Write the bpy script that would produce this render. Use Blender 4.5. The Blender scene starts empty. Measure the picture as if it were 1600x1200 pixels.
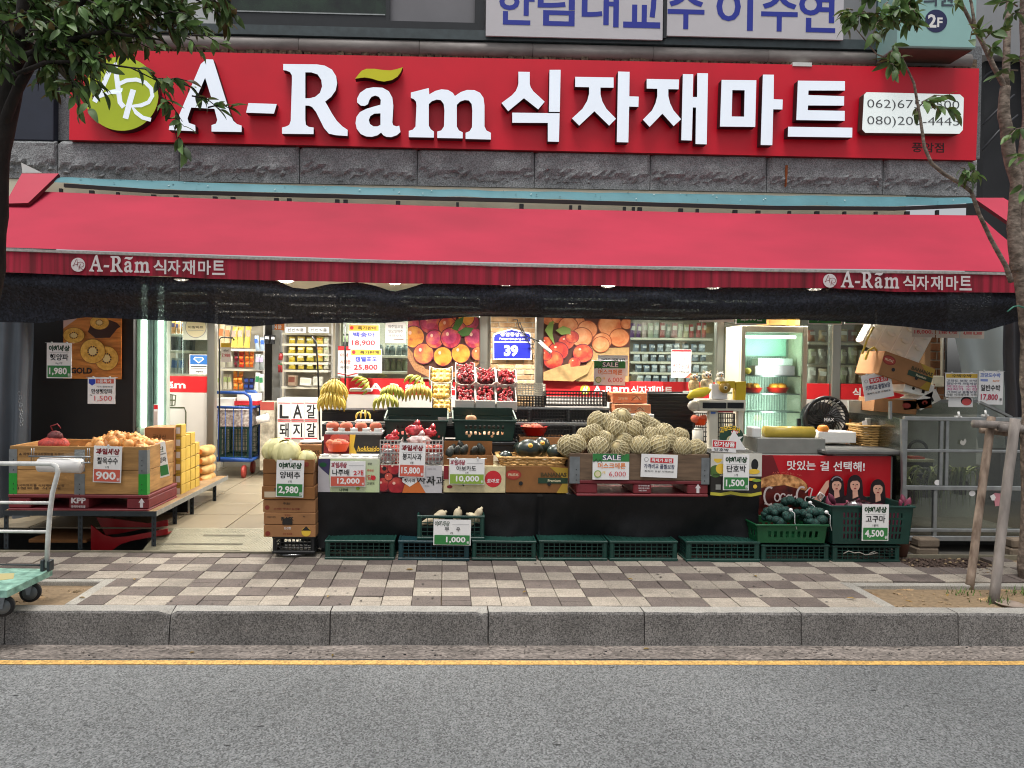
import bpy, math, random
from mathutils import Vector, Matrix, noise
R = math.radians
rnd = random.Random(7)
sc = bpy.context.scene
col = sc.collection
# camera
F, H = 1100.0, 1.65
YAW, PITCH, ROLL = .027, .013, .012
fw = Vector((math.sin(YAW), math.cos(YAW), 0)); rt = Vector((math.cos(YAW), -math.sin(YAW), 0)); up = Vector((0, 0, 1))
fw, up = fw * math.cos(PITCH) - up * math.sin(PITCH), fw * math.sin(PITCH) + up * math.cos(PITCH)
rt, up = rt * math.cos(ROLL) + up * math.sin(ROLL), up * math.cos(ROLL) - rt * math.sin(ROLL)
PX = 697 - F * rt.y / fw.y
PY = 573 + F * up.y / fw.y
cam_d = bpy.data.cameras.new('camera'); cam = bpy.data.objects.new('camera', cam_d); col.objects.link(cam)
cam_d.sensor_width = 36; cam_d.sensor_fit = 'HORIZONTAL'; cam_d.lens = 36 * F / 1600
cam_d.shift_x = (800 - PX) / 1600; cam_d.shift_y = (PY - 600) / 1600
cam_d.clip_start = .05; cam_d.clip_end = 500
m = Matrix.Identity(4)
for i in range(3):
 m[i][0], m[i][1], m[i][2] = rt[i], up[i], -fw[i]
m[2][3] = H
cam.matrix_world = m
sc.camera = cam
def ray(px, py): return fw * F + rt * (px - PX) + up * (PY - py)
def W(px, py, Y):
 """point of the photograph's sight line at depth Y"""
 d = ray(px, py); t = Y / d.y
 return Vector((d.x * t, Y, H + d.z * t))
def G(px, py, z=0.0):
 d = ray(px, py); t = (z - H) / d.z
 return Vector((d.x * t, d.y * t, z))
# world, sun, exposure
world = bpy.data.worlds.new('World'); sc.world = world; world.use_nodes = True
nt = world.node_tree; nt.nodes.clear()
sky = nt.nodes.new('ShaderNodeTexSky'); sky.sky_type = 'NISHITA'; sky.sun_disc = False
SUN_EL, SUN_AZ = 74, 200
sky.sun_elevation = R(SUN_EL); sky.sun_rotation = R(SUN_AZ); sky.dust_density = 4.0; sky.ozone_density = 1.0; sky.air_density = 1.0
bg = nt.nodes.new('ShaderNodeBackground'); bg.inputs[1].default_value = .10
hs = nt.nodes.new('ShaderNodeHueSaturation'); hs.inputs['Saturation'].default_value = .22
wo = nt.nodes.new('ShaderNodeOutputWorld')
nt.links.new(sky.outputs[0], hs.inputs['Color']); nt.links.new(hs.outputs[0], bg.inputs[0]); nt.links.new(bg.outputs[0], wo.inputs[0])
sd = bpy.data.lights.new('sun', 'SUN'); sd.energy = 1.5; sd.angle = R(25); sd.color = (1, .97, .92)
sun = bpy.data.objects.new('sun', sd); col.objects.link(sun)
az = R(SUN_AZ)
sun_dir = Vector((math.sin(az) * math.cos(R(SUN_EL)), math.cos(az) * math.cos(R(SUN_EL)), math.sin(R(SUN_EL))))
sun.rotation_euler = sun_dir.to_track_quat('Z', 'Y').to_euler()
sc.view_settings.view_transform = 'Standard'; sc.view_settings.look = 'None'
sc.view_settings.exposure = .5; sc.view_settings.gamma = 1; sc.view_settings.use_curve_mapping = False
sc.cycles.use_denoising = True; sc.cycles.filter_width = 1.1
sc.cycles.max_bounces = 6; sc.cycles.transparent_max_bounces = 12
sc.cycles.sample_clamp_indirect = 4
# materials
def lin(h):
 if isinstance(h, (tuple, list)): return tuple(h)[:3]
 h = h.lstrip('#'); c = [int(h[i:i + 2], 16) / 255 for i in (0, 2, 4)]
 return tuple(x / 12.92 if x <= .04045 else ((x + .055) / 1.055) ** 2.4 for x in c)
MATS = {}
def M(name, c='#808080', rough=.6, var=.12, scale=6, bump=0, bscale=60, metal=0, spec=.5, emit=0, alpha=1, trans=0, c2=None, stretch=None, rand=.0, speck=None, detail=3):
 if name in MATS: return MATS[name]
 mt = bpy.data.materials.new(name); mt.use_nodes = True; MATS[name] = mt
 t = mt.node_tree; b = t.nodes['Principled BSDF']; L = t.links.new
 c = lin(c); b.inputs['Roughness'].default_value = rough; b.inputs['Metallic'].default_value = metal
 b.inputs['Specular IOR Level'].default_value = spec; b.inputs['Alpha'].default_value = alpha
 b.inputs['Transmission Weight'].default_value = trans
 mt.diffuse_color = (*c, 1)
 tc = t.nodes.new('ShaderNodeTexCoord'); oi = t.nodes.new('ShaderNodeObjectInfo')
 add = t.nodes.new('ShaderNodeVectorMath'); add.operation = 'MULTIPLY_ADD'
 add.inputs[1].default_value = stretch or (1, 1, 1)
 sc_ = t.nodes.new('ShaderNodeMath'); sc_.operation = 'MULTIPLY'; sc_.inputs[1].default_value = 37
 L(oi.outputs['Random'], sc_.inputs[0]); L(tc.outputs['Object'], add.inputs[0]); L(sc_.outputs[0], add.inputs[2])
 n = t.nodes.new('ShaderNodeTexNoise'); n.inputs['Scale'].default_value = scale; n.inputs['Detail'].default_value = detail
 L(add.outputs[0], n.inputs['Vector'])
 rp = t.nodes.new('ShaderNodeValToRGB'); e = rp.color_ramp.elements
 e[0].position = .3; e[1].position = .7
 lo = tuple(max(0, x * (1 - var)) for x in c); hi = tuple(min(1, x * (1 + var)) for x in (lin(c2) if c2 else c))
 e[0].color = (*lo, 1); e[1].color = (*hi, 1)
 L(n.outputs['Fac'], rp.inputs[0]); out = rp.outputs[0]
 if speck:
  sp = t.nodes.new('ShaderNodeTexVoronoi'); sp.inputs['Scale'].default_value = speck[0] * 1.25
  L(add.outputs[0], sp.inputs['Vector'])
  r2 = t.nodes.new('ShaderNodeValToRGB'); q = r2.color_ramp.elements
  q[0].position = .15; q[1].position = .9; q[0].color = (speck[1],) * 3 + (1,); q[1].color = (speck[2],) * 3 + (1,)
  L(sp.outputs['Color'], r2.inputs[0])
  mx = t.nodes.new('ShaderNodeMix'); mx.data_type = 'RGBA'; mx.blend_type = 'MULTIPLY'; mx.inputs[0].default_value = 1
  L(out, mx.inputs[6]); L(r2.outputs[0], mx.inputs[7]); out = mx.outputs[2]
 if rand:
  hv = t.nodes.new('ShaderNodeHueSaturation')
  mr = t.nodes.new('ShaderNodeMapRange'); mr.inputs[3].default_value = 1 - rand; mr.inputs[4].default_value = 1 + rand
  L(oi.outputs['Random'], mr.inputs[0]); L(mr.outputs[0], hv.inputs['Value']); L(out, hv.inputs['Color']); out = hv.outputs[0]
 L(out, b.inputs['Base Color'])
 if emit:
  L(out, b.inputs['Emission Color']); b.inputs['Emission Strength'].default_value = emit
 if bump:
  bn = t.nodes.new('ShaderNodeTexNoise'); bn.inputs['Scale'].default_value = bscale; bn.inputs['Detail'].default_value = 4
  L(add.outputs[0], bn.inputs['Vector'])
  bp = t.nodes.new('ShaderNodeBump'); bp.inputs['Strength'].default_value = bump; bp.inputs['Distance'].default_value = .01
  L(bn.outputs['Fac'], bp.inputs['Height']); L(bp.outputs[0], b.inputs['Normal'])
 return mt
def P(name, c, rough=.55): return M(name, c, rough, var=.03, scale=3)      # printed / plain colour
WHITE = M('white_paper', '#e6e4e2', .6, .03); INK = P('ink_black', '#141416'); RED = P('print_red', '#c3222c')
GREEN = P('print_green', '#2f7a3c'); CORAL = P('print_coral', '#c65a48'); LIME = P('print_lime', '#84a23c'); BLUE = P('print_blue', '#2038a8')
YEL = P('print_yellow', '#e0b93a'); ORA = P('print_orange', '#d9792c'); DGREEN = P('print_dark_green', '#173f22'); PINK = P('print_pink', '#d98a9a')
CREAM = P('print_cream', '#d8cda8'); GREY = P('print_grey', '#8d8d90'); NAVY = P('print_navy', '#1d2350'); BROWNINK = P('print_brown', '#6a4630')
SKINP = P('print_skin', '#d9a78f'); DKRED = P('print_dark_red', '#7e1620'); WINE = P('print_wine', '#4a1016')
CARD = M('cardboard', '#9a6d45', .85, .12, 5, .05, 40, rand=.1); CARD2 = M('cardboard_dark', '#86592f', .85, .15, 6, .05, 40, rand=.12)
CARDIN = M('cardboard_inside', '#b08a60', .9, .1, 5)
BLACKP = M('black_plastic', '#17181a', .5, .15); GPL = M('green_crate_plastic', '#113a32', .45, .2, 9, rand=.15)
TPL = M('teal_crate_plastic', '#0c363c', .45, .2, 9, rand=.1); LGPL = M('bright_green_plastic', '#0d4f2c', .45, .12)
METAL = M('galvanised_metal', '#8f9499', .38, .12, 20, metal=.8); STEEL = M('stainless_steel', '#a9a89f', .3, .1, 12, metal=.9, stretch=(1, 1, .1))
ALU = M('aluminium', '#979a9a', .42, .15, 14, metal=.6); DSTEEL = M('dark_painted_steel', '#20292e', .5, .2, 10)
WPAINT = M('white_paint', '#d8d8d4', .4, .06, 8); CASTIRON = M('black_iron', '#0e0e10', .5, .2)
FOAM = M('white_foam', '#e9e7e0', .75, .04, 10, .1, 120)
def glass(name, tint='#dfe8e4', refl=.08, rough=.02):
 if name in MATS: return MATS[name]
 mt = bpy.data.materials.new(name); mt.use_nodes = True; MATS[name] = mt
 t = mt.node_tree; t.nodes.clear(); L = t.links.new
 o = t.nodes.new('ShaderNodeOutputMaterial'); mx = t.nodes.new('ShaderNodeMixShader')
 tr = t.nodes.new('ShaderNodeBsdfTransparent'); tr.inputs[0].default_value = (*lin(tint), 1)
 gl = t.nodes.new('ShaderNodeBsdfGlossy'); gl.inputs['Roughness'].default_value = rough
 fr = t.nodes.new('ShaderNodeFresnel'); fr.inputs[0].default_value = 1.45
 ml = t.nodes.new('ShaderNodeMath'); ml.operation = 'MULTIPLY_ADD'; ml.inputs[1].default_value = .7; ml.inputs[2].default_value = refl - .03
 L(fr.outputs[0], ml.inputs[0]); L(ml.outputs[0], mx.inputs[0]); L(tr.outputs[0], mx.inputs[1]); L(gl.outputs[0], mx.inputs[2]); L(mx.outputs[0], o.inputs[0])
 return mt
GLASS = glass('clear_glass'); DUSTY = glass('dusty_glass', '#d6dad4', .12, .2); FILM = glass('clear_plastic_film', '#e8ebea', .16, .12)
# mesh builder
def wloc(o):
 v = Vector((0, 0, 0))
 while o is not None: v += o.location; o = o.parent
 return v
def tag(o, label=None, cat=None, group=None, kind=None):
 for k, v in (('label', label), ('category', cat), ('group', group), ('kind', kind)):
  if v: o[k] = v
 return o
def thing(name, label, cat, loc=(0, 0, 0), group=None):
 o = bpy.data.objects.new(name, None); o.empty_display_size = .1; col.objects.link(o); o.location = loc
 return tag(o, label, cat, group)
class MB:
 def __init__(s): s.v = []; s.f = []; s.mi = []; s.sm = []; s.mats = []
 def mid(s, m):
  if m not in s.mats: s.mats.append(m)
  return s.mats.index(m)
 def add(s, vs, fs, m, sm=False, X=None):
  b = len(s.v); k = s.mid(m)
  s.v += [tuple(X @ Vector(v)) if X is not None else tuple(v) for v in vs]
  for f in fs: s.f.append(tuple(i + b for i in f)); s.mi.append(k); s.sm.append(sm)
  return s
 def box(s, a, b, m, X=None):
  (x0, y0, z0), (x1, y1, z1) = a, b
  v = [(x0, y0, z0), (x1, y0, z0), (x1, y1, z0), (x0, y1, z0), (x0, y0, z1), (x1, y0, z1), (x1, y1, z1), (x0, y1, z1)]
  return s.add(v, [(0, 3, 2, 1), (4, 5, 6, 7), (0, 1, 5, 4), (1, 2, 6, 5), (2, 3, 7, 6), (3, 0, 4, 7)], m, False, X)
 def bbox(s, a, b, m, r=.004, X=None):
  """box with chamfered edges"""
  (x0, y0, z0), (x1, y1, z1) = a, b
  r = min(r, (x1 - x0) * .45, (y1 - y0) * .45, (z1 - z0) * .45)
  vs = []; idx = {}
  for ix, x in ((0, x0), (1, x1)):
   for iy, y in ((0, y0), (1, y1)):
    for iz, z in ((0, z0), (1, z1)):
     sx, sy, sz = (1 if ix == 0 else -1), (1 if iy == 0 else -1), (1 if iz == 0 else -1)
     for ax, p in (('x', (x, y + sy * r, z + sz * r)), ('y', (x + sx * r, y, z + sz * r)), ('z', (x + sx * r, y + sy * r, z))):
      idx[ix, iy, iz, ax] = len(vs); vs.append(p)
  fs = []
  for i in (0, 1):
   q = [idx[i, 0, 0, 'x'], idx[i, 1, 0, 'x'], idx[i, 1, 1, 'x'], idx[i, 0, 1, 'x']]; fs.append(q if i else q[::-1])
   q = [idx[0, i, 0, 'y'], idx[0, i, 1, 'y'], idx[1, i, 1, 'y'], idx[1, i, 0, 'y']]; fs.append(q if i else q[::-1])
   q = [idx[0, 0, i, 'z'], idx[1, 0, i, 'z'], idx[1, 1, i, 'z'], idx[0, 1, i, 'z']]; fs.append(q if i else q[::-1])
  for i in (0, 1):
   for j in (0, 1):
    fs.append([idx[i, j, 0, 'x'], idx[i, j, 1, 'x'], idx[i, j, 1, 'y'], idx[i, j, 0, 'y']][:: 1 if i != j else -1])
    fs.append([idx[i, 0, j, 'x'], idx[i, 1, j, 'x'], idx[i, 1, j, 'z'], idx[i, 0, j, 'z']][:: 1 if i == j else -1])
    fs.append([idx[0, i, j, 'y'], idx[1, i, j, 'y'], idx[1, i, j, 'z'], idx[0, i, j, 'z']][:: 1 if i != j else -1])
    for k in (0, 1):
     q = [idx[i, j, k, 'x'], idx[i, j, k, 'y'], idx[i, j, k, 'z']]
     fs.append(q if (i + j + k) % 2 else q[::-1])
  return s.add(vs, fs, m, False, X)
 def tube(s, pts, r, m, n=8, cap=True, sm=True, X=None):
  pts = [Vector(p) for p in pts]; rs = r if isinstance(r, (list, tuple)) else [r] * len(pts)
  vs = []; fs = []; ref = None
  for i, p in enumerate(pts):
   d = (pts[min(i + 1, len(pts) - 1)] - pts[max(i - 1, 0)]).normalized()
   if ref is None: ref = Vector((0, 0, 1)) if abs(d.z) < .9 else Vector((1, 0, 0))
   u = d.cross(ref)
   u = u.normalized() if u.length > 1e-6 else Vector((1, 0, 0)); w = u.cross(d).normalized(); ref = w
   for k in range(n):
    a = 2 * math.pi * k / n
    vs.append(p + u * math.cos(a) * rs[i] + w * math.sin(a) * rs[i])
  for i in range(len(pts) - 1):
   for k in range(n):
    a, b = i * n + k, i * n + (k + 1) % n
    fs.append((a, b, b + n, a + n))
  if cap: fs.append(tuple(range(n))[::-1]); fs.append(tuple((len(pts) - 1) * n + k for k in range(n)))
  return s.add(vs, fs, m, sm, X)
 def bar(s, a, b, w, h, m, upv=(0, 0, 1)):
  """rectangular bar from a to b"""
  a, b = Vector(a), Vector(b); d = (b - a); L = d.length; d.normalize(); u = d.cross(Vector(upv))
  u = u.normalized() if u.length > 1e-5 else Vector((1, 0, 0)); v = u.cross(d)
  X = Matrix(((d.x, u.x, v.x, a.x), (d.y, u.y, v.y, a.y), (d.z, u.z, v.z, a.z), (0, 0, 0, 1)))
  return s.box((0, -w / 2, -h / 2), (L, w / 2, h / 2), m, X)
 def lathe(s, prof, m, n=16, X=None, sm=True, fn=None):
  vs = []; fs = []
  for r, z in prof:
   for k in range(n):
    a = 2 * math.pi * k / n; q = Vector((r * math.cos(a), r * math.sin(a), z))
    vs.append(fn(q) if fn else q)
  for i in range(len(prof) - 1):
   for k in range(n):
    a, b = i * n + k, i * n + (k + 1) % n
    fs.append((a, b, b + n, a + n))
  fs.append(tuple(range(n))[::-1]); fs.append(tuple((len(prof) - 1) * n + k for k in range(n)))
  return s.add(vs, fs, m, sm, X)
 def ball(s, c, r, m, n=12, k=8, X=None, fn=None):
  r = r if isinstance(r, (tuple, list)) else (r, r, r)
  T = Matrix.Translation(c) @ Matrix.Diagonal((*r, 1))
  if X is not None: T = X @ T
  prof = [(max(.02, math.sin(math.pi * i / k)), -math.cos(math.pi * i / k)) for i in range(k + 1)]
  return s.lathe(prof, m, n, T, True, fn)
 def prism(s, outer, Y, m, depth, side=None, hole=None, fn=None):
  """polygon in photograph pixels at depth Y, extruded away from the street"""
  Pn = [W(x, y, Y) for x, y in outer]; s.poly3(Pn, (0, depth, 0), m, side, [W(x, y, Y) for x, y in hole] if hole else None)
  return s
 def poly3(s, pts, ex, m, side=None, hole=None):
  """flat polygon extruded by ex; the front is what lies at pts"""
  from mathutils.geometry import tessellate_polygon
  loops = [pts] + ([hole] if hole else []); tri = tessellate_polygon(loops); flat = [p for l in loops for p in l]; n = len(flat)
  ex = Vector(ex)
  nrm = Vector((0, 0, 0))
  fs = []
  for t3 in tri:
   a, b, c = (flat[i] for i in t3)
   nn = (b - a).cross(c - a)
   fs.append(tuple(t3) if nn.dot(ex) < 0 else tuple(t3)[::-1])
  s.add(flat, fs, m)
  back = [p + ex for p in flat]; s.add(back, [f[::-1] for f in fs], side or m)
  off = 0
  for l in loops:
   L = len(l); a = len(s.v)
   q = [p for p in l] + [p + ex for p in l]
   area = sum((l[i] - l[0]).cross(l[(i + 1) % L] - l[0]).dot(ex) for i in range(L))
   ff = []
   for i in range(L):
    j = (i + 1) % L; g = (i, i + L, j + L, j)
    ff.append(g)
   flip = (area < 0) if l is loops[0] else (area > 0)
   if flip: ff = [g[::-1] for g in ff]
   s.add(q, [g[::-1] for g in ff], side or m)
  return s
 def build(s, name, parent=None, at=None, kind=None):
  base = wloc(parent) if parent is not None else (Vector(at) if at is not None else Vector((0, 0, 0)))
  me = bpy.data.meshes.new(name)
  me.from_pydata([tuple(Vector(v) - base) for v in s.v], [], s.f)
  for mt in s.mats: me.materials.append(mt)
  me.polygons.foreach_set('material_index', s.mi); me.polygons.foreach_set('use_smooth', s.sm)
  me.update()
  o = bpy.data.objects.new(name, me); col.objects.link(o)
  if parent is not None: o.parent = parent
  elif at is not None: o.location = at
  if kind: o['kind'] = kind
  return o
def inst(name, src, parent=None, X=None):
 """one more object on the mesh of src"""
 o = bpy.data.objects.new(name, src.data if hasattr(src, 'data') else src); col.objects.link(o)
 if parent is not None: o.parent = parent
 if X is not None: o.matrix_local = X
 return o
KIDS = {}
def copy_tree(o, parent=None):
 c = o.copy(); col.objects.link(c); c.parent = parent
 for ch in list(o.children): copy_tree(ch, c)
 return c
def place(o, loc, rz=0, label=None, group=None, first=False, rx=0, ry=0, scale=None):
 c = o if first else copy_tree(o)
 c.location = loc; c.rotation_euler = (rx, ry, rz)
 if scale: c.scale = (scale,) * 3 if not isinstance(scale, tuple) else scale
 return tag(c, label, None, group)
# lettering
_tc = {}
_cu = bpy.data.curves.new('text_source', 'FONT'); _to = bpy.data.objects.new('text_source', _cu); col.objects.link(_to)
def text_geo(t, bold, res):
 k = (t, bold, res)
 if k not in _tc:
  _cu.body = t; _cu.resolution_u = res; _cu.offset = bold
  dg = bpy.context.evaluated_depsgraph_get(); dg.update()
  me = bpy.data.meshes.new_from_object(_to.evaluated_get(dg))
  vs = [(v.co.x, v.co.y) for v in me.vertices]; fs = [tuple(p.vertices) for p in me.polygons]
  bpy.data.meshes.remove(me)
  if vs:
   x0 = min(v[0] for v in vs); x1 = max(v[0] for v in vs); y0 = min(v[1] for v in vs); y1 = max(v[1] for v in vs)
  else: x0 = y0 = 0; x1 = y1 = 1
  _tc[k] = ([((x - x0) / (x1 - x0), (y - y0) / (y1 - y0)) for x, y in vs], fs, (x1 - x0) / (y1 - y0))
 return _tc[k]
LIFT = .0006
class Face:
 """a rectangle to print on: o top left corner, ux to the right edge, uz down to the bottom edge; fractions 0..1"""
 def __init__(s, o, ux, uz):
  s.o = Vector(o); s.ux = Vector(ux); s.uz = Vector(uz); s.n = s.uz.cross(s.ux).normalized() * -1
  s.n = s.ux.cross(-s.uz).normalized(); s.mb = MB(); s.k = 1; s.asp = s.ux.length / s.uz.length
 def p(s, x, y): return s.o + s.ux * x + s.uz * y + s.n * LIFT * s.k
 def poly(s, pts, m):
  from mathutils.geometry import tessellate_polygon
  v = [s.p(*q) for q in pts]; fs = []
  for t3 in tessellate_polygon([v]):
   a, b, c = (v[i] for i in t3)
   fs.append(tuple(t3) if (b - a).cross(c - a).dot(s.n) > 0 else tuple(t3)[::-1])
  s.mb.add(v, fs, m); s.k += 1; return s
 def rect(s, x0, y0, x1, y1, m): return s.poly([(x0, y0), (x1, y0), (x1, y1), (x0, y1)], m)
 def disc(s, cx, cy, r, m, ry=None, n=20, a0=0, a1=360):
  """r as a fraction of the width"""
  ry = ry if ry is not None else r * s.asp
  pts = [(min(1, max(0, cx + r * math.cos(R(a0 + (a1 - a0) * i / n)))), min(1, max(0, cy + ry * math.sin(R(a0 + (a1 - a0) * i / n))))) for i in range(n if a1 - a0 == 360 else n + 1)]
  return s.poly(pts, m)
 def text(s, t, cx, cy, h, m, w=None, bold=.02, res=2, slant=0):
  """centred; h of the height; w forces the width (fraction)"""
  vs, fs, asp = text_geo(t, bold, res)
  ww = w if w else h * asp / s.asp
  s.mb.add([s.p(cx + (x - .5) * ww + slant * (y - .5) * h / s.asp, cy - (y - .5) * h) for x, y in vs], fs, m); s.k += 1; return s
 def line(s, pts, wd, m):
  """stroke, wd a fraction of the height"""
  w = wd * s.uz.length / 2
  P3 = [s.p(*q) for q in pts]; vs = []; fs = []
  for i, q in enumerate(P3):
   d = P3[min(i + 1, len(P3) - 1)] - P3[max(0, i - 1)]; u = s.n.cross(d).normalized() * w
   vs += [q + u, q - u]
  for i in range(len(P3) - 1): fs.append((2 * i, 2 * i + 1, 2 * i + 3, 2 * i + 2))
  s.mb.add(vs, fs, m); s.k += 1; return s
 def build(s, parent, name='print'):
  return s.mb.build(name, parent) if s.mb.f else None
def arc(cx, cy, rx, ry, a0, a1, n=10):
 return [(cx + rx * math.cos(R(a0 + (a1 - a0) * i / n)), cy + ry * math.sin(R(a0 + (a1 - a0) * i / n))) for i in range(n + 1)]
def facing(x0, x1, z0, z1, Y): return Face((x0, Y, z1), (x1 - x0, 0, 0), (0, 0, z0 - z1))
def prect(px0, py0, px1, py1, Y):
 a = W(px0, (py0 + py1) / 2, Y); b = W(px1, (py0 + py1) / 2, Y); c = W((px0 + px1) / 2, py0, Y); d = W((px0 + px1) / 2, py1, Y)
 return a.x, b.x, d.z, c.z
# ground
ASPH = M('asphalt', '#636566', .9, .08, .8, .5, 120, c2='#696b6c', speck=(100, .45, 1.65))
GUT = M('gutter_concrete', '#857c75', .9, .3, 7, .9, 60, speck=(75, .45, 1.45), stretch=(.5, 1.5, 1))
GRAN = M('kerb_granite', '#6f6c69', .85, .2, 3, .2, 150, speck=(110, .4, 1.55), rand=.07); GRAT = M('kerb_granite_lit_top', '#93908a', .8, .1, 6, .15, 150, speck=(150, .75, 1.2), rand=.05)  # kerb top is the same granite, with sky light put into its colour
SOIL = M('pit_soil', '#8a6d4d', .95, .3, 8, .8, 90, c2='#a68a66', speck=(90, .6, 1.3))
LTILE = M('light_paver', '#958c80', .85, .14, 6, .2, 130, speck=(120, .75, 1.2), rand=.12)
DTILE = M('dark_paver', '#5f5550', .85, .14, 6, .2, 130, speck=(120, .75, 1.25), rand=.14)
JOINT = M('joint_sand', '#7d6a52', .95, .2, 30)
YK0, YK1, ZR = 4.715, 4.835, -.226
def sheet(name, x0, x1, y0, y1, z, m, kind='structure', nx=1, ny=1, dz=0):
 mb = MB(); vs = []; fs = []
 for j in range(ny + 1):
  for i in range(nx + 1):
   x = x0 + (x1 - x0) * i / nx; y = y0 + (y1 - y0) * j / ny
   zz = z + (dz * noise.noise((x * 7, y * 7, 3)) if 0 < i < nx or 0 < j < ny else 0)
   vs.append((x, y, zz))
 for j in range(ny):
  for i in range(nx):
   a = j * (nx + 1) + i; fs.append((a, a + 1, a + nx + 2, a + nx + 1))
 return mb.add(vs, fs, m, dz != 0).build(name, kind=kind)
sheet('ground', -60, 60, -60, 60, ZR - .3, M('far_ground', '#6f6d68', .9))
sheet('road', -60, 60, -14, 4.50, ZR, ASPH)
sheet('gutter', -60, 60, 4.486, YK0 + .05, ZR + .004, GUT, nx=300, ny=3, dz=.006)
YL = M('yellow_road_paint', '#cfa45c', .8, .1, 14, .3, 150, speck=(60, .55, 1.15))
mb = MB(); vs = []; fs = []
for i in range(301):
 x = -30 + i * .2
 vs += [(x, 4.405 + .004 * noise.noise((x * 3, 0, 0)), ZR + .003), (x, 4.468 + .005 * noise.noise((x * 4, 5, 0)), ZR + .003)]
 if i: fs.append((2 * i - 2, 2 * i, 2 * i + 1, 2 * i - 1))
mb.add(vs, fs, YL); mb.build('road_marking', kind='structure')
TAR = M('tar_fleck', '#2c2c2d', .9, .3, 30); mb = MB()
for i in range(70):
 x, y = rnd.uniform(-3.6, 3.6), rnd.uniform(2.7, 4.38); L = rnd.uniform(.012, .05); w = rnd.uniform(.002, .006)
 pts = [(x + L * (k / 4 - .5), y + .006 * noise.noise((x * 9, k * .8, i)), 0) for k in range(5)]
 vs = [(p[0], p[1] + s * w * (1 - abs(k - 2) / 2.4), ZR + .002) for k, p in enumerate(pts) for s in (-1, 1)]
 mb.add(vs, [(2 * k, 2 * k + 2, 2 * k + 3, 2 * k + 1) for k in range(4)], TAR)
mb.build('road_fleck', kind='stuff')
mb = MB()
for i in range(500):
 x, y = rnd.uniform(-4, 4), 4.5 + abs(rnd.gauss(.1, .07)); s = rnd.uniform(.003, .009)
 if y < 4.70: mb.ball((x, y, ZR + .007), (s * 1.4, s, s * .5), TAR if i % 14 == 0 else GUT, 5, 3)
mb.build('gutter_grit', kind='stuff')
kerb = thing('kerb', None, None); tag(kerb, kind='structure')
jx = [W(p, 960, YK0).x for p in (8, 265, 516, 763, 1007, 1252, 1497)]
jx = [jx[0] - 2.06, jx[0] - 1.03] + jx + [jx[-1] + 1.04, jx[-1] + 2.08]
jx = [jx[0] - 1.05 * k for k in (3, 2, 1)] + jx + [jx[-1] + 1.05 * k for k in (1, 2, 3)]
for a, b in zip(jx, jx[1:]):
 mb = MB(); a += .004; b -= .004; n = 26; prof = [(YK0 - .012, ZR - .02), (YK0 - .004, ZR + .09), (YK0, -.014), (YK0 + .01, .0), (YK1 - .003, .001), (YK1, -.02)]
 vs = []; fs = []
 for i in range(n + 1):
  x = a + (b - a) * i / n; e = min(i, n - i)
  chip = max(0, noise.noise((x * 9, a, 1)) - .15) * .03 * (3.2 if e < 2 else .5)
  for k, (y, z) in enumerate(prof):
   j = noise.noise((x * 6, k * 3.1, 0)) * .0016
   vs.append((x, y + j + (chip * .6 if k in (2, 3) else 0), z - (chip if k in (2, 3) else 0) + j))
 q = len(prof)
 for i in range(n):
  for k in range(q - 1): fs.append((i * q + k, (i + 1) * q + k, (i + 1) * q + k + 1, i * q + k + 1))
 fs.append(tuple(range(q))[::-1]); fs.append(tuple(n * q + k for k in range(q)))
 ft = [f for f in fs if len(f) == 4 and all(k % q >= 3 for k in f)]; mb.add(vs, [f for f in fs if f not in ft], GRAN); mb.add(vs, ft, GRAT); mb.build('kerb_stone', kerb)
sheet('pavement_base', -60, 60, YK1, 6.17, -.03, JOINT)
PXL, PXR, PY1L, PY1R = W(100, 950, 4.84).x, W(1400, 950, 4.84).x, 5.42, 5.40
tw, tx0, ty0 = .2096, W(642, 949, 4.84).x, 4.84
def tile_mesh(m, groove):
 mb = MB(); g = .0022
 if groove: mb.bbox((g, g, -.03), (tw - g, .0985, 0), m, .003); mb.bbox((g, .1005, -.03), (tw - g, .2 - g, .0), m, .003)
 else: mb.bbox((g, g, -.03), (tw - g, .2 - g, 0), m, .003)
 o = mb.build('tile'); me = o.data; bpy.data.objects.remove(o); return me
TM = {(c, g): tile_mesh(c, g) for c in (LTILE, DTILE) for g in (0, 1)}
pav = thing('pavement', None, None); tag(pav, kind='structure')
for r in range(7):
 y = ty0 + r * .2
 lim = 3.95 + r * .19
 for k in range(-21, 25):
  x = tx0 + k * tw
  if x < -lim or x > lim + .75: continue
  if x < PXL + .0 and y < PY1L: continue
  if x + tw > PXR + .02 and y < PY1R: continue
  if x > W(1402, 880, 5.9).x and y > 5.7 and x < W(1560, 880, 5.9).x: continue
  dark = ((k // 2) + r) % 2 == 0
  c = DTILE if dark else LTILE
  inst('tile', TM[c, 1 if rnd.random() < (.15 if dark else .6) else 0], pav, Matrix.Translation((x + rnd.uniform(-.001, .001), y, rnd.uniform(-.003, .003))) @ Matrix.Rotation(rnd.uniform(-.006, .006), 4, 'Z') @ Matrix.Rotation(rnd.uniform(-.012, .012), 4, 'X') @ Matrix.Rotation(rnd.uniform(-.01, .01), 4, 'Y'))
EDGE = M('pit_granite_edge', '#98948c', .85, .1, 6, .2, 130, speck=(140, .75, 1.2))
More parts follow.
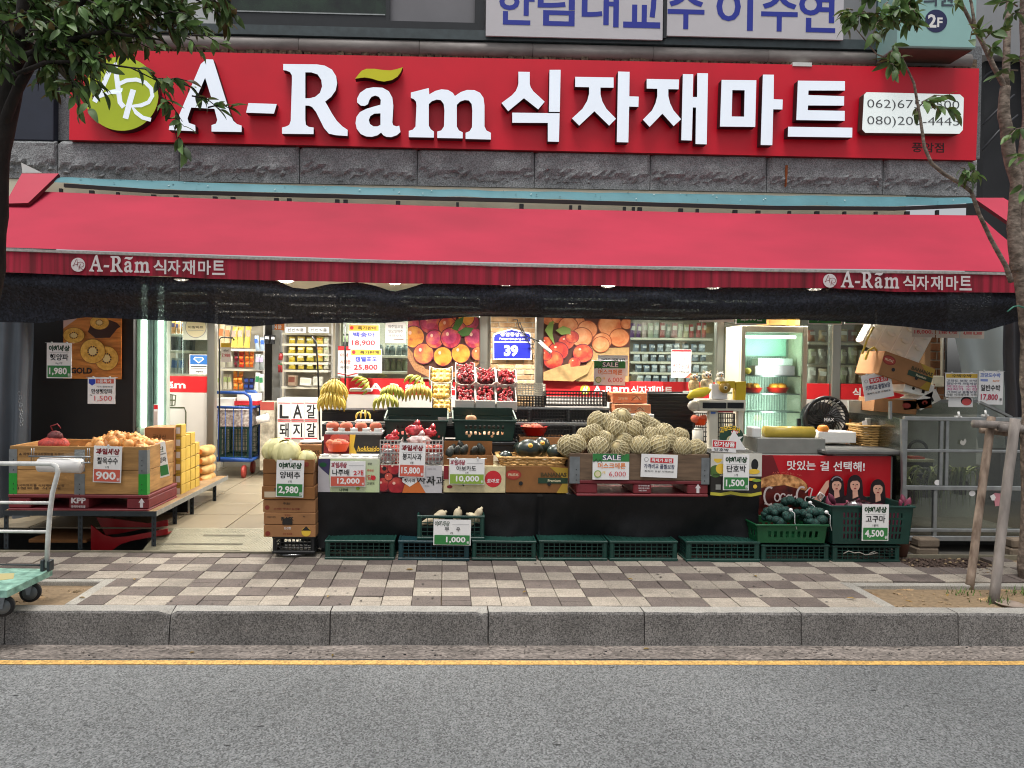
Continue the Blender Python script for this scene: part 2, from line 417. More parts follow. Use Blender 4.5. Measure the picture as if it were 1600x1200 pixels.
def pit(px_in, sgn, yt, x_far):
 mb = MB(); e = .085
 x0 = px_in
 a, b = sorted((x0, x0 - sgn * e)) if sgn > 0 else sorted((x0, x0 + e))
 mb.bbox((a, YK1 + .003, -.05), (b, yt, .003), EDGE, .006)
 mb.build('pit_edging', kind='structure')
 mb = MB(); p, q = sorted((x_far, a if sgn < 0 else b)); p, q = (x_far, a) if sgn < 0 else (b, x_far)
 mb.bbox((p, yt - .07, -.05), (q, yt, .002), EDGE, .006); mb.build('pit_edging', kind='structure')
 o = sheet('soil', p, q, YK1 + .003, yt - .07, -.035, SOIL, nx=60, ny=20, dz=.02)
 return p, q
lp = pit(PXL, -1, PY1L, -7.0)
rp = pit(PXR, 1, PY1R, 7.4)
PEB = M('pebble', '#9b8566', .9, .25, 9, rand=.25)
mb = MB()
for i in range(420):
 a, b = (lp if i % 3 == 0 else rp); x = rnd.uniform(max(a, -3.7), min(b, 4.8)); y = rnd.uniform(4.86, 5.31); s = rnd.uniform(.004, .013)
 mb.ball((x, y, -.034 + .4 * s + .02 * noise.noise((x * 7, y * 7, 3))), (s, s * .8, s * .6), PEB, 5, 3)
mb.build('gravel', kind='stuff')
GRAVEL = M('dark_gravel', '#4c3d35', .95, .35, 30, .6, 60)
sheet('soil', W(1402, 880, 5.9).x, W(1560, 880, 5.9).x, 5.64, 6.17, -.02, GRAVEL, nx=20, ny=8, dz=.01)
mb = MB()
x0, x1 = W(1404, 880, 5.9).x, W(1556, 880, 5.9).x
for i in range(800):
 x = rnd.uniform(x0, x1); y = rnd.uniform(5.66, 6.15); s = rnd.uniform(.008, .018)
 mb.ball((x, y, -.015 + .3 * s), (s, s * .9, s * .6), PEB if i % 9 == 0 else GRAVEL, 5, 3)
mb.build('gravel', kind='stuff')
GUM = M('gum_spot', '#3f3a36', .9, .2, 20); mb = MB()
for i in range(90):
 x, y, s = rnd.uniform(-2.6, 3.2), rnd.uniform(4.86, 5.9), rnd.uniform(.003, .011)
 mb.add([(x + s * (1 + .3 * math.sin(a * 2 + i)) * math.cos(a), y + s * math.sin(a), .0052) for a in [k * .785 for k in range(8)]], [tuple(range(8))], GUM)
mb.build('gum_spots', kind='stuff')
mb = MB(); DRY = M('dry_leaf', '#a08a3a', .7, .4, 40, c2='#7a5a30')
for i, (px, py) in enumerate(((128, 934), (513, 932), (985, 905), (820, 925), (210, 905), (1010, 1014), (520, 1024), (1330, 935), (1480, 930), (1420, 940), (300, 1020), (1180, 900), (640, 890))):
 p = G(px, py, .008 if py < 1000 else ZR + .012); a = i * 1.3; L = rnd.uniform(.018, .035)
 mb.add([(p.x + L * (u * math.cos(a) - v * math.sin(a)), p.y + L * (u * math.sin(a) + v * math.cos(a)), p.z + .006 * abs(v) * 3) for u, v in ((-1, 0), (-.3, .4), (.5, .3), (1, 0), (.5, -.3), (-.3, -.4))], [(0, 1, 2, 3), (0, 3, 4, 5)], DRY)
mb.build('fallen_leaves', kind='stuff')
WEED = M('weed_green', '#4d6b2a', .7, .3, 20, rand=.2)
mb = MB()
for cx, cy, n in ((4.62, 5.24, 60), (4.05, 5.02, 50), (3.92, 5.22, 25), (4.42, 5.22, 30)):
 for i in range(n):
  x = cx + rnd.gauss(0, .06); y = cy + rnd.gauss(0, .03); a = rnd.uniform(0, 6.28); h = rnd.uniform(.03, .08); w = .004
  dx, dy = math.cos(a), math.sin(a)
  mb.add([(x - dy * w, y + dx * w, -.03), (x + dy * w, y - dx * w, -.03), (x + dx * h * .5, y + dy * h * .5, -.03 + h)], [(0, 1, 2)], WEED)
mb.build('grass', kind='stuff')
FZ, YG, YF = .12, 8.6, 7.5
FLT = M('floor_tile', '#857a66', .35, .08, 3, .02, 60, rand=.05)
sheet('shop_floor_base', -9, 9, 6.60, 15.0, FZ - .012, M('grout_dark', '#453e33', .9))
flo = thing('shop_floor', None, None); tag(flo, kind='structure')
mb = MB(); mb.bbox((0, 0, -.012), (.589, .589, 0), FLT, .002); _o = mb.build('tile'); fm_ = _o.data; bpy.data.objects.remove(_o)
fx0 = W(345, 829, 6.61).x
for i in range(-2, 6):
 for j in range(9):
  inst('tile', fm_, flo, Matrix.Translation((fx0 + (i - 2) * .6 - .55, 6.605 + j * .6, FZ)))
CHK = M('checker_plate', '#817c68', .42, .1, 10, .1, 60, metal=.35)
mb = MB(); xa, xb = W(237, 850, 6.4).x, W(470, 845, 6.4).x
mb.add([(xa, 6.2, .012), (xb, 6.2, .012), (xb, 6.6, FZ + .002), (xa, 6.6, FZ + .002), (xa, 6.2, -.03), (xb, 6.2, -.03)], [(0, 1, 2, 3), (4, 5, 1, 0)], CHK)
rp_ = mb.build('ramp', kind='structure')
mb = MB()
for i in range(150):
 for j in range(13):
  x = -3.0 + i * .0145; y = 6.215 + j * .029 + (.0145 if i % 2 else 0); z = .012 + (y - 6.2) / .4 * (FZ - .01)
  if x > xb - .02 or W(230, 850, y).x > x: continue
  s = 1 if (i + j) % 2 else -1; X = Matrix.Translation((x, y, z + .001)) @ Matrix.Rotation(.267, 4, 'X') @ Matrix.Rotation(s * .8, 4, 'Z')
  mb.add([(-.009, 0, 0), (0, -.0025, .002), (.009, 0, 0), (0, .0025, .002)], [(0, 1, 2, 3)], CHK, X=X)
mb.build('tread_pattern', rp_)
mb = MB(); mb.box((-4.2, 6.172, -.03), (6, 6.198, .014), M('threshold_concrete', '#76705f', .9, .2, 12)); mb.build('threshold_strip', kind='structure')
sheet('lower_floor', xb, 9, 6.2, 6.6, .004, M('dark_concrete', '#4e4a44', .8, .2, 6))  # one even dark tone on the floor strip right of the ramp
GRV = M('worn_tread', '#5d5848', .8, .15, 20)
for px0, px1, py, hh in ((318, 383, 838, .014), (245, 380, 848, .014), (250, 376, 857, .014)):
 z = .03 + (858 - py) / 30 * .07; a, b = G(px0, py, z), G(px1, py, z)
 mb = MB(); yy = a.y; zz = .014 + (yy - 6.2) / .4 * (FZ - .01)
 mb.add([(a.x, yy - .012, zz - .0025), (b.x, yy - .012, zz - .0025), (b.x, yy + .012, zz + .0045), (a.x, yy + .012, zz + .0045)], [(0, 1, 2, 3)], GRV); mb.build('groove', rp_)
# building
bld = thing('shop_building', 'grey stone fronted shop building with glass ground floor and red sign over its awning', 'building', (0, YF, 0))
STONE = M('rough_granite', '#8d8f90', .9, .2, 5, .8, 70, speck=(90, .55, 1.35), rand=.07)
SMOOTH = M('flamed_granite', '#727477', .85, .1, 6, .25, 120, speck=(100, .6, 1.3))
DARKW = M('dark_cladding', '#2b2d31', .7, .2, 2, .1, 30)
zt = 6.2
mb = MB()
zA = W(700, 228, YF).z; zB = W(700, 52, YF).z
mb.box((W(60, 200, YF).x, YF, zA - .02), (W(1532, 200, YF).x, YF + .3, zB), SMOOTH)
mb.build('wall', bld)
mb = MB(); mb.box((W(1532, 200, YF + .4).x + .002, YF + .35, 2.66), (W(1595, 200, YF + .4).x, YF + .6, 8), M('black_downpipe_panel', '#222326', .6, .2, 3, .1, 20)); mb.build('dark_panel', bld)
mb = MB(); mb.box((W(1595, 200, YF + .4).x + .002, YF + .2, 2.4), (9, YF + .5, 8), M('neighbour_grey', '#55585d', .8, .1)); mb.build('side_panel', bld)
mb = MB(); mb.box((-9, YF + .05, 2.4), (W(60, 200, YF).x - .002, YF + .35, 8), SMOOTH); mb.build('wall', bld)
def stone(x0, x1, z0, z1, Y):
 mb = MB(); nx, nz = 30, 12; vs = []; fs = []
 for j in range(nz + 1):
  for i in range(nx + 1):
   u, v = i / nx, j / nz; x = x0 + (x1 - x0) * u; z = z0 + (z1 - z0) * v
   n1 = noise.fractal((x * 7, z * 9, Y), 1.0, 2.2, 4)
   d = .035 + .012 * n1
   edge = .40 + .16 * noise.noise((x * 5, 3.3, x0)) + .05 * noise.noise((x * 21, 1, 0))
   if v < edge: d = -.03 + .065 * (v / edge) ** 1.3 + .05 * noise.fractal((x * 13, z * 20, 1), 1, 2, 3)
   if i in (0, nx) or j in (0, nz): d = -.03 if j == 0 else .0
   vs.append((x, Y - d, z))
 for j in range(nz):
  for i in range(nx):
   a = j * (nx + 1) + i; fs.append((a, a + 1, a + nx + 2, a + nx + 1))
 mb.add(vs, fs, STONE); mb.box((x0, Y, z0), (x1, Y + .2, z1), STONE)
 return mb.build('stone_block', bld)
Ys = 7.42
sx = [W(p, 262, Ys).x for p in (-170, 8, 90, 280, 468, 652, 835, 1016, 1198, 1380, 1527)]
for a, b in zip(sx, sx[1:]):
 stone(a + .004, b - .004, W((700), 291, Ys).z, W(700, 233, Ys).z, Ys)
RUST = M('rust_stain', '#8a4a22', .9, .3, 30)
mb = MB(); a = W(1229, 258, 7.375); b = W(1231, 292, 7.375); mb.poly3([Vector((a.x + dx, 7.373, b.z + (a.z - b.z) * v)) for dx, v in ((-.004, 0), (.003, .05), (.006, .3), (.012, .6), (.013, 1), (-.010, 1), (-.012, .55), (-.006, .3))], (0, .03, 0), RUST); mb.build('rust_stain', bld)
PIPE = M('painted_moulding', '#8b8480', .6, .15, 7, .1, 50, stretch=(1, 1, 3))
mz = W(700, 71, 7.38).z; xs = [-5.0] + [W(p, 66, 7.4).x for p in (90, 280, 466, 655, 833, 1022, 1202, 1372, 1522)]
for a, b in zip(xs, xs[1:]):
 mb = MB(); mb.tube([(a + .003, YF - .02, mz), (b - .003, YF - .02, mz)], .082, PIPE, 14); mb.build('cornice_moulding', bld)
mb = MB(); zz = W(700, 88, 7.5).z
RUB = M('dirty_mortar', '#3a3029', .95, .5, 30, .9, 40, c2='#6b5b4a')
for i in range(120):
 x = -4.6 + i * .0855; mb.box((x, YF - .045 - rnd.uniform(0, .03), zz - .12), (x + .085 * rnd.uniform(.8, 1), YF - .003, zz + .08 + rnd.uniform(-.02, .01)), RUB)
mb.build('rubble_course', bld, kind='stuff')
BF = M('black_window_frame', '#1c1f23', .4, .15, 10)
win = MB(); x0, x1, z0, z1 = prect(345, -120, 757, 50, 7.52)
for a, b in (((x0, 7.44, z0), (x1, 7.6, z0 + .09)), ((x0, 7.44, z0 + .0905), (x0 + .08, 7.6, z1)), ((x1 - .1, 7.44, z0 + .0905), (x1, 7.6, z1))): win.box(a, b, BF)
xm = W(607, 20, 7.52).x; win.box((xm - .02, 7.445, z0 + .0905), (xm + .02, 7.6, z1), BF)
wf = win.build('window', bld)
mb = MB(); mb.box((x0 + .08, 7.52, z0 + .16), (xm - .02, 7.53, z1), M('dark_window_glass', '#0b110e', .06, .6, 5, spec=.6, c2='#1a2a1c')); mb.build('pane', wf)
mb = MB(); mb.box((x0 + .08, 7.47, z0 + .0905), (xm - .02, 7.56, z0 + .155), BF); mb.build('frame', wf)
mb = MB(); mb.box((x0 + .085, 7.462, z0 + .1555), (xm - .03, 7.50, z0 + .168), ALU); mb.build('sill_strip', wf)
mb = MB(); mb.box((xm + .02, 7.5, z0 + .091), (x1 - .1, 7.51, z1), M('grey_insect_screen', '#77767a', .8, .06, 3, .1, 200)); mb.build('screen', wf)
mb = MB(); mb.box((-4.4, 7.40, z0 - .105), (W(1402, 60, 7.4).x, 7.6, z0 - .004), M('teal_grey_sill', '#3c474a', .5, .2, 12)); mb.build('window_sill', bld)
mb = MB(); mb.box((-9, 7.7, zB + .002), (9, 8.0, 9), M('upper_render', '#8d8f92', .8, .08, 3)); mb.build('upper_wall', bld)
mb = MB(); x2, x3, q0, q1 = prect(95, -120, 345, 52, 7.6); mb.box((x2, 7.58, q0), (x3, 7.68, q1), M('pale_blind', '#b9bbbc', .7, .06)); mb.build('window_blind', bld)
mb = MB(); x0, x1, q0, q1 = prect(10, 118, 86, 220, 7.43); mb.bbox((x0, 7.40, q0), (x1, 7.499, q1), M('navy_board', '#262c3b', .6, .1), .006); mb.build('blue_board', bld)
# upstairs banner
BY = 7.36
ban = thing('banner', 'white upstairs window banner with large blue lettering cut off by the picture top', 'banner', W(1040, 58, BY))
BAN = M('banner_cloth', '#c8c5c9', .7, .03, 3, .05, 30); BLU = P('banner_blue', '#1f2f9a')
for px0, px1 in ((760, 1036.5), (1043, 1319)):
 x0, x1, z0, z1 = prect(px0, -110, px1, 59, BY); mb = MB(); mb.box((x0, BY, z0), (x1, BY + .02, z1), BAN); mb.build('banner_sheet', ban)
mb = MB(); x0, x1, z0, z1 = prect(1037.5, -110, 1042, 60, BY); mb.box((x0, BY - .01, z0), (x1, BY + .03, z1), BF); mb.build('divider', ban)
f = None
a = W(1036.5, 0, BY); zc = W(1040, 12, BY - .004).z; hh = 66 * BY / 1100
glyphs = '한림대교수이수연'; cx = [806, 869, 938, 1003, 1072, 1148, 1218, 1277]
for g, c in zip(glyphs, cx):
 p = W(c, 13 + (c - 1040) * .012, BY - .002); fc = facing(p.x - .25, p.x + .25, zc - hh / 2, zc + hh / 2, BY - .002)
 fc.text(g, .5, .5, .98, BLU, w=.78, bold=.018, res=3); fc.build(ban, 'letter')
# pale blue floor sign
tsg = thing('floor_sign', 'pale blue projecting box sign with a navy 2F disc above the red sign', 'sign', W(1466, 74, 7.1))
x0, x1, z0, z1 = prect(1404, -90, 1527, 74, 7.05); TEAL = M('pale_teal_acrylic', '#93bdb8', .4, .03)
mb = MB(); mb.bbox((x0, 7.05, z0), (x1, 7.40, z1), TEAL, .01); mb.build('sign_box', tsg)
mb = MB(); mb.box((x0 + .02, 7.08, z0 - .012), (x1 - .02, 7.39, z0 - .001), M('sign_underside', '#57493f', .7)); mb.build('base_plate', tsg)
fc = facing(x0, x1, z0, z1, 7.048); ap = (z1 - z0) / 164
def yy(py): return (py + 90) / 164
fc.disc((1463 - 1404) / 123, yy(33), 17.5 / 123, NAVY, n=32); fc.text('2', (1457 - 1404) / 123, yy(33), 21 / 164, WHITE, bold=.03); fc.text('F', (1469 - 1404) / 123, yy(35), 15 / 164, WHITE, bold=.03)
fc.text('의원', (1466 - 1404) / 123, yy(-3), 26 / 164, P('sign_grey_ink', '#3a4450'), bold=.02); fc.build(tsg)
mb = MB(); mb.box((W(1372, 40, 7.46).x, 7.44, z0), (W(1402, 40, 7.46).x, 7.5, z1), M('slate_panel', '#4f6a72', .6)); mb.build('slate_panel', bld)
# main sign
SY = 7.24
sg = thing('shop_sign', 'long red shop sign board with white raised letters and a lime round logo', 'sign', W(820, 235, SY))
SRED = M('sign_red', '#dc062a', .45, .08, 2, .02, 30)
LW = M('letter_white_acrylic', '#dfe8f2', .35, .02, 3, emit=.28); LSIDE = M('letter_side', '#1f1a1c', .5, .1); LIME1 = M('lime_acrylic', '#a9bb22', .35, .06, 4, emit=.1); LYEL = M('leaf_yellow_acrylic', '#c3c016', .35, .05, 4, emit=.08)
Pn = [W(x, y, SY + .1) for x, y in ((110, 77), (1530, 107), (1525, 250.5), (108, 218.5))]
mb = MB(); mb.poly3(Pn, (0, .1, 0), SRED, M('sign_edge', '#7c1018', .5)); mb.build('sign_panel', sg)
def c2(l): return [(400 + x / 4, y / 4) for x, y in l]
def c1(l): return [(x / 4, y / 4) for x, y in l]
def c3(l): return [(800 + x / 4, y / 4) for x, y in l]
def c7(l): return [(760 + x / 7.5, 90 + y / 7.5) for x, y in l]
def cm(l): return [(1120 + x * .15, 90 + y * .15) for x, y in l]
GA = (c1([(1290, 370), (1332, 372), (1440, 715), (1458, 755), (1482, 776), (1510, 785), (1510, 825), (1322, 822), (1322, 782), (1350, 772), (1358, 750), (1340, 680), (1195, 672), (1172, 740), (1180, 768), (1220, 782), (1222, 820), (1055, 812), (1060, 780), (1090, 765), (1115, 730), (1255, 400)]), c1([(1282, 485), (1322, 615), (1228, 612)]))
GH = ([(388, 161), (432.5, 162.5), (428, 177.5), (384.5, 176)], None)
GR = (c2([(170, 400), (380, 402), (430, 410), (475, 435), (500, 475), (507, 520), (498, 565), (470, 605), (432, 635), (450, 665), (475, 710), (505, 755), (540, 790), (573, 812), (572, 850), (500, 845), (455, 835), (425, 800), (400, 750), (375, 700), (350, 668), (330, 660), (308, 660), (308, 750), (312, 780), (330, 793), (360, 797), (360, 838), (163, 836), (163, 797), (190, 790), (208, 780), (217, 755), (225, 500), (224, 470), (212, 450), (190, 441), (170, 438)]), c2([(308, 452), (345, 452), (385, 465), (408, 500), (413, 540), (400, 580), (370, 605), (335, 614), (308, 614)]))
Ga = (c2([(632, 640), (632, 615), (650, 580), (690, 553), (735, 545), (790, 548), (830, 570), (852, 610), (858, 660), (855, 720), (852, 765), (858, 783), (880, 790), (895, 785), (903, 825), (880, 845), (845, 857), (815, 855), (795, 845), (782, 828), (760, 845), (725, 855), (690, 853), (655, 838), (630, 805), (622, 770), (628, 730), (650, 700), (690, 680), (740, 665), (778, 655), (780, 625), (768, 605), (745, 597), (722, 605), (708, 625), (700, 650), (680, 662), (655, 660)]), c2([(778, 708), (778, 780), (760, 790), (735, 790), (712, 775), (705, 750), (715, 725), (740, 710)]))
Gm = (c2([(968, 578), (1080, 550), (1083, 590), (1120, 568), (1160, 558), (1200, 562), (1230, 580), (1243, 600), (1280, 575), (1320, 562), (1365, 563), (1400, 580), (1422, 612), (1428, 660), (1428, 790), (1440, 815), (1468, 830), (1468, 872), (1310, 868), (1310, 830), (1335, 820), (1350, 795), (1352, 690), (1348, 650), (1330, 628), (1305, 625), (1275, 635), (1255, 655), (1255, 790), (1268, 815), (1292, 827), (1292, 865), (1133, 862), (1133, 822), (1158, 815), (1175, 790), (1178, 690), (1173, 650), (1155, 626), (1130, 622), (1100, 632), (1080, 650), (1080, 785), (1092, 808), (1112, 822), (1112, 860), (955, 857), (955, 818), (980, 810), (997, 790), (1003, 660), (1000, 635), (985, 618), (968, 612)]), None)
GT = (c2([(620, 492), (640, 465), (660, 442), (690, 430), (740, 430), (790, 437), (840, 440), (880, 432), (917, 420), (905, 450), (885, 478), (850, 500), (800, 510), (760, 503), (720, 490), (680, 484), (645, 488)]), None)
S1 = (c7([(375, 165), (508, 168), (508, 310), (520, 350), (550, 395), (600, 440), (683, 517), (607, 607), (440, 475), (255, 628), (178, 532), (300, 440), (345, 390), (368, 335), (375, 300)]), None)
S2 = (c7([(740, 143), (870, 143), (860, 637), (733, 635)]), None)
S3 = (c7([(303, 645), (858, 652), (850, 987), (720, 983), (720, 765), (303, 763)]), None)
J1 = (c3([(395, 480), (635, 484), (635, 548), (553, 547), (553, 590), (565, 635), (590, 680), (650, 742), (607, 785), (515, 695), (420, 785), (375, 740), (440, 680), (470, 630), (482, 585), (482, 545), (395, 543)]), None)
J2 = (c3([(663, 447), (735, 449), (733, 602), (792, 604), (790, 668), (732, 666), (727, 890), (655, 888)]), None)
K1 = (c3([(842, 493), (1044, 497), (1042, 558), (977, 557), (977, 600), (988, 645), (1010, 690), (1057, 745), (1010, 788), (940, 710), (860, 793), (818, 748), (875, 690), (897, 645), (908, 600), (908, 555), (842, 553)]), None)
K2 = (c3([(1068, 463), (1133, 464), (1130, 606), (1157, 607), (1158, 457), (1225, 458), (1217, 902), (1147, 900), (1150, 672), (1130, 671), (1124, 878), (1058, 876)]), None)
M1 = (cm([(50, 232), (412, 236), (400, 722), (33, 718)]), cm([(162, 338), (290, 340), (284, 615), (155, 613)]))
M2 = (cm([(480, 177), (595, 178), (592, 433), (687, 437), (683, 540), (588, 538), (578, 912), (457, 910)]), None)
T1 = (cm([(845, 240), (1335, 245), (1335, 343), (955, 342), (953, 390), (1327, 402), (1325, 500), (950, 498), (948, 548), (1333, 555), (1332, 658), (828, 650)]), None)
T2 = (cm([(743, 720), (1412, 730), (1410, 832), (740, 823)]), None)
LETTERS = [[GA], [GH], [GR], [Ga], [Gm], [S1, S2, S3], [J1, J2], [K1, K2], [M1, M2], [T1, T2]]
for gl in LETTERS:
 mb = MB()
 for outer, hole in gl: mb.prism(outer, SY, LW, .085, LSIDE, hole)
 mb.build('letter', sg)
mb = MB(); mb.prism(GT[0], SY, LYEL, .085, LSIDE); mb.build('leaf_accent', sg)
mb = MB(); cc = W(189.5, 146.5, SY); rr = 56.5 * SY / 1100
mb.poly3([cc + Vector((rr * math.cos(R(a)), 0, rr * math.sin(R(a)))) for a in range(0, 360, 6)], (0, .09, 0), LIME1, LSIDE); lg = mb.build('logo_disc', sg)
LOGO = [([(597, 640), (640, 560), (690, 440), (720, 400), (728, 470), (740, 560), (752, 640), (775, 668)], 30), ([(585, 620), (640, 600), (700, 575), (765, 562), (740, 580), (700, 578)], 22), ([(832, 560), (815, 620), (785, 738)], 34), ([(740, 530), (790, 505), (850, 498), (905, 515), (940, 550), (948, 595), (925, 635), (880, 655), (825, 662), (850, 700), (890, 730), (940, 742)], 24)]
def logo_on(fc, m, sc_=1):
 for pts, w in LOGO:
  fc.line([((x / 4 - (189.5 - 56.5)) / 113, (y / 4 - (146.5 - 56.5)) / 113) for x, y in pts], w / 4 / 113 * sc_, m)
fc = Face(cc + Vector((-rr, -.002, rr)), (2 * rr, 0, 0), (0, 0, -2 * rr)); logo_on(fc, LW); fc.build(lg, 'logo')
mb = MB(); q = [(1350, 148), (1354, 144), (1500, 147.5), (1506, 153), (1504.5, 203), (1499, 209), (1352, 207.5), (1347, 202)]
mb.prism(q, SY, M('lit_white_acrylic', '#dfe8e6', .35, .02, emit=.3), .085, M('box_side_dark', '#4a3d34', .6)); pb = mb.build('phone_box', sg)
a, b, c = W(1347, 145, SY - .002), W(1507, 147.5, SY - .002), W(1347, 209, SY - .002)
fc = Face(a, b - a, c - a); DG = P('phone_ink', '#55585a')
fc.text('062)675-0500', .5, .29, .27, DG, w=.90, bold=-.006, res=3); fc.text('080)200-4445', .5, .70, .27, DG, w=.90, bold=-.006, res=3); fc.build(pb, 'lettering')
a, b, c = W(1425, 222, SY + .098), W(1475, 223, SY + .098), W(1425, 238, SY + .098)
fc = Face(a, b - a, c - a); fc.text('풍암점', .5, .5, .95, P('branch_ink', '#3a0d10'), w=1, bold=.012); fc.build(sg, 'lettering')
mb = MB(); x0, x1, z0, z1 = prect(1238, 98, 1268, 104, 7.34); mb.box((x0, 7.33, z0), (x1, 7.44, z1), WPAINT); mb.build('bracket', sg)
# awning
AWN = thing('awning', 'long red fabric shop awning with white lettering on its dirty valance', 'awning', (0, 7.3, 3.4))
AF = M('awning_fabric', '#b0223f', .75, .13, 1.1, .08, 300, stretch=(1, 2.2, 1), detail=6); VAL = M('dirty_valance', '#7c1022', .75, .38, 1.6, .05, 60, c2='#9a1430', stretch=(14, 1, .3), detail=7)
A0, A1 = 6.35, 7.22
nx, ny = 90, 10; vs = []; fs = []
top = [W(8, 297, A1), W(300, 309, A1), W(400, 313, A1), W(800, 326, A1), W(1200, 334, A1), W(1500, 336.5, A1), W(1680, 338, A1)]
bot = [W(-70, 385, A0), W(0, 386.5, A0), W(400, 400, A0), W(800, 411, A0), W(1200, 419, A0), W(1510, 423, A0), W(1660, 427, A0)]
def interp(pts, x):
 for a, b in zip(pts, pts[1:]):
  if x <= b.x or b is pts[-1]:
   t = (x - a.x) / (b.x - a.x); return a.lerp(b, t)
XA, XB = W(-60, 390, A0).x, W(1640, 420, A0).x
grid = []
for j in range(ny + 1):
 v = j / ny
 for i in range(nx + 1):
  x = XA + (XB - XA) * i / nx
  a, b = interp(bot, x), interp(top, x)
  sag = -.018 * math.sin(math.pi * v) + .006 * noise.noise((x * .9, v * 2, 0))
  vs.append((x, A0 + (A1 - A0) * v, a.z + (b.z - a.z) * v + sag))
for j in range(ny):
 for i in range(nx):
  q = j * (nx + 1) + i; fs.append((q, q + 1, q + nx + 2, q + nx + 1))
MB().add(vs, fs, AF, True).build('fabric', AWN)
mb = MB()
BARM = M('dirty_white_bar', '#a5a09c', .6, .25, 40, .1, 60)
pts = [Vector((XA + (XB - XA) * i / 30, A0 - .012, interp(bot, XA + (XB - XA) * i / 30).z - .022)) for i in range(31)]
for a, b in zip(pts, pts[1:]): mb.bar(a, b, .03, .022, BARM)
mb.build('front_bar', AWN)
vb = [(0, 425), (130, 430), (250, 431.5), (330, 435.5), (420, 438), (520, 440), (620, 443), (700, 443), (800, 446), (870, 445), (950, 446.5), (1070, 449.5), (1150, 449), (1300, 450), (1400, 456), (1575, 457), (1660, 459)]
vb = [W(x, y, A0 - .02) for x, y in [(-60, 424)] + vb]
vs = []; fs = []; n = 200
for i in range(n + 1):
 x = XA + (XB - XA) * i / n; t = interp(bot, x).z - .036; b = interp(vb, x).z
 for k in range(4):
  v = k / 3; vs.append((x, A0 - .016 + .012 * v * noise.noise((x * 2.2, 2, 0)) + .004 * noise.noise((x * 9, v, 0)), t + (b - t) * v))
for i in range(n):
 for k in range(3): fs.append((4 * i + k, 4 * i + k + 1, 4 * i + k + 5, 4 * i + k + 4))
va = MB().add(vs, fs, VAL, True).build('valance', AWN)
VW = P('valance_white', '#d9cfcf')
def awn_text(px0, py0, px1, py1):
 """logo disc, serif name and hangul, scaled copies of the big letters"""
 Yv = A0 - .026; a, b, c = W(px0, py0, Yv), W(px1, py1, Yv), W(px0, py0 + 29, Yv)
 fc = Face(a, b - a, c - a)
 fc.disc(11 / 245, .5, 11 / 245, VW, n=28)
 r = 11 / 245; k0 = fc.asp
 for pts, w in LOGO:
  fc.line([(11 / 245 + ((x / 4 - 133) / 113 - .5) * 2 * r, .5 + ((y / 4 - 90) / 113 - .5) * 2 * r * k0) for x, y in pts], w / 4 / 113 * 2 * r * k0 * .6, DKRED)
 x0 = 28; sx_ = 95 / (767 - 263); sy_ = 28 / (220 - 98)
 def put(poly, hole, slope):
  from mathutils.geometry import tessellate_polygon
  T = lambda p: fc.p((x0 + (p[0] - 263) * sx_) / 245, (p[1] - slope * (p[0] - 263) - 96) * sy_ / 29)
  loops = [[T(p) for p in poly]] + ([[T(p) for p in hole]] if hole else []); flat = [p for l in loops for p in l]
  fc.mb.add(flat, [tuple(t) for t in tessellate_polygon(loops)], VW); fc.k += 1
 for g in (GA, GH, GR, Ga, Gm): put(g[0], g[1], .02)
 put(GT[0], None, .02)
 for g, cx in zip('식자재마트', (139, 161, 184, 209, 231)): fc.text(g, cx / 245, .55, .78, VW, w=20 / 245, bold=.02)
 fc.build(va, 'lettering')
awn_text(111, 399, 356, 403); awn_text(1286, 424, 1521, 427)
TC = M('teal_tarpaulin', '#4f848e', .6, .1, 5, .1, 20)
tt = [W(x, y, 7.33) for x, y in ((92, 277), (400, 288), (800, 298.5), (1200, 305), (1514, 309))]; tb = [W(x, y, 7.24) for x, y in ((100, 286), (250, 296), (400, 300), (800, 309.5), (1200, 321), (1400, 322.5), (1512, 318))]
vs = []; fs = []; n = 80; xa, xb = tt[0].x, tt[-1].x
for i in range(n + 1):
 x = xa + (xb - xa) * i / n; a, b = interp(tt, x), interp(tb, x); w = .008 * noise.noise((x * 3, 0, 0))
 for v in (0, .5, 1): vs.append((x, 7.33 - .09 * v - w, a.z + (b.z - a.z) * v + w + (.012 if v == .5 else 0)))
for i in range(n):
 for k in (0, 1): fs.append((3 * i + k, 3 * i + k + 1, 3 * i + k + 4, 3 * i + k + 3))
cov = MB().add(vs, fs, TC, True).build('cassette_cover', AWN)
mb = MB(); DIRT = M('bird_white', '#cfd4d2', .8)
for i in range(46):
 x = rnd.uniform(xa + .2, xb - .2); a, b = interp(tt, x), interp(tb, x); v = rnd.uniform(.1, .9); s = rnd.uniform(.004, .012)
 mb.add([(x - s, 7.32 - .09 * v, a.z + (b.z - a.z) * v + .014), (x + s, 7.315 - .09 * v, a.z + (b.z - a.z) * v + .016), (x + s * .6, 7.33 - .09 * v, a.z + (b.z - a.z) * v + .026)], [(0, 1, 2)], DIRT if i % 2 else BLACKP)
mb.build('dirt_specks', cov, kind='stuff')
mb = MB()
for a, b in zip(tb, tb[1:]): mb.bar((a.x, 7.25, a.z - .022), (b.x, 7.25, b.z - .022), .03, .036, M('awning_dark_metal', '#1e1214', .5, .2, 9))
mb.build('cassette_bar', AWN)
for px in (95, 143, 184, 240, 275, 336, 364, 432, 452, 527, 540, 622, 715, 815, 892, 906, 976, 990, 1000, 1064, 1090, 1149, 1185, 1234, 1277, 1320, 1369, 1418, 1465):
 a = interp(tb, W(px, 310, 7.25).x); mb = MB(); w = rnd.choice((.014, .022)); mb.box((a.x - w, 7.24, a.z - .17), (a.x + w, 7.27, a.z - .055), BLACKP); mb.build('bracket', AWN)
HOOD = M('hood_red', '#b8324a', .6, .06, 3)
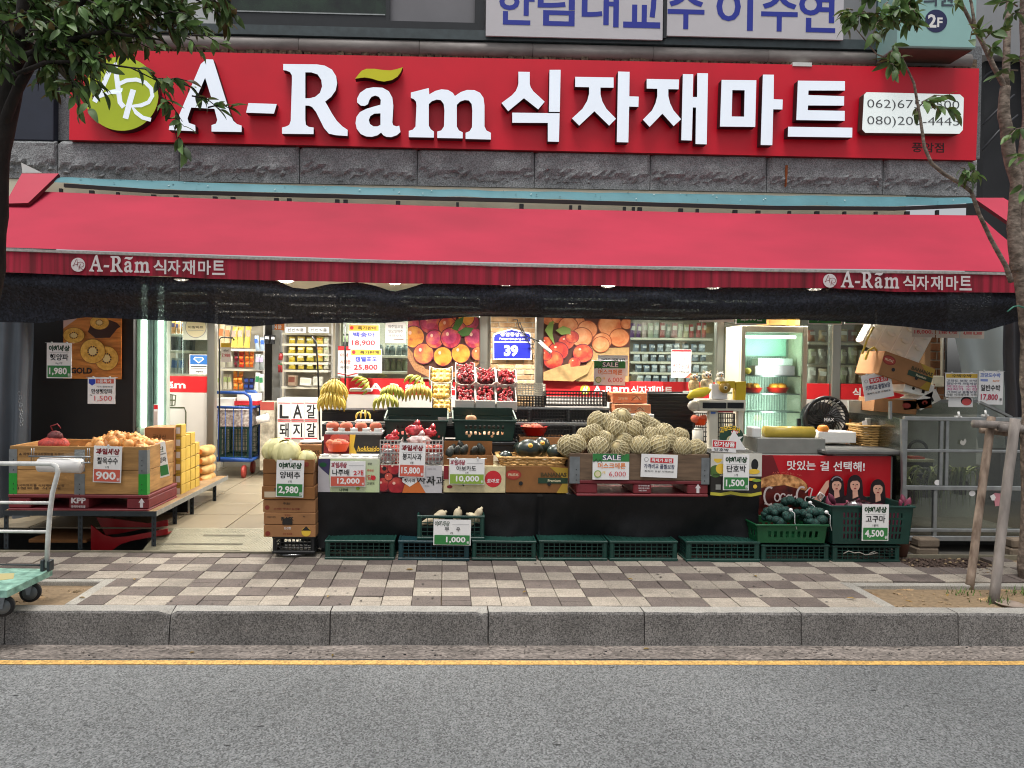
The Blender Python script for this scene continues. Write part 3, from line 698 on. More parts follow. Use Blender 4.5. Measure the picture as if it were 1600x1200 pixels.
for pts, ex in (([W(8, 318, 6.95), W(44, 317, 6.95), W(92, 271, 7.3), W(34, 271, 7.3)], None), ([W(1521, 309, 7.3), W(1568, 309, 7.3), W(1640, 352, 6.95), W(1579, 349, 6.95)], None)):
 n = (pts[1] - pts[0]).cross(pts[2] - pts[1]).normalized(); n = n if n.y > 0 else -n
 mb = MB(); mb.poly3(pts, n * .035, HOOD, M('hood_edge', '#5d1622', .6)); mb.build('end_hood', AWN)
mb = MB(); mb.prism([(33, 254), (66, 270), (35, 270)], 7.34, WPAINT, .02); mb.build('end_bracket', AWN)
CREAMW = M('cream_fascia', '#d8cfb8', .7, .06)
mb = MB(); mb.box((-4.6, 7.43, 3.24), (4.9, 7.62, W(700, 291, 7.42).z - .004), CREAMW); mb.build('fascia', bld)
mb = MB(); mb.box((-6, 7.0, 2.575), (5.5, 8.615, 2.618), M('soffit_board', '#c9c4b6', .7, .05)); mb.build('soffit', bld)
# shade net
def netmat():
 mt = bpy.data.materials.new('shade_net_weave'); mt.use_nodes = True; t = mt.node_tree; b = t.nodes['Principled BSDF']; L = t.links.new
 b.inputs['Roughness'].default_value = .7; b.inputs['Specular IOR Level'].default_value = .25
 tc = t.nodes.new('ShaderNodeTexCoord'); mp = t.nodes.new('ShaderNodeMapping'); mp.inputs['Scale'].default_value = (62, 40, 62); L(tc.outputs['Object'], mp.inputs[0])
 v = t.nodes.new('ShaderNodeTexVoronoi'); v.inputs['Scale'].default_value = 1; L(mp.outputs[0], v.inputs['Vector'])
 cr = t.nodes.new('ShaderNodeValToRGB'); ce = cr.color_ramp.elements; ce[0].color = (.013, .014, .019, 1); ce[1].color = (.036, .039, .056, 1); ce[0].position = .35; ce[1].position = .95; L(v.outputs['Color'], cr.inputs[0]); L(cr.outputs[0], b.inputs['Base Color'])  # lighter cells paint in the light caught by the threads
 n = t.nodes.new('ShaderNodeTexNoise'); n.inputs['Scale'].default_value = 2.4; L(tc.outputs['Object'], n.inputs['Vector'])
 a = t.nodes.new('ShaderNodeMath'); a.operation = 'MULTIPLY_ADD'; a.inputs[1].default_value = .3; a.inputs[2].default_value = .10; L(n.outputs['Fac'], a.inputs[0])
 g = t.nodes.new('ShaderNodeMath'); g.operation = 'GREATER_THAN'; L(v.outputs['Distance'], g.inputs[0]); L(a.outputs[0], g.inputs[1])
 mr = t.nodes.new('ShaderNodeMapRange'); mr.inputs[3].default_value = .90; mr.inputs[4].default_value = .992; L(g.outputs[0], mr.inputs[0])
 L(mr.outputs[0], b.inputs['Alpha'])
 bp = t.nodes.new('ShaderNodeBump'); bp.inputs['Strength'].default_value = .4; bp.inputs['Distance'].default_value = .002; L(v.outputs['Distance'], bp.inputs['Height']); L(bp.outputs[0], b.inputs['Normal'])
 return mt
NET = netmat()
nb = [(-70, 500), (0, 502), (55, 503), (120, 494), (200, 497), (300, 502), (385, 509), (440, 504), (520, 503), (600, 503), (680, 497), (740, 492), (800, 493), (870, 495), (1000, 498), (1070, 499), (1180, 497), (1260, 498), (1330, 501), (1430, 509), (1500, 517), (1560, 516), (1640, 492)]
ntop = [(-70, 424), (0, 425), (420, 437), (432, 438), (455, 449), (480, 452), (515, 444), (560, 441), (585, 446), (615, 456), (640, 450), (665, 442), (800, 445), (1300, 450), (1400, 455), (1640, 458)]
fold = [(-70, 470), (0, 458), (100, 462), (240, 468), (330, 472), (400, 478), (640, 484), (800, 487), (1200, 491), (1440, 492), (1520, 487), (1640, 480)]
NY = 6.40
def pl(l, x, Y): return interp([W(a, b, Y) for a, b in l], x)
vs = []; fs = []; n = 170; K = 10
nbW, ntW, fdW = [[W(a, b, NY) for a, b in l] for l in (nb, ntop, fold)]
for i in range(n + 1):
 x = XA + .02 + (XB - XA - .04) * i / n; t, b, f_ = interp(ntW, x).z, interp(nbW, x).z, interp(fdW, x).z
 for k in range(K + 1):
  if k <= 6: v = k / 6; z = t + (f_ - t) * v; y = NY + .05 * v * v - .05 * math.sin(math.pi * v) + .035 * noise.noise((x * 2.2, v * 1.6, 0)) + .012 * noise.noise((x * 9 - v * 6, v * 3, 7))
  else: v = (k - 6) / 4; z = f_ + (b - f_) * v; y = NY + .05 + .10 * math.sin(v * math.pi * .5) + .03 * noise.noise((x * 2, v, 4)) + .012 * noise.noise((x * 8 + v * 3, v * 2, 4))
  z += .006 * noise.noise((x * 4, k * .6, 1)) * (0 < k < K)
  vs.append((x, y, z))
for i in range(n):
 for k in range(K): q = i * (K + 1) + k; fs.append((q, q + 1, q + K + 2, q + K + 1))
net = MB().add(vs, fs, NET, True).build('shade_net', at=(0, NY, 2.2))
tag(net, 'black shade net hanging in folds under the red awning valance', 'net')
DLM = M('downlight_glow', '#fff2dc', .4, 0, emit=40); RING = M('downlight_ring', '#e6e3da', .4)
dl = thing('downlight', 'round recessed downlight behind the left end of the shade net', 'downlight', group='downlights in the awning soffit')
mb = MB(); mb.lathe([(.095, -.0), (.095, -.03), (.08, -.034), (.08, -.012)], RING, 18); mb.build('ring', dl)
mb = MB(); mb.lathe([(.076, -.028), (.05, -.045)], DLM, 14); mb.build('lamp_face', dl)
DLP = [(283, 436), (447, 441), (617, 445), (790, 448), (950, 450), (1115, 451), (1273, 454)]
DLL = ['round downlight behind the shade net over the kiwi poster and doorway', 'bright downlight showing in the net dip left over the entrance', 'bright downlight showing in the net dip above the plum poster', 'downlight glinting through the net above the blue house number', 'downlight glinting through the net above the peach poster', 'downlight glinting through the net above the fridge and owls', 'downlight glinting through the net above the crooked box stack']
for i, (px, py) in enumerate(DLP):
 p = W(px, py, 7.55); d = place(dl, (p.x, 7.55, 2.573), 0, DLL[i], first=(i == 0))
 ld = bpy.data.lights.new('downlight_lamp', 'SPOT'); ld.energy = 120; ld.spot_size = R(150); ld.spot_blend = .6; ld.color = (1, .95, .86); ld.shadow_soft_size = .06
 lo = bpy.data.objects.new('downlight_lamp', ld); col.objects.link(lo); lo.location = (p.x, 7.55, 2.50)
# shop front and interior
WALLI = M('interior_wall', '#cfc6b2', .8, .05, 3)
def room():
 mb = MB(); mb.box((-5.2, 14.5, 0), (6.2, 14.6, 2.9), WALLI); mb.build('back_wall', kind='structure')
 mb = MB(); mb.box((-5.2, 8.75, 0), (-5.1, 14.5, 2.9), WALLI); mb.build('side_wall', kind='structure')
 mb = MB(); mb.box((6.1, 8.75, 0), (6.2, 14.5, 2.9), WALLI); mb.build('side_wall', kind='structure')
 mb = MB(); mb.box((-5.2, 8.621, 2.62), (6.2, 14.6, 2.68), M('ceiling_white', '#d8d5cc', .8, .03)); mb.build('ceiling', kind='structure')
room()
TUBE = M('fluorescent_tube', '#fff8ea', .4, 0, emit=2.2)
fl = thing('ceiling_light', 'white fluorescent batten on the shop ceiling', 'ceiling light', group='fluorescent battens on the shop ceiling')
mb = MB(); mb.box((-.62, -.06, .012), (.62, .06, .05), WPAINT); mb.build('housing', fl)
mb = MB(); mb.tube([(-.6, 0, 0), (.6, 0, 0)], .018, TUBE, 8); mb.build('tube', fl)
k = 0
for y in (9.3, 10.8, 12.4, 13.8):
 for x in (-3.6, -1.8, 0, 1.8, 3.6):
  place(fl, (x, y, 2.565), 0, first=(k == 0)); k += 1
  if y in (9.3, 12.4):
   ld = bpy.data.lights.new('batten_lamp', 'AREA'); ld.shape = 'RECTANGLE'; ld.size = 1.2; ld.size_y = .1; ld.energy = 42; ld.color = (1, .985, .95)
   lo = bpy.data.objects.new('batten_lamp', ld); col.objects.link(lo); lo.location = (x, y, 2.54)
gf = thing('shop_glazing', 'glazed shop front with steel posts and a red lettered band along the panes', 'shop front', (0, YG, 0))
POSTM = STEEL
for a, b in ((325, 337), (524, 531), (748, 765), (836, 848), (1117, 1128), (1296, 1310), (1455, 1459)):
 x0, x1 = W(a, 600, YG).x, W(b, 600, YG).x; mb = MB(); mb.bbox((x0, YG - .05, FZ), (x1, YG + .06, 2.62), POSTM, .008); mb.build('post', gf)
REDB = M('red_band_film', '#c41b22', .5, .04)
LOWP = M('frosted_lower_panel', '#c8c3bd', .5, .05, 3)
for a, b, t in ((262, 325, 'left'), (531, 748, 'm'), (848, 1117, 'm2'), (1128, 1296, 'r'), (1310, 1455, 'r2')):
 x0, x1 = W(a, 600, YG).x + .004, W(b, 600, YG).x - .004
 mb = MB(); mb.box((x0, YG, 1.50 if t != 'left' else 1.52), (x1, YG + .01, 2.61), GLASS); mb.build('pane', gf)
 mb = MB(); mb.box((x0, YG - .006, 1.302), (x1, YG + .012, 1.498), REDB); bd = mb.build('red_band', gf)
 mb = MB(); mb.box((x0, YG - .004, FZ), (x1, YG + .011, 1.30), LOWP); lw = mb.build('lower_panel', gf)
 fc = facing(x0, x1, 1.302, 1.498, YG - .007); L = x1 - x0
 def bandtext(px, py, wpx, s, h=.52): 
  p = W(px, py, YG); fc.text(s, (p.x - x0) / L, .55, h, WHITE, w=wpx * YG / 1100 / L, bold=.025)
 if t == 'left':
  bandtext(276, 597, 28, 'ãm', .42)
  fl_ = facing(x0, x1, FZ, 1.30, YG - .005)
  CARTI = P('cart_print', '#4d5038')
  for pts in ([(.02, .02), (.2, .03), (.18, .13), (.0, .14), (.02, .02)], [(.06, .03), (.05, .14)], [(.11, .03), (.11, .14)], [(.01, .08), (.19, .08)], [(.0, .155), (.42, .155), (.46, .2), (.46, .42)]): fl_.line(pts, .014, CARTI)
  fl_.build(lw)
 if t == 'm': bandtext(602, 599, 52, 'A-R', .5); bandtext(652, 599, 38, 'ãm', .4); bandtext(723, 601, 44, '식자재', .5)
 if t == 'm2':
  p = W(914, 605, YG); fc.disc((p.x - x0) / L, .55, .06 / L, YEL); fc.text('AR', (p.x - x0) / L, .55, .4, WHITE, w=.07 / L, slant=.3)
  bandtext(942, 606, 32, 'A-R', .5); bandtext(970, 606, 26, 'am', .38); bandtext(1018, 606, 66, '식자재마트', .55)
 if t == 'r2': bandtext(1338, 612, 13, '식', .6); bandtext(1362, 612, 24, '자재', .6)
 fc.build(bd)
bp_ = thing('brick_pillar', 'pale brick pillar behind the blue house number plate', 'pillar', (W(800, 600, 8.35).x, 8.35, FZ))
BRK = M('pale_brick', '#b08a62', .9, .22, 7, .4, 60, c2='#cdb088', rand=.28); MORT = M('mortar', '#b5aa98', .95, .1, 20)
x0, x1 = W(766, 600, 8.35).x, W(836, 600, 8.35).x
mb = MB(); mb.box((x0 + .004, 8.36, FZ), (x1 - .004, 8.54, 2.62), MORT); mb.build('mortar_core', bp_)
def bricks(par, x0, x1, z0, z1, Y, L=.2, hgt=.062, g=.011, m=BRK):
 bm_ = MB(); bm_.bbox((0, 0, 0), (L - g, .06, hgt - g), m, .004); o = bm_.build('brick'); full = o.data; bpy.data.objects.remove(o)
 j = 0; z = z0
 while z < z1 - .01:
  x = x0 - (L / 2 if j % 2 else 0)
  while x < x1 - .02:
   a, b = max(x, x0), min(x + L, x1)
   if b - a > .03: inst('brick', full, par, Matrix.Translation((a, Y + rnd.uniform(-.003, .003), z)) @ Matrix.Diagonal(((b - a - g) / (L - g), 1, 1, 1)))
   x += L
  z += hgt; j += 1
base = wloc(bp_)
bricks(bp_, x0 - base.x, x1 - base.x, 1.2 - base.z, 2.55 - base.z, 0)
bw = thing('brick_wall', 'narrow strip of brown brick wall beside the grey tarpaulin', 'wall', (W(1462, 600, 8.0).x, 8.0, FZ))
x0, x1 = W(1452, 600, 8).x, W(1480, 600, 8).x; base = wloc(bw)
mb = MB(); mb.box((x0, 8.01, FZ), (x1, 8.2, 2.62), MORT); mb.build('mortar_core', bw)
bricks(bw, x0 - base.x, x1 - base.x, .9 - base.z, 2.5 - base.z, 0, .19, .1, .014, M('brown_brick', '#8a5c3a', .9, .3, 6, .4, 60, rand=.3))
mb = MB(); mb.box((W(1444, 600, 7.9).x, 7.9, FZ), (W(1453, 600, 7.9).x, 8.0, 2.62), M('wood_trim', '#8a6b4c', .8, .3, 10, stretch=(1, 1, .1))); mb.build('wood_trim', bw)
# generic small builders
def placard(label, rect, Y, items, tilt=0, cat='price sign', name='price_sign', clips=1, thick=.003, yaw=0, tip=0, back=WHITE, group=None):
 """hanging paper board; rect in photograph pixels at depth Y"""
 x0, x1, z0, z1 = prect(*rect, Y); w, h = x1 - x0, z1 - z0
 t = thing(name, label, cat, ((x0 + x1) / 2, Y, z0), group)
 t.location = (0, 0, 0)
 mb = MB(); mb.box((-w / 2, 0, 0), (w / 2, thick, h), back); mb.build('board', t)
 fc = Face((-w / 2, -.0005, h), (w, 0, 0), (0, 0, -h))
 for it in items: getattr(fc, it[0])(*it[1:-1] if isinstance(it[-1], dict) else it[1:], **(it[-1] if isinstance(it[-1], dict) else {}))
 fc.build(t)
 if clips:
  mb = MB()
  for k in ((.2, .8) if clips > 1 else (.5,)):
   x = -w / 2 + w * k; mb.bbox((x - .008, -.006, h - .008), (x + .008, .008, h + .012), M('clear_clip', '#cfd4d4', .3), .003)
  if clips > 1: mb.tube([(-w / 2 - .02, .006, h + .002), (w / 2 + .02, .006, h + .002)], .0025, M('clip_wire', '#b9bcbc', .3, metal=.6), 5)
  mb.build('clip', t)
 t.location = ((x0 + x1) / 2, Y, z0); t.rotation_euler = (tip, tilt, yaw)
 return t
def fruit_ad(name, price, sub, band, head='야채세상', hm=DGREEN, outline=True):
 """shop price layout: logo, product, unit, price band"""
 it = []
 it += [('text', head, .5, .15, .17, hm, dict(w=.84, bold=.055)), ('line', [(.12, .275), (.9, .275)], .008, GREY)]
 it += [('text', name, .5, .40, .19, INK, dict(w=.74, bold=.02)), ('text', sub, .5, .575, .07, INK, dict(bold=.01)), ('rect', .04, .64, .96, .97, band)]
 it += [('text', price, .46, .81, .225, WHITE, dict(w=.72, bold=.03)), ('text', '원', .90, .90, .09, WHITE)]
 return it
def carton(label, x0, x1, y0, y1, z0, z1, m=CARD, items=(), cat='cardboard box', name='cardboard_box', group=None, open_top=False, right=None, handle=False, rz=0, tape=True):
 """closed or open carton; local origin at the middle of the base"""
 w, d, h = x1 - x0, y1 - y0, z1 - z0
 t = thing(name, label, cat, (0, 0, 0), group); mb = MB()
 if not open_top:
  mb.bbox((-w / 2, -d / 2, 0), (w / 2, d / 2, h), m, .004)
 else:
  q = .006
  mb.bbox((-w / 2, -d / 2, 0), (w / 2, -d / 2 + q, h), m, .002); mb.bbox((-w / 2, d / 2 - q, 0), (w / 2, d / 2, h), m, .002)
  mb.bbox((-w / 2, -d / 2 + q, 0), (-w / 2 + q, d / 2 - q, h), m, .002); mb.bbox((w / 2 - q, -d / 2 + q, 0), (w / 2, d / 2 - q, h), m, .002)
  mb.box((-w / 2 + q, -d / 2 + q, .002), (w / 2 - q, d / 2 - q, .008), CARDIN)
 mb.build('box_body', t)
 if not open_top and tape:
  mb = MB(); mb.box((-w / 2 + .003, -.024, h), (w / 2 - .003, .024, h + .0012), M('parcel_tape', '#b99b6b', .3)); mb.build('tape', t)
 fc = Face((-w / 2, -d / 2 - .0005, h), (w, 0, 0), (0, 0, -h))
 if handle: fc.disc(.5, .45, .07, P('hand_hole', '#21160d'))
 for it in items: getattr(fc, it[0])(*it[1:-1] if isinstance(it[-1], dict) else it[1:], **(it[-1] if isinstance(it[-1], dict) else {}))
 fc.build(t)
 if right:
  fc = Face((w / 2 + .0005, -d / 2, h), (0, d, 0), (0, 0, -h))
  for it in right: getattr(fc, it[0])(*it[1:-1] if isinstance(it[-1], dict) else it[1:], **(it[-1] if isinstance(it[-1], dict) else {}))
  fc.build(t)
 t.location = ((x0 + x1) / 2, (y0 + y1) / 2, z0); t.rotation_euler.z = rz
 return t
def pcarton(label, rect, Y, d, **k):
 x0, x1, z0, z1 = prect(*rect, Y); return carton(label, x0, x1, Y, Y + d, z0, z1, **k)
def lattice(mb, o, ux, uz, n, nx, nz, bw, bd, m, inset=0):
 """grid of bars on a rectangle"""
 o, ux, uz, n = Vector(o), Vector(ux), Vector(uz), Vector(n)
 Lx, Lz = ux.length, uz.length; ex, ez = ux.normalized(), uz.normalized()
 X = Matrix(((ex.x, n.x, ez.x, o.x), (ex.y, n.y, ez.y, o.y), (ex.z, n.z, ez.z, o.z), (0, 0, 0, 1)))
 for i in range(nx + 1): x = Lx * i / nx; mb.box((x - bw / 2, inset, 0), (x + bw / 2, inset + bd, Lz), m, X)
 for j in range(nz + 1): z = Lz * j / nz; mb.box((0, inset - .0012, z - bw / 2), (Lx, inset + bd - .0012, z + bw / 2), m, X)
def crate(w, d, h, m, nx=11, nz=4, lid=True, label='crate', slats=0, flare=0):
 """plastic lattice crate, local origin at base centre"""
 t = thing('crate', label, 'crate')
 mb = MB(); e = .035
 for sx in (-1, 1):
  for sy in (-1, 1):
   a = (sx * w / 2 - (e if sx > 0 else 0), sy * d / 2 - (e if sy > 0 else 0), 0); mb = MB(); mb.bbox(a, (a[0] + e, a[1] + e, h), m, .008); mb.build('corner_post', t)
 for nm, o, ux, nn, L, k in (('front', (-w / 2 + e, -d / 2 + .006, .028), (1, 0, 0), (0, 1, 0), w - 2 * e, nx), ('back', (w / 2 - e, d / 2 - .006, .028), (-1, 0, 0), (0, -1, 0), w - 2 * e, nx), ('left', (-w / 2 + .006, d / 2 - e, .028), (0, -1, 0), (1, 0, 0), d - 2 * e, nx - 3), ('right', (w / 2 - .006, -d / 2 + e, .028), (0, 1, 0), (-1, 0, 0), d - 2 * e, nx - 3)):
  mb = MB(); lattice(mb, o, Vector(ux) * L, (0, 0, h - .05), nn, k, nz, .006, .007, m); mb.build('lattice', t)
 for z0, z1 in ((0, .024), (h - .02, h)):
  mb = MB(); q = .012
  mb.bbox((-w / 2 - .004, -d / 2 - .004, z0), (w / 2 + .004, -d / 2 + q, z1), m, .004); mb.bbox((-w / 2 - .004, d / 2 - q, z0), (w / 2 + .004, d / 2 + .004, z1), m, .004)
  mb.bbox((-w / 2 - .004, -d / 2 + q + .001, z0 + .001), (-w / 2 + q, d / 2 - q - .001, z1 - .001), m, .004); mb.bbox((w / 2 - q, -d / 2 + q + .001, z0 + .001), (w / 2 + .004, d / 2 - q - .001, z1 - .001), m, .004)
  mb.build('rim', t)
 mb = MB()
 if lid:
  mb.box((-w / 2 + .014, -d / 2 + .014, h - .016), (w / 2 - .014, d / 2 - .014, h - .008), m)
  for i in range(12): x = -w / 2 + .03 + (w - .06) * i / 11; mb.box((x - .004, -d / 2 + .02, h - .008), (x + .004, d / 2 - .02, h - .004), m)
 else: mb.box((-w / 2 + .014, -d / 2 + .014, .004), (w / 2 - .014, d / 2 - .014, .01), m)
 mb.build('slatted_base' if lid else 'floor_panel', t)
 return t
def fruit(name, label, r, m, cat, dimple=.25, stem=True, squash=.92, n=14):
 """round fruit with a dimple and stem, origin at its centre"""
 mb = MB(); prof = []
 for i in range(11):
  a = math.pi * i / 10; rr = math.sin(a); z = -math.cos(a) * squash
  if i >= 8: z -= dimple * (1 - rr) ** 1.4
  prof.append((max(.015, rr) * r, z * r))
 mb.lathe(prof, m, n, fn=lambda q: q * (1 + .05 * noise.noise(q * (2.2 / r))))
 if stem: mb.tube([(0, 0, r * (squash - dimple - .02)), (r * .08, 0, r * (squash + .05))], r * .05, BROWNINK, 5)
 return mb
def scatter_obj(mb, name, label, cat, locs, group, scale=(.9, 1.1), rot=True):
 """first object from mb, the rest copies; locs = (x, y, z)"""
 src = None; out = []
 for i, l in enumerate(locs):
  if src is None: o = mb.build(name); tag(o, label, cat, group); src = o
  else: o = src.copy(); col.objects.link(o)
  o.location = l
  o.rotation_euler = (rnd.uniform(-.6, .6), rnd.uniform(-.6, .6), rnd.uniform(0, 6.28)) if rot is True else (0, 0, rnd.uniform(-.2, .2))
  s = rnd.uniform(*scale); o.scale = (s, s, s); out.append(o)
  if '%s' in label: o['label'] = label % ORD[len(locs)][i]
 return out
ORD = {4: ('leftmost', 'second from the left', 'third from the left', 'rightmost'), 2: ('left', 'right')}
APPLE = M('apple_skin', '#a3252b', .35, .35, 14, c2='#c9553f', rand=.15); PEACH = M('peach_skin', '#cf7a4e', .7, .25, 12, c2='#b9503f', rand=.12)
ORANGEF = M('orange_skin', '#d98525', .5, .1, 8, .2, 300); CHERRY = M('cherry_skin', '#a81a2a', .25, .35, 30, rand=.45, c2='#cf5c60')
BAN_Y = M('banana_skin', '#d6b440', .5, .12, 9, c2='#e0c95c', rand=.08); BAN_G = M('green_banana_skin', '#bdb443', .5, .15, 9, c2='#9ea63c', rand=.1); BTIP = M('banana_tip', '#4a3c1c', .8)
# poster prints
def sphere_print(name, cols, noisy=.12, sc_=9):
 """printed photograph of a round fruit: radial colour set by UV"""
 if name in MATS: return MATS[name]
 mt = bpy.data.materials.new(name); mt.use_nodes = True; MATS[name] = mt; t = mt.node_tree; b = t.nodes['Principled BSDF']; L = t.links.new; b.inputs['Roughness'].default_value = .4
 tc = t.nodes.new('ShaderNodeTexCoord'); n = t.nodes.new('ShaderNodeTexNoise'); n.inputs['Scale'].default_value = sc_; n.inputs['Detail'].default_value = 4; L(tc.outputs['Object'], n.inputs['Vector'])
 r = t.nodes.new('ShaderNodeValToRGB'); e = r.color_ramp.elements; e[0].position = .32; e[0].color = (*lin(cols[0]), 1); e[1].position = .68; e[1].color = (*lin(cols[2]), 1)
 k = e.new(.5); k.color = (*lin(cols[1]), 1); L(n.outputs['Fac'], r.inputs[0]); L(r.outputs[0], b.inputs['Base Color']); return mt
PLUM = [sphere_print('plum_print_red', ('#7e1a3c', '#b52d4c', '#d98a4a')), sphere_print('plum_print_gold', ('#b5502e', '#dd8f35', '#e6a848')), sphere_print('plum_print_mix', ('#a52a48', '#cf6a45', '#e0a04a'))]
PCH = [sphere_print('peach_print', ('#c9663c', '#dd8a58', '#eba878')), sphere_print('nectarine_print', ('#8e1f22', '#b8342c', '#cf6a40'))]
PCHL = sphere_print('peach_light_print', ('#d27a4c', '#e39a68', '#efb488')); NECL = sphere_print('nectarine_light_print', ('#a32a26', '#c4432f', '#d97a48')); PLUML = sphere_print('plum_print_pink', ('#8e2450', '#c04468', '#d9806a')); PLUMD = P('plum_rim_print', '#5a1a2c'); PCHD = P('peach_rim_print', '#8a4426'); SHINE = P('print_highlight', '#eab9a4')
def poster(name, label, rect, Y, draw, cat='poster', bgm=None):
 x0, x1, z0, z1 = prect(*rect, Y); w, h = x1 - x0, z1 - z0
 t = thing(name, label, cat, ((x0 + x1) / 2, Y, z0))
 mb = MB(); mb.box((x0, Y, z0), (x1, Y + .004, z1), bgm or DKRED); mb.build('sheet', t)
 fc = facing(x0, x1, z0, z1, Y - .0005); draw(fc, lambda px: (px - rect[0]) / (rect[2] - rect[0]), lambda py: (py - rect[1]) / (rect[3] - rect[1])); fc.build(t)
 return t
def clipdisc(fc, cx, cy, r, ry, m, n=26):
 pts = [(min(1, max(0, cx + r * math.cos(2 * math.pi * i / n))), min(1, max(0, cy + ry * math.sin(2 * math.pi * i / n)))) for i in range(n)]
 try: fc.poly(pts, m)
 except Exception: pass
def d_plum(fc, X, Y_):
 fc.rect(0, 0, 1, 1, P('poster_brown', '#4b2a1e'))
 BSK = M('basket_print', '#a5754c', .6, .3, 60)
 fc.poly([(0, .50), (.25, .86), (.5, .95), (.8, .86), (1, .66), (1, .76), (.8, .97), (.5, 1), (.3, 1), (.1, .88), (0, .68)], BSK)
 for i, (px, py, r) in enumerate(((642, 510, 14), (646, 527, 16), (672, 505, 16), (700, 495, 12), (699, 510, 14), (735, 503, 12), (728, 496, 12), (741, 528, 15), (716, 515, 12), (662, 553, 15), (679, 530, 13.5), (692, 557, 14), (720, 552, 14), (704, 528, 15), (747, 552, 10))):
  clipdisc(fc, X(px), Y_(py), r * 1.09 / 111, r * 1.09 / 93, PLUMD); clipdisc(fc, X(px), Y_(py), r / 111, r / 93, [PLUM[0], PLUM[2], PLUM[0], PLUM[1]][(i * 3 + i // 4) % 4])
  clipdisc(fc, X(px - r * .13), Y_(py - r * .15), r * .74 / 111, r * .74 / 93, [PLUML, PLUM[2], PLUML, PLUM[1]][(i * 3 + i // 4) % 4], 18); clipdisc(fc, X(px - r * .35), Y_(py - r * .4), r * .16 / 111, r * .2 / 93, SHINE, 8)
 LF = P('leaf_print', '#3f6a2a')
 fc.poly([(X(706), Y_(514)), (X(712), Y_(500)), (X(724), Y_(494.5)), (X(722), Y_(505)), (X(714), Y_(517))], LF); fc.poly([(X(714), Y_(519)), (X(726), Y_(511)), (X(740), Y_(512)), (X(732), Y_(524)), (X(722), Y_(526))], LF)
poster('fruit_poster', 'plum poster with purple and gold plums in a woven basket', (637, 495, 749, 590), YG - .06, d_plum)
def d_peach(fc, X, Y_):
 fc.rect(0, 0, 1, 1, P('poster_peach_dark', '#4a2318'))
 BX = M('punnet_print', '#a88a5a', .6, .15, 20)
 fc.poly([(X(905), Y_(536)), (X(932), Y_(544)), (X(983), Y_(542)), (X(983), Y_(596)), (X(900), Y_(596)), (X(925), Y_(556))], BX)
 for i, (px, py, r) in enumerate(((858, 499, 11), (870, 497, 9), (905, 503, 8), (887, 510, 15), (917, 515, 15), (952, 508, 18), (978, 505, 9), (967, 527, 15), (940, 533, 14), (908, 527, 16), (938, 538, 13))):
  clipdisc(fc, X(px), Y_(py), r * 1.08 / 135, r / 100, PCHD); clipdisc(fc, X(px), Y_(py), r / 135, r / 100 * .92, PCH[0]); clipdisc(fc, X(px - r * .14), Y_(py - r * .16), r * .72 / 135, r * .68 / 100, PCHL, 18)
 for px, py, r in ((853, 538, 12), (884, 535, 12), (872, 549, 15), (893, 527, 10), (910, 552, 15), (864, 563, 15), (897, 567, 9), (852, 556, 9)):
  clipdisc(fc, X(px), Y_(py), r * 1.08 / 135, r / 100, PLUMD); clipdisc(fc, X(px), Y_(py), r / 135, r / 100 * .92, PCH[1]); clipdisc(fc, X(px - r * .16), Y_(py - r * .18), r * .66 / 135, r * .62 / 100, NECL, 16); clipdisc(fc, X(px - r * .32), Y_(py - r * .4), r * .14 / 135, r * .12 / 100, SHINE, 8)
 fc.poly([(0, Y_(582)), (X(875), Y_(572)), (X(890), Y_(568)), (X(891), Y_(574)), (X(920), Y_(570)), (X(930), Y_(555)), (X(918), Y_(583)), (X(895), Y_(596)), (0, 1)], BX)
 LF = P('pale_leaf_print', '#7d9a4a')
 fc.poly([(X(850), Y_(517)), (X(857), Y_(505)), (X(864), Y_(502)), (X(862), Y_(522)), (X(866), Y_(540)), (X(856), Y_(526))], LF); fc.poly([(X(867), Y_(517)), (X(878), Y_(510)), (X(890), Y_(514)), (X(890), Y_(522)), (X(876), Y_(524))], LF)
poster('fruit_poster', 'peach poster with orange peaches and red nectarines in punnets', (849, 497, 984, 595), YG - .06, d_peach)
# house number plate
hn = thing('house_number', 'blue house number plate 39 with white rim on the brick pillar', 'number plate', W(801, 563, 8.30))
mb = MB(); mb.prism([(770, 525), (772, 521), (799, 513), (828, 520), (830, 524), (831, 562), (770, 562)], 8.30, WHITE, .012); mb.build('rim', hn)
mb = MB(); BLP = P('plate_blue', '#1a24a0', .4); mb.prism([(772, 527), (774, 523), (799, 515.5), (827, 522), (828.5, 526), (829, 533.5), (772, 533)], 8.297, BLP, .002); mb.prism([(772, 535), (829, 535.5), (829, 560), (772, 560)], 8.297, BLP, .002); mb.build('plate', hn)
x0, x1, z0, z1 = prect(770, 513, 831, 563, 8.2955); fc = facing(x0, x1, z0, z1, 8.2955)
fc.text('풍암중앙로', .5, .19, .13, WHITE, w=.62, bold=.03); fc.text('Pungamjungang-ro', .5, .335, .085, WHITE, w=.66); fc.text('39', .47, .70, .36, WHITE, w=.36, bold=.05); fc.build(hn)
wl = thing('clip_lamp', 'white stick lamp with a black looped cable hooked over the number plate', 'lamp', W(858, 552, 8.2))
mb = MB(); mb.tube([W(842, 533, 8.2), W(861, 551, 8.2)], .022, M('stick_lamp_white', '#e8e6dc', .4), 8); mb.build('stick', wl)
mb = MB(); mb.tube([W(x, y, 8.18) for x, y in ((801, 500), (808, 499), (811, 510), (818, 522), (828, 528), (836, 531), (843, 534))], .007, BLACKP, 6); mb.tube([W(x, y, 8.17) for x, y in ((812, 503), (817, 516), (822, 525), (820, 531), (830, 527), (835, 533), (834, 539), (827, 537), (824, 530))], .006, BLACKP, 6); mb.build('cable', wl)
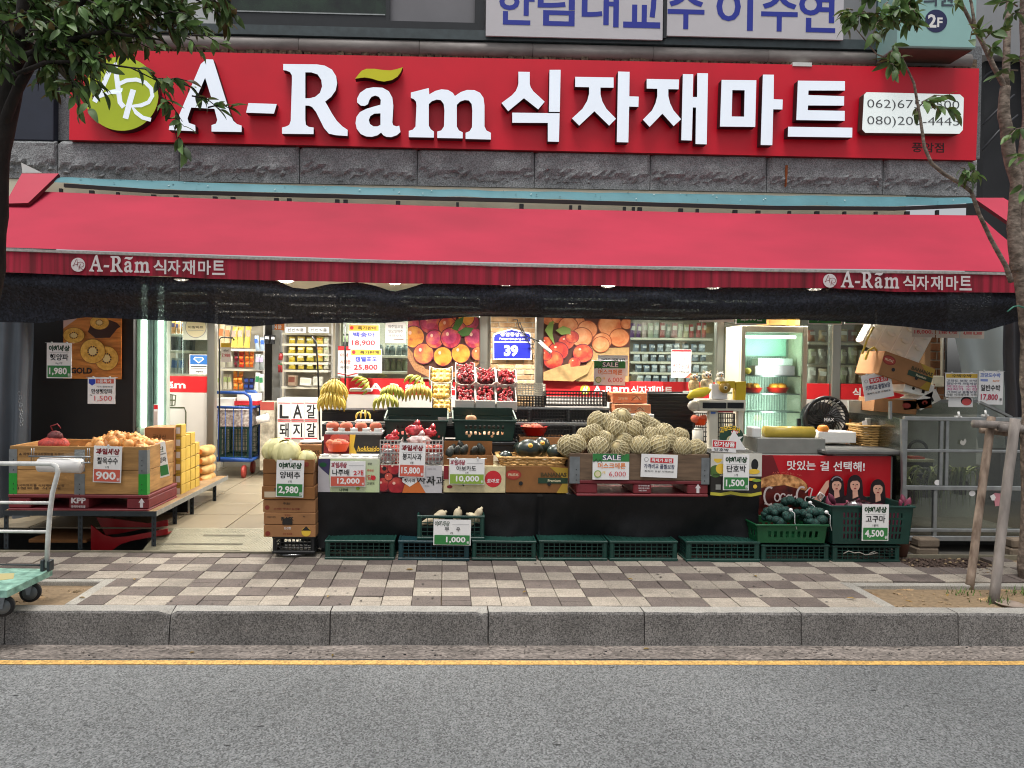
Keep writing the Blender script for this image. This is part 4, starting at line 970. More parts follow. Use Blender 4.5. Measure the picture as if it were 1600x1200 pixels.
# goods inside: shelf units full of packs
SHELF = M('shelf_white', '#cfccc4', .5, .05, 8)
def shelf_unit(label, px0, px1, Y, rows, d=.38, z0=FZ, back=True, pytop=497):
 a, b = W(px0, 600, Y).x, W(px1, 600, Y).x; t = thing('shelf_unit', label, 'shelf', ((a + b) / 2, Y, z0)); top = W((px0 + px1) / 2, pytop, Y).z
 for i, py in enumerate(rows):
  z = W((px0 + px1) / 2, py, Y).z; mb = MB(); mb.bbox((a, Y, z - .03), (b, Y + d, z), SHELF, .003); mb.box((a, Y - .008, z - .034), (b, Y - .001, z - .002), M('price_rail', '#d9d4bd', .4)); mb.build('shelf_board', t)
 for x in (a - .015, b + .015): mb = MB(); mb.box((x - .012, Y + d - .03, z0), (x + .012, Y + d, top), SHELF); mb.build('upright', t)
 if back: mb = MB(); mb.box((a, Y + d + .001, z0), (b, Y + d + .02, top), M('shelf_back', '#a39c8c', .7)); mb.build('back_panel', t)
 return t
def pouch_mesh(w, h, d, m, m2):
 mb = MB(); n = 6; vs = []; fs = []
 for j in range(7):
  v = j / 6; th = d / 2 * (math.sin(math.pi * v) ** .6 if 0 < j < 6 else .04)
  for s in (-1, 1):
   for i in range(n + 1):
    u = i / n; vs.append(((u - .5) * w * (1 - .06 * math.sin(math.pi * v)), s * th * (math.sin(math.pi * u) ** .5 if 0 < i < n else .05), v * h))
 q = 2 * (n + 1)
 for j in range(6):
  for s in (0, 1):
   for i in range(n):
    a = j * q + s * (n + 1) + i; fs.append((a, a + 1, a + q + 1, a + q) if s == 0 else (a + 1, a, a + q, a + q + 1))
 mb.add(vs, fs, m, True)
 fc = Face((-w * .36, -d * .54, h * .80), (w * .72, 0, 0), (0, 0, -h * .3)); fc.rect(0, 0, 1, 1, m2); fc.rect(.1, .3, .7, .6, WHITE)
 mb.v += fc.mb.v and []; b = len(mb.v)
 mb.add(fc.mb.v, fc.mb.f, m2)
 return mb
packs = {}; NTH = 'first second third fourth fifth sixth seventh eighth ninth tenth eleventh twelfth thirteenth'.split()
def pack(kind, w, h, d, c, c2, label, cat='snack bag'):
 key = (kind, round(w, 2), round(h, 2), c, c2)
 if key not in packs:
  m, m2 = P('pack_' + c[1:], c, .3), P('pack_' + c2[1:], c2, .4)
  if kind == 'pouch': mb = pouch_mesh(w, h, d, m, m2)
  elif kind == 'jar':
   mb = MB(); mb.lathe([(w / 2, 0), (w / 2, h * .72), (w * .3, h * .84), (w * .3, h * .86)], m, 12); mb.lathe([(w * .34, h * .86), (w * .34, h)], m2, 10)
  else:
   mb = MB(); mb.bbox((-w / 2, -d / 2, 0), (w / 2, d / 2, h), m, .003); fc = Face((-w * .42, -d / 2 - .0008, h * .85), (w * .84, 0, 0), (0, 0, -h * .5)); fc.rect(0, 0, 1, 1, m2); fc.rect(.1, .3, .8, .55, WHITE); mb.add(fc.mb.v, fc.mb.f, m2)
  o = mb.build({'pouch': 'snack_bag', 'jar': 'bottle', 'box': 'carton'}[kind]); packs[key] = o.data; bpy.data.objects.remove(o)
 return packs[key]
def put_packs(kind, px0, px1, py, Y, n, hpx, c, c2, label, group, cat=None, jit=.01, rows=1, gap=.92):
 """a row of n packs standing on the shelf line py"""
 a, b = W(px0, py, Y), W(px1, py, Y); pit_ = (b.x - a.x) / n; h = hpx * Y / 1100 / rows; w = pit_ * gap
 nm = {'pouch': 'snack_bag', 'jar': 'bottle', 'box': 'carton'}[kind]
 me = pack(kind, w, h * .97, min(.09, w * .7), c, c2, label)
 for r in range(rows):
  for i in range(n):
   o = inst(nm, me); lb2 = label + (f', {NTH[i]} from left' if n > 1 else '') + (f', {NTH[r]} layer up' if rows > 1 else ''); o.location = (a.x + pit_ * (i + .5) + rnd.uniform(-jit, jit) * .5, Y + .08 + rnd.uniform(0, .02), W((px0 + px1) / 2, py, Y).z + h * r + .001); o.rotation_euler = (rnd.uniform(-.1, .03), rnd.uniform(-.09, .09), rnd.uniform(-.3, .3)); o.scale = (rnd.uniform(.88, 1.06), 1, rnd.uniform(.84, 1.02) if rows == 1 else 1)
   tag(o, lb2, cat or {'pouch': 'bag', 'jar': 'bottle', 'box': 'box'}[kind], group)
shelf_unit('white snack shelf seen through the entrance behind the blue cart', 336, 400, 10.2, (545, 576, 611, 640))
put_packs('pouch', 337, 356, 543, 10.2, 2, 40, '#c9b48c', '#c76a2c', 'beige snack bag on the top shelf behind the entrance post', 'beige bags on top shelf', rows=1)
put_packs('pouch', 357, 388, 543, 10.2, 3, 40, '#d8c25a', '#c9a08a', 'yellow snack bag on the top shelf above the orange packs', 'yellow bags on top shelf')
put_packs('pouch', 337, 362, 574, 10.2, 2, 26, '#c8c4ae', '#8f9c6a', 'pale bag on the middle shelf beside the maroon packs', 'pale bags on middle shelf')
put_packs('pouch', 363, 369, 574, 10.2, 1, 28, '#5e1a26', '#a03a44', 'maroon pack stacked on the middle shelf', 'maroon packs', rows=3)
put_packs('pouch', 370, 379, 574, 10.2, 1, 28, '#cf3a26', '#e8822f', 'red pack stacked on the middle shelf', 'red packs', rows=3)
put_packs('pouch', 380, 394, 574, 10.2, 2, 28, '#e0702a', '#f0a03a', 'orange pack on the middle shelf above the blue cart', 'orange packs on middle shelf', rows=3)
put_packs('pouch', 337, 360, 609, 10.2, 3, 26, '#d5d0b8', '#a3b070', 'cream pouch on the lowest shelf beside the orange packs', 'cream pouches on lowest shelf')
put_packs('pouch', 361, 377, 609, 10.2, 2, 30, '#e27a22', '#f2b048', 'orange pack on the lowest shelf behind the blue cart', 'orange packs on lowest shelf', rows=3)
put_packs('box', 379, 394, 609, 10.2, 2, 18, '#252a55', '#3a56a8', 'navy box on the lowest shelf beside orange packs', 'navy boxes on lowest shelf', rows=2)
put_packs('pouch', 396, 412, 548, 10.0, 2, 24, '#9fb0c0', '#3a62b8', 'blue white hanging bag by the shelf end near the doorway', 'hanging bags at the shelf end')
put_packs('pouch', 395, 412, 578, 10.0, 2, 26, '#8a8f8c', '#b8a8c8', 'grey lilac hanging bag at the shelf end', 'hanging bags at the shelf end')
put_packs('pouch', 394, 410, 612, 10.0, 2, 30, '#c8d0c4', '#2f7a4a', 'white bag with green print at the bottom of the shelf end', 'hanging bags at the shelf end')
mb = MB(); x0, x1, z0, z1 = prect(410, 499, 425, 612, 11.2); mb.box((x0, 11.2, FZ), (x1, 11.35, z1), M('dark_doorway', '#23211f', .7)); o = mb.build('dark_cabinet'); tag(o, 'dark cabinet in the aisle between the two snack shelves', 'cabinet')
mb = MB(); x0, x1, z0, z1 = prect(425, 515, 438, 620, 10.9); mb.bbox((x0, 10.9, FZ), (x1, 11.05, z1), M('grey_column', '#8c8c88', .6), .01); o = mb.build('grey_column'); tag(o, 'plain grey column left of the yellow pouch shelf', 'column')
shelf_unit('white wall shelf of yellow pouches above the rib notice', 440, 512, 10.6, (520, 537, 552, 566, 578, 604, 622), d=.3)
YP = (('#c9b03a', '#d9cf9a'), ('#c2ac48', '#e0d8b0'), ('#b8a83c', '#c8d0a0'), ('#cfc05a', '#d98a3a'))
for j, py in enumerate((537, 552, 564.5, 577)):
 for c in range(4):
  a = 448 + c * 14.3; put_packs('pouch', a, a + 12, py, 10.55, 1, 12.5, *YP[c], f'yellow pouch in the {["top","second","third","bottom"][j]} row of the wall shelf, {NTH[c]} column', 'yellow pouches on the wall shelf')
 put_packs('pouch', 504, 513, py, 10.55, 1, 12, '#c9c6b0', '#a8b890', f'pale packet at the right end of the yellow pouch shelf, {NTH[j]} row', 'pale packets on the wall shelf')
put_packs('box', 448, 462, 603, 10.5, 1, 18, '#a8917a', '#7d4a3a', 'brown tray pack on the lower wall shelf', 'tray packs'); put_packs('box', 466, 486, 603, 10.5, 1, 15, '#d9d6c8', '#c8c4b0', 'white tray pack in the middle of the lower wall shelf', 'tray packs'); put_packs('box', 487, 503, 603, 10.5, 1, 15, '#cfccbc', '#b8b8a8', 'white tray pack at the right of the lower wall shelf', 'tray packs')
for px, t_ in ((462, '신선식품'), (498, '신선식품')):
 placard('small white shelf header sign over the yellow pouches, ' + ('left one' if px == 462 else 'right one'), (px - 16, 511, px + 16, 520), 10.4, [('text', t_, .5, .5, .6, INK, dict(w=.8))], cat='sign', name='shelf_sign', clips=0)
put_packs('jar', 432, 440, 563, 10.3, 1, 14, '#a02c2c', '#303030', 'red can on the side rack left of the yellow pouches', 'red cans', rows=1); put_packs('jar', 432, 440, 582, 10.3, 2, 16, '#a02c2c', '#3a7a3a', 'small red bottle with green cap on the side rack', 'red bottles')
put_packs('pouch', 410, 428, 537, 10.4, 2, 16, '#26282c', '#d0d0d0', 'black bag with white print hung high in the aisle', 'black bags')
placard('orange header board high at the back of the entrance aisle', (407, 505, 446, 516), 12, [('text', '신선식품', .5, .5, .6, WHITE, dict(w=.7))], cat='sign', name='header_board', clips=0, back=ORA)
mb = MB(); x0, x1, z0, z1 = prect(432, 623, 520, 692, 9.75); mb.bbox((x0, 9.75, FZ), (x1, 10.3, z1), M('white_counter', '#d5d2ca', .5), .01); o = mb.build('low_counter'); tag(o, 'low white counter carrying the six black lettered notice sheets', 'counter')
for j, row in enumerate(('LA갈', '돼지갈')):
 for i, g in enumerate(row):
  placard(f'white notice sheet reading {["L","A","the upper right syllable","the lower left syllable","the lower middle syllable","the lower right syllable"][j*3+i]} on the low counter', (434 + i * 21, 629 + j * 29, 454 + i * 21, 657 + j * 29), 9.74, [('text', g, .5, .5, .78, INK, dict(w=.72, bold=.02)), ('rect', .02, .93, .98, .99, RED), ('rect', .02, .01, .98, .05, RED)], cat='notice', name='notice_sheet', clips=0, group='six sheets of the rib notice')
shelf_unit('shelf of bottles behind the pane left of the plum poster', 533, 640, 9.4, (555, 580, 604), d=.4)
put_packs('jar', 590, 636, 555, 9.4, 5, 18, '#4d5550', '#8a9088', 'dark bottle on the upper shelf behind the two price papers', 'dark bottles'); put_packs('jar', 590, 636, 579, 9.4, 5, 20, '#7d8464', '#b0b490', 'olive bottle on the lower shelf behind the two price papers', 'olive bottles')
put_packs('box', 534, 545, 541, 9.4, 1, 20, '#3a3a34', '#a8b088', 'dark box in the pane corner left of the price papers', 'dark boxes')
shelf_unit('long shelf of folded bags behind the pane right of the peach poster', 985, 1112, 10.6, (528, 550, 565, 582, 598), d=.5)
cs = ['#c4ccb0', '#b8c4a8', '#8c9a8a', '#c9c4a0', '#a8b4a8', '#b58a84', '#cbb8b0', '#a65c58']
for i in range(13):
 put_packs('pouch', 986 + i * 9.4, 994.5 + i * 9.4, 527, 10.55, 1, 24, '#6a4a78' if i in (0, 1) else cs[(i * 3) % 8] if i < 10 else '#b5605c', '#d8d8c8', f'upright packet in the row behind the peach poster pane, {NTH[i]} from left', 'packets in the top row')
for r, py in enumerate((549, 564, 581, 597)):
 for i in range(9):
  put_packs('pouch', 990 + i * 13 + r * 2, 1001 + i * 13 + r * 2, py, 10.55, 1, 13, ['#8f9aa4', '#a9b4bc', '#6f7a84', '#b8bcb8', '#7c8894'][(i * 2 + r) % 5], '#d0d4d4', f'clear bag in shelf row {["two","three","four","five"][r]} behind the peach poster pane, {NTH[i]} from left', 'clear bags on the long shelf')
shelf_unit('shelf of white vegetable bags behind the right pane', 1262, 1384, 9.6, (535, 570, 600), d=.4)
for r, py in enumerate((533, 568, 599)):
 for i in range(7):
  c = ['#c9c8a8', '#b9bd9c', '#d6d4c4', '#c4b294'][(i + r) % 4]
  put_packs('pouch', 1266 + i * 16, 1280 + i * 16, py, 9.5, 1, 26 if r else 20, c if r else ['#a5664e', '#bca67c'][i % 2], '#e0ddd0', f'greens bag on the {["top","middle","bottom"][r]} shelf behind the right pane, {NTH[i]} from the left', 'bags of greens behind the right pane')
shelf_unit('shelf of toiletries behind the left pane above the red band', 263, 323, 9.3, (522, 548, 584), d=.35)
put_packs('pouch', 264, 285, 521, 9.25, 3, 22, '#c48a4a', '#3a3a78', 'orange blue pack on the top shelf behind the left pane', 'packs behind the left pane')
put_packs('box', 264, 300, 547, 9.25, 3, 22, '#2b2b28', '#3c3c38', 'black box on the middle shelf behind the left pane', 'black boxes behind the left pane'); put_packs('jar', 290, 298, 583, 9.25, 1, 30, '#8a2c2c', '#d8d8d0', 'red pump bottle on the lower shelf behind the left pane', 'pump bottle'); put_packs('box', 263, 286, 583, 9.25, 2, 26, '#9a9c98', '#2f5690', 'grey blue pack on the lower shelf behind the left pane', 'grey packs behind the left pane')
poster('round_sticker_sheet', 'cream sheet with a round grey seal at the top of the left pane', (286, 497, 326, 531), YG - .03, lambda fc, X, Y: (fc.disc(.5, .42, .42, GREY, n=28), fc.disc(.5, .42, .395, CREAM, n=28), fc.text('아람마트', .5, .42, .12, INK, w=.6), fc.rect(.2, .55, .8, .57, GREY)), bgm=M('seal_cream', '#cfd0c0', .5), cat='notice')
poster('diamond_sticker', 'blue and white diamond sticker low on the left pane', (296, 554, 325, 585), YG - .03, lambda fc, X, Y: (fc.rect(.04, .03, .96, .5, P('sticker_blue', '#2a6cb8')), fc.poly([(.3, .12), (.7, .12), (.8, .23), (.5, .45), (.2, .23)], WHITE), fc.poly([(.34, .16), (.66, .16), (.72, .23), (.5, .39), (.28, .23)], P('sticker_blue2', '#5a90cc')), fc.rect(.08, .58, .92, .62, INK), fc.rect(.08, .68, .92, .71, GREY), fc.text('아람마트', .55, .86, .1, INK)), bgm=WHITE, cat='sticker')
uc = thing('display_case', 'upright glass display case with two glowing vertical tubes left of the doorway', 'display case', (W(240, 680, 8.3).x, 8.3, FZ))
VT = M('case_tube_glow', '#f2fff4', .4, 0, emit=5)
for a, b in ((221, 228), (247, 254)):
 x0, x1 = W(a, 600, 8.22).x, W(b, 600, 8.22).x; mb = MB(); mb.box((x0, 8.22, .9), (x1, 8.25, 2.55), VT); mb.build('light_tube', uc)
for a, b, m in ((209, 213, M('case_edge_dark', '#4c3c38', .5)), (232, 239, ALU), (214, 220, M('case_pale', '#b8c4b4', .4)), (241, 246, M('case_grey', '#93a09a', .4)), (228.5, 231.5, M('case_pale', '#b8c4b4', .4)), (254.5, 261, M('case_pale2', '#aebbaf', .4))):
 x0, x1 = W(a, 600, 8.25).x, W(b, 600, 8.25).x; mb = MB(); mb.bbox((x0, 8.24, FZ), (x1, 8.34, 2.6), m, .004); mb.build('frame_strip', uc)
x0, x1 = W(213.5, 600, 8.2).x, W(260, 600, 8.2).x; mb = MB(); mb.box((x0, 8.20, .9), (x1, 8.205, 2.58), GLASS); mb.build('pane', uc)
placard('small red and grey sticker on the lit display case', (240, 632, 247, 668), 8.19, [('rect', .05, .02, .95, .2, RED), ('rect', .15, .3, .85, .9, P('sticker_pale', '#b9a9a4'))], cat='sticker', name='sticker', clips=0)
bpn = MB(); x0, x1 = W(40, 600, 7.45).x, W(208, 600, 7.45).x; bpn.box((x0, 7.45, 0), (x1, 7.5, 2.62), M('black_panel', '#0f0d0d', .6, .3, 2)); o = bpn.build('black_partition', at=(x0, 7.45, 0)); tag(o, 'black partition panel behind the kiwi poster', 'partition')
def d_kiwi(fc, X, Y_):
 WD = M('kiwi_wood_print', '#b8702a', .5, .2, 4, c2='#cf8a3c', stretch=(1, 1, 6)); fc.rect(0, 0, 1, 1, WD)
 KB = P('kiwi_skin_print', '#3b1d12'); KG = M('kiwi_gold_print', '#d9a63c', .5, .12, 30, c2='#e3bc58'); KC = P('kiwi_core_print', '#e8d79a'); KR = P('kiwi_seed_print', '#4a2a14')
 fc.poly([(0, 0), (.3, 0), (0, .2)], P('kiwi_corner', '#c9b0a8'))
 fc.poly([(.42, .25), (.55, .35), (.8, .34), (.92, .2), (.98, .16), (.92, .1), (.8, .06), (.5, .05), (.45, .18)], KB)
 def slice_(cx, cy, r, ry, n=12):
  fc.disc(cx, cy, r * 1.05, P('kiwi_rim_print', '#8a5a24'), ry=ry * 1.05, n=26); fc.disc(cx, cy, r, KG, ry=ry, n=26); fc.disc(cx, cy, r * .45, KR, ry=ry * .45, n=14); fc.disc(cx, cy, r * .33, KC, ry=ry * .33, n=14)
  for i in range(n): a = 2 * math.pi * i / n; fc.line([(cx + r * .34 * math.cos(a), cy + ry * .34 * math.sin(a)), (cx + r * .52 * math.cos(a), cy + ry * .52 * math.sin(a))], .012, KG)
 slice_(.62, .1, .16, .11); slice_(.19, .31, .18, .12); slice_(.76, .67, .20, .19); slice_(.53, .56, .21, .19)
 fc.text('SUNGOLD', .22, .87, .1, INK, w=.62, bold=.05)
poster('kiwi_poster', 'gold kiwi poster on the black partition', (99, 494, 190, 592), 7.42, d_kiwi, bgm=ORA)
TARP = M('grey_tarp', '#4d545c', .6, .15, 3, .1, 20)
def curtain(name, label, px0, px1, py0, py1, Y, m, waves=5, amp=.05, seed=0, slope=0):
 a, b = W(px0, 650, Y).x, W(px1, 650, Y).x; zt_, zb = W((px0 + px1) / 2, py0, Y).z, max(.01, W((px0 + px1) / 2, py1, Y).z); vs = []; fs = []; n = waves * 12; K = 10
 for i in range(n + 1):
  u = i / n
  for k in range(K + 1):
   v = k / K; x = a + (b - a) * u + slope * v; vs.append((x + .01 * noise.noise((u * 5, v * 4, seed)), Y + amp * math.sin(u * waves * 6.28 + seed) * (.5 + .5 * v) + .03 * noise.noise((u * 4, v * 3, seed + 5)), zt_ + (zb - zt_) * v))
 for i in range(n):
  for k in range(K): q = i * (K + 1) + k; fs.append((q, q + 1, q + K + 2, q + K + 1))
 o = MB().add(vs, fs, m, True).build(name, at=((a + b) / 2, Y, zb)); return tag(o, label, 'tarpaulin')
curtain('tarpaulin', 'dark grey tarpaulin curtain gathered at the far left of the awning', -60, 50, 495, 862, 7.0, TARP, 4, .05, 2, -.05)
curtain('tarpaulin', 'pale grey tarpaulin side sheet at the right end of the shop', 1480, 1600, 495, 700, 7.9, M('pale_tarp', '#aab4b4', .55, .1, 2, .1, 15), 2, .04, 4, .35)
curtain('tarpaulin', 'dark striped roller sheet at the far right above the glass cabinet', 1562, 1680, 440, 720, 7.3, M('dark_striped_sheet', '#37363a', .6, .2, 3), 7, .05, 1, .12)
ch = thing('steel_chain', 'short steel chain hanging on the dark grey tarpaulin', 'chain', W(32, 640, 6.9)); mb = MB()
for i in range(9):
 p = W(30 + (i % 2) * 1.5 + i * .35, 615 + i * 6, 6.88); mb.tube([p + Vector((.012 * math.cos(a), .004 * math.sin(a * (1 if i % 2 else -1)), .02 * math.sin(a))) for a in [k * .785 for k in range(9)]], .0035, METAL, 5)
mb.build('chain_link', ch, kind='stuff')
for sx, lb in ((-1, 'closed neighbour shop with a grey roller shutter left of the produce shop'), (1, 'closed neighbour shop with a grey roller shutter right of the produce shop')):
 xa, xb = (-9, -5.05) if sx < 0 else (6.7, 9.5); t = thing('neighbour_shop', lb, 'shop', ((xa + xb) / 2, 8.3, 0))
 mb = MB(); mb.box((xa, 8.3, -.1), (xb, 8.5, 2.75), M('neighbour_wall', '#6a6a6c', .85, .15, 3)); mb.build('wall', t)
 for k in range(22): mb = MB(); mb.bbox((xa + .4, 8.26, .02 + k * .1), (xb - .4, 8.295, .115 + k * .1), M('shutter_grey', '#8b8d8e', .5, .1), .012); mb.build('shutter_slat', t)
placard('green banded onion price board 1,980 hung on the kiwi poster', (73, 536, 112, 591), 7.0, fruit_ad('햇양파', '1,980', '1kg 1망', GREEN), clips=2)
pr = placard('white late onion price card 1,500 on a thin stand above the onions', (137, 590, 180, 631), 6.7, [('poly', [(.04, .06), (.28, .06), (.28, .22), (.16, .31), (.04, .22)], BLUE), ('rect', .3, .05, .95, .22, CORAL), ('text', '1등특가', .62, .135, .13, WHITE, dict(w=.5)), ('text', '가격 품질보장', .62, .345, .07, GREY, dict(w=.6)), ('text', '만생햇양파', .52, .52, .18, INK, dict(w=.76)), ('text', '1,500', .57, .80, .22, RED, dict(w=.64, bold=-.004)), ('text', '1kg', .13, .67, .06, INK)], clips=2)
mb = MB(); mb.tube([(0, .01, -.3), (0, .01, .01)], .004, METAL, 6); mb.tube([(0, .01, -.14), (0, .01, -.11)], .008, WPAINT, 6); mb.build('stand_rod', pr)
# left stand: angle iron rack, red pallet, wooden collar
rk = thing('angle_rack', 'low black slotted angle iron rack carrying the red pallet at the left', 'rack', (W(125, 860, 6.3).x, 6.3, 0))
ra, rb, rz = W(6, 800, 6.27).x, W(244, 800, 6.27).x, W(240, 799, 6.27).z
def angle_leg(x, y, h):
 mb = MB(); mb.box((x - .02, y, 0), (x + .02, y + .004, h), DSTEEL); mb.box((x - .02 if x < -2 else x + .016, y + .0045, 0), (x - .016 if x < -2 else x + .02, y + .04, h), DSTEEL)
 for k in range(int(h / .05)): mb.box((x - .006, y - .0012, .02 + k * .05), (x + .006, y - .0002, .045 + k * .05), M('slot_dark', '#08090a', .8))
 return mb
for x, y in ((ra + .02, 6.27), ((ra + rb) / 2, 6.27), (rb - .02, 6.27), (rb - .02, 6.75), (rb - .02, 7.2), (rb - .02, 7.9), (ra + .02, 7.2)): angle_leg(x, y, rz).build('leg', rk)
for a, b in (((ra, 6.262, rz - .02), (rb, 6.262, rz - .02)), ((rb + .003, 6.27, rz - .02), (rb + .003, 8.3, rz - .02)), ((ra, 8.3, rz - .02), (rb, 8.3, rz - .02))):
 mb = MB(); mb.bar(a, b, .006, .045, ALU if a[0] > rb else DSTEEL); mb.build('rail', rk)
mb = MB(); mb.box((ra, 6.27, rz - .012), (rb, 8.3, rz), M('plywood', '#8a6f4c', .8, .2, 8)); mb.build('deck_board', rk)
mb = MB(); mb.box((ra + .05, 7.3, .0), (rb - .1, 7.32, rz - .05), M('rack_shade_black', '#100e0e', .8)); mb.build('under_rack_shade', rk)  # black sheet stands in for the shade under the rack
mb = MB(); mb.bbox((ra + .08, 6.5, .001), (ra + .6, 7.0, .03), CARD2, .003); o = mb.build('cardboard_sheet', at=(ra + .3, 6.7, 0)); tag(o, 'flat brown cardboard sheet on the ground under the rack', 'cardboard')
RPL = M('red_plastic', '#8e1118', .35, .12, 6)
sp = thing('plastic_scoop', 'large red plastic scoop lying under the angle iron rack', 'scoop', W(185, 862, 6.5))
def red_scoop():
 mb = MB(); out = [(142, 820), (150, 827), (162, 836), (177, 840), (200, 838), (232, 832), (262, 826), (262, 835), (232, 840), (205, 845), (187, 851), (175, 860), (165, 863), (142, 862)]
 mb.prism(out, 6.42, RPL, .012); return mb
red_scoop().build('near_side', sp)
mb = MB(); back = [(150, 808), (190, 812), (232, 818), (262, 812), (262, 822), (225, 826), (185, 834), (165, 836)]; mb.prism(back, 6.62, RPL, .01); mb.build('far_side', sp)
mb = MB(); a = [W(x, y, 6.432) for x, y in ((142, 862), (165, 863), (175, 860), (187, 851), (205, 845), (262, 835))]; b = [p + Vector((0, .2, .012)) for p in a]
vs = a + b; n = len(a); mb.add(vs, [(i, i + 1, n + i + 1, n + i) for i in range(n - 1)], RPL); mb.build('floor_panel', sp)
PALM = M('red_pallet_plastic', '#6f1f26', .55, .18, 8, .1, 60)
def pallet(label, x0, x1, y0, y1, z0, z1, items):
 t = thing('pallet', label, 'pallet', ((x0 + x1) / 2, (y0 + y1) / 2, z0)); h = z1 - z0; L = x1 - x0; e = .10 * L
 mb = MB(); mb.bbox((x0, y0, z1 - .03), (x1, y1, z1), PALM, .006); mb.build('deck', t)
 mb = MB(); mb.bbox((x0, y0, z0), (x1, y1, z0 + .022), PALM, .006); mb.build('base', t)
 for a, b in ((0, .16), (.43, .57), (.84, 1)):
  mb = MB(); mb.bbox((x0 + L * a + .001, y0 + .004, z0 + .0225), (x0 + L * b - .001, y1 - .004, z1 - .0305), PALM, .01)
  if a < .3 or a > .7:
   pass
  mb.build('block', t)
 fc = facing(x0, x1, z0, z1, y0 + .0034)
 for it in items: getattr(fc, it[0])(*it[1:-1] if isinstance(it[-1], dict) else it[1:], **(it[-1] if isinstance(it[-1], dict) else {}))
 fc.build(t); return t
PWH = P('pallet_white', '#cfc8c8')
x0, x1, z0, z1 = prect(12, 773, 232, 799, 6.28); LX0, LX1, LZ0, LZ1 = x0, x1, z0, z1
arrow = lambda cx: [('poly', [(cx, .18), (cx + .022, .45), (cx + .011, .45), (cx + .011, .75), (cx - .011, .75), (cx - .011, .45), (cx - .022, .45)], PWH)]
pallet('wide red plastic pallet marked KPP under the wooden onion collar', x0, x1, 6.28, 6.95, z0, z1, [('text', 'KPP', .5, .35, .34, PWH, dict(w=.105, bold=.05)), ('text', '한국파렛트풀', .5, .72, .16, PWH, dict(w=.10))] + arrow(.95))
WOODC = M('collar_wood', '#97703f', .8, .22, 4, .15, 40, stretch=(1, 1, 6), c2='#a9804c', rand=.1); WOODG = M('weathered_wood', '#675341', .85, .3, 4, .2, 40, stretch=(1, 1, 7), rand=.1)
HINGE = M('hinge_zinc', '#84888a', .45, .15, 15, metal=.7); HG = P('hinge_green', '#1f8a2c', .4)
def collar(label, x0, x1, y0, y1, z0, z1, m, tiers=2, hinges=((0.02, 1), (.97, 1)), text=()):
 t = thing('wooden_collar', label, 'wooden crate', ((x0 + x1) / 2, (y0 + y1) / 2, z0)); hh = (z1 - z0) / tiers; q = .02
 for k in range(tiers):
  a, b = z0 + hh * k + .001, z0 + hh * (k + 1) - .002
  for bx in (((x0, y0, a), (x1, y0 + q, b)), ((x0, y1 - q, a), (x1, y1, b)), ((x0, y0 + q + .001, a + .001), (x0 + q, y1 - q - .001, b)), ((x1 - q, y0 + q + .001, a + .001), (x1, y1 - q - .001, b))):
   mb = MB(); mb.bbox(bx[0], bx[1], m, .003); mb.build('plank', t)
 for u, _ in hinges:
  xx = x0 + (x1 - x0) * u
  for k in range(tiers):
   mm = HINGE if k == tiers - 1 or tiers == 1 else HG
   mb = MB(); a, b = z0 + hh * k - .03, z0 + hh * (k + 1) - .03
   if u > .9:
    mb.box((xx - .03, y0 - .004, a), (x1 + .0045, y0 - .0005, b), mm); mb.box((x1 + .0005, y0 - .0004, a), (x1 + .0044, y0 + .055, b), mm)
   elif u < .1:
    mb.box((x0 - .0044, y0 - .004, a), (xx + .03, y0 - .0005, b), mm)
   else: mb.box((xx - .045, y0 - .004, a + .02), (xx + .045, y0 - .0005, b), HINGE)
   for i in range(3): mb.ball((min(xx, x1 - .02), y0 - .005, a + .03 + i * .045), (.005, .003, .005), BLACKP, 6, 4)
   mb.build('hinge', t)
 fc = facing(x0, x1, z0, z1, y0 - .0006)
 for it in text: getattr(fc, it[0])(*it[1:-1] if isinstance(it[-1], dict) else it[1:], **(it[-1] if isinstance(it[-1], dict) else {}))
 fc.build(t); return t
STAMP = P('stamp_ink', '#4a3018')
CZ1 = W(125, 697, 6.3).z
collar('two tier wooden collar box with green hinges full of onions on the left', x0 + .01, x1 - .02, 6.29, 6.9, z1 + .002, CZ1, WOODC, 2, ((.03, 1), (.51, 1), (.965, 1)),
       [('text', '▲ 파렛트 한국파렛트풀 파렛트', .23, .17, .06, STAMP, dict(w=.33)), ('text', '한국파렛트 식자재', .23, .38, .05, STAMP, dict(w=.30)), ('text', '한국파렛트풀 식자재마트 보장', .22, .82, .05, STAMP, dict(w=.36)), ('text', '파렛트풀 식자재', .2, .88, .05, STAMP, dict(w=.34))])
placard('orange banded corn price board 900 on the wooden collar', (145, 697, 189, 754), 6.27, fruit_ad('찰옥수수', '900', '1개', CORAL, '과일세상', DKRED), tilt=.03)
placard('narrow green and white sign hung on the right side of the onion collar', (250, 690, 266, 745), 6.62, [('text', '단', .5, .2, .16, DGREEN), ('rect', .1, .32, .9, .36, GREY), ('text', '양파', .5, .5, .15, INK, dict(w=.7)), ('rect', .08, .66, .92, .95, GREEN)], tilt=-.15, yaw=.9, clips=0)
br = thing('bag_roll', 'white roll of produce bags on a wire holder fixed to the onion collar', 'bag roll', W(95, 738, 6.15))
mb = MB(); mb.tube([W(62, 726, 6.15), W(127, 728, 6.15)], .062, WHITE, 18); mb.build('roll', br)
mb = MB(); mb.tube([W(x, y, 6.15) for x, y in ((46, 723), (62, 724), (127, 723), (141, 723))], .007, METAL, 6); mb.tube([W(45, 713, 6.12), W(141, 714, 6.12)], .008, METAL, 6)
for px in (49, 53, 137, 140): mb.tube([W(px, 700, 6.2), W(px, 722, 6.2)], .003, METAL, 5)
mb.build('wire_holder', br)
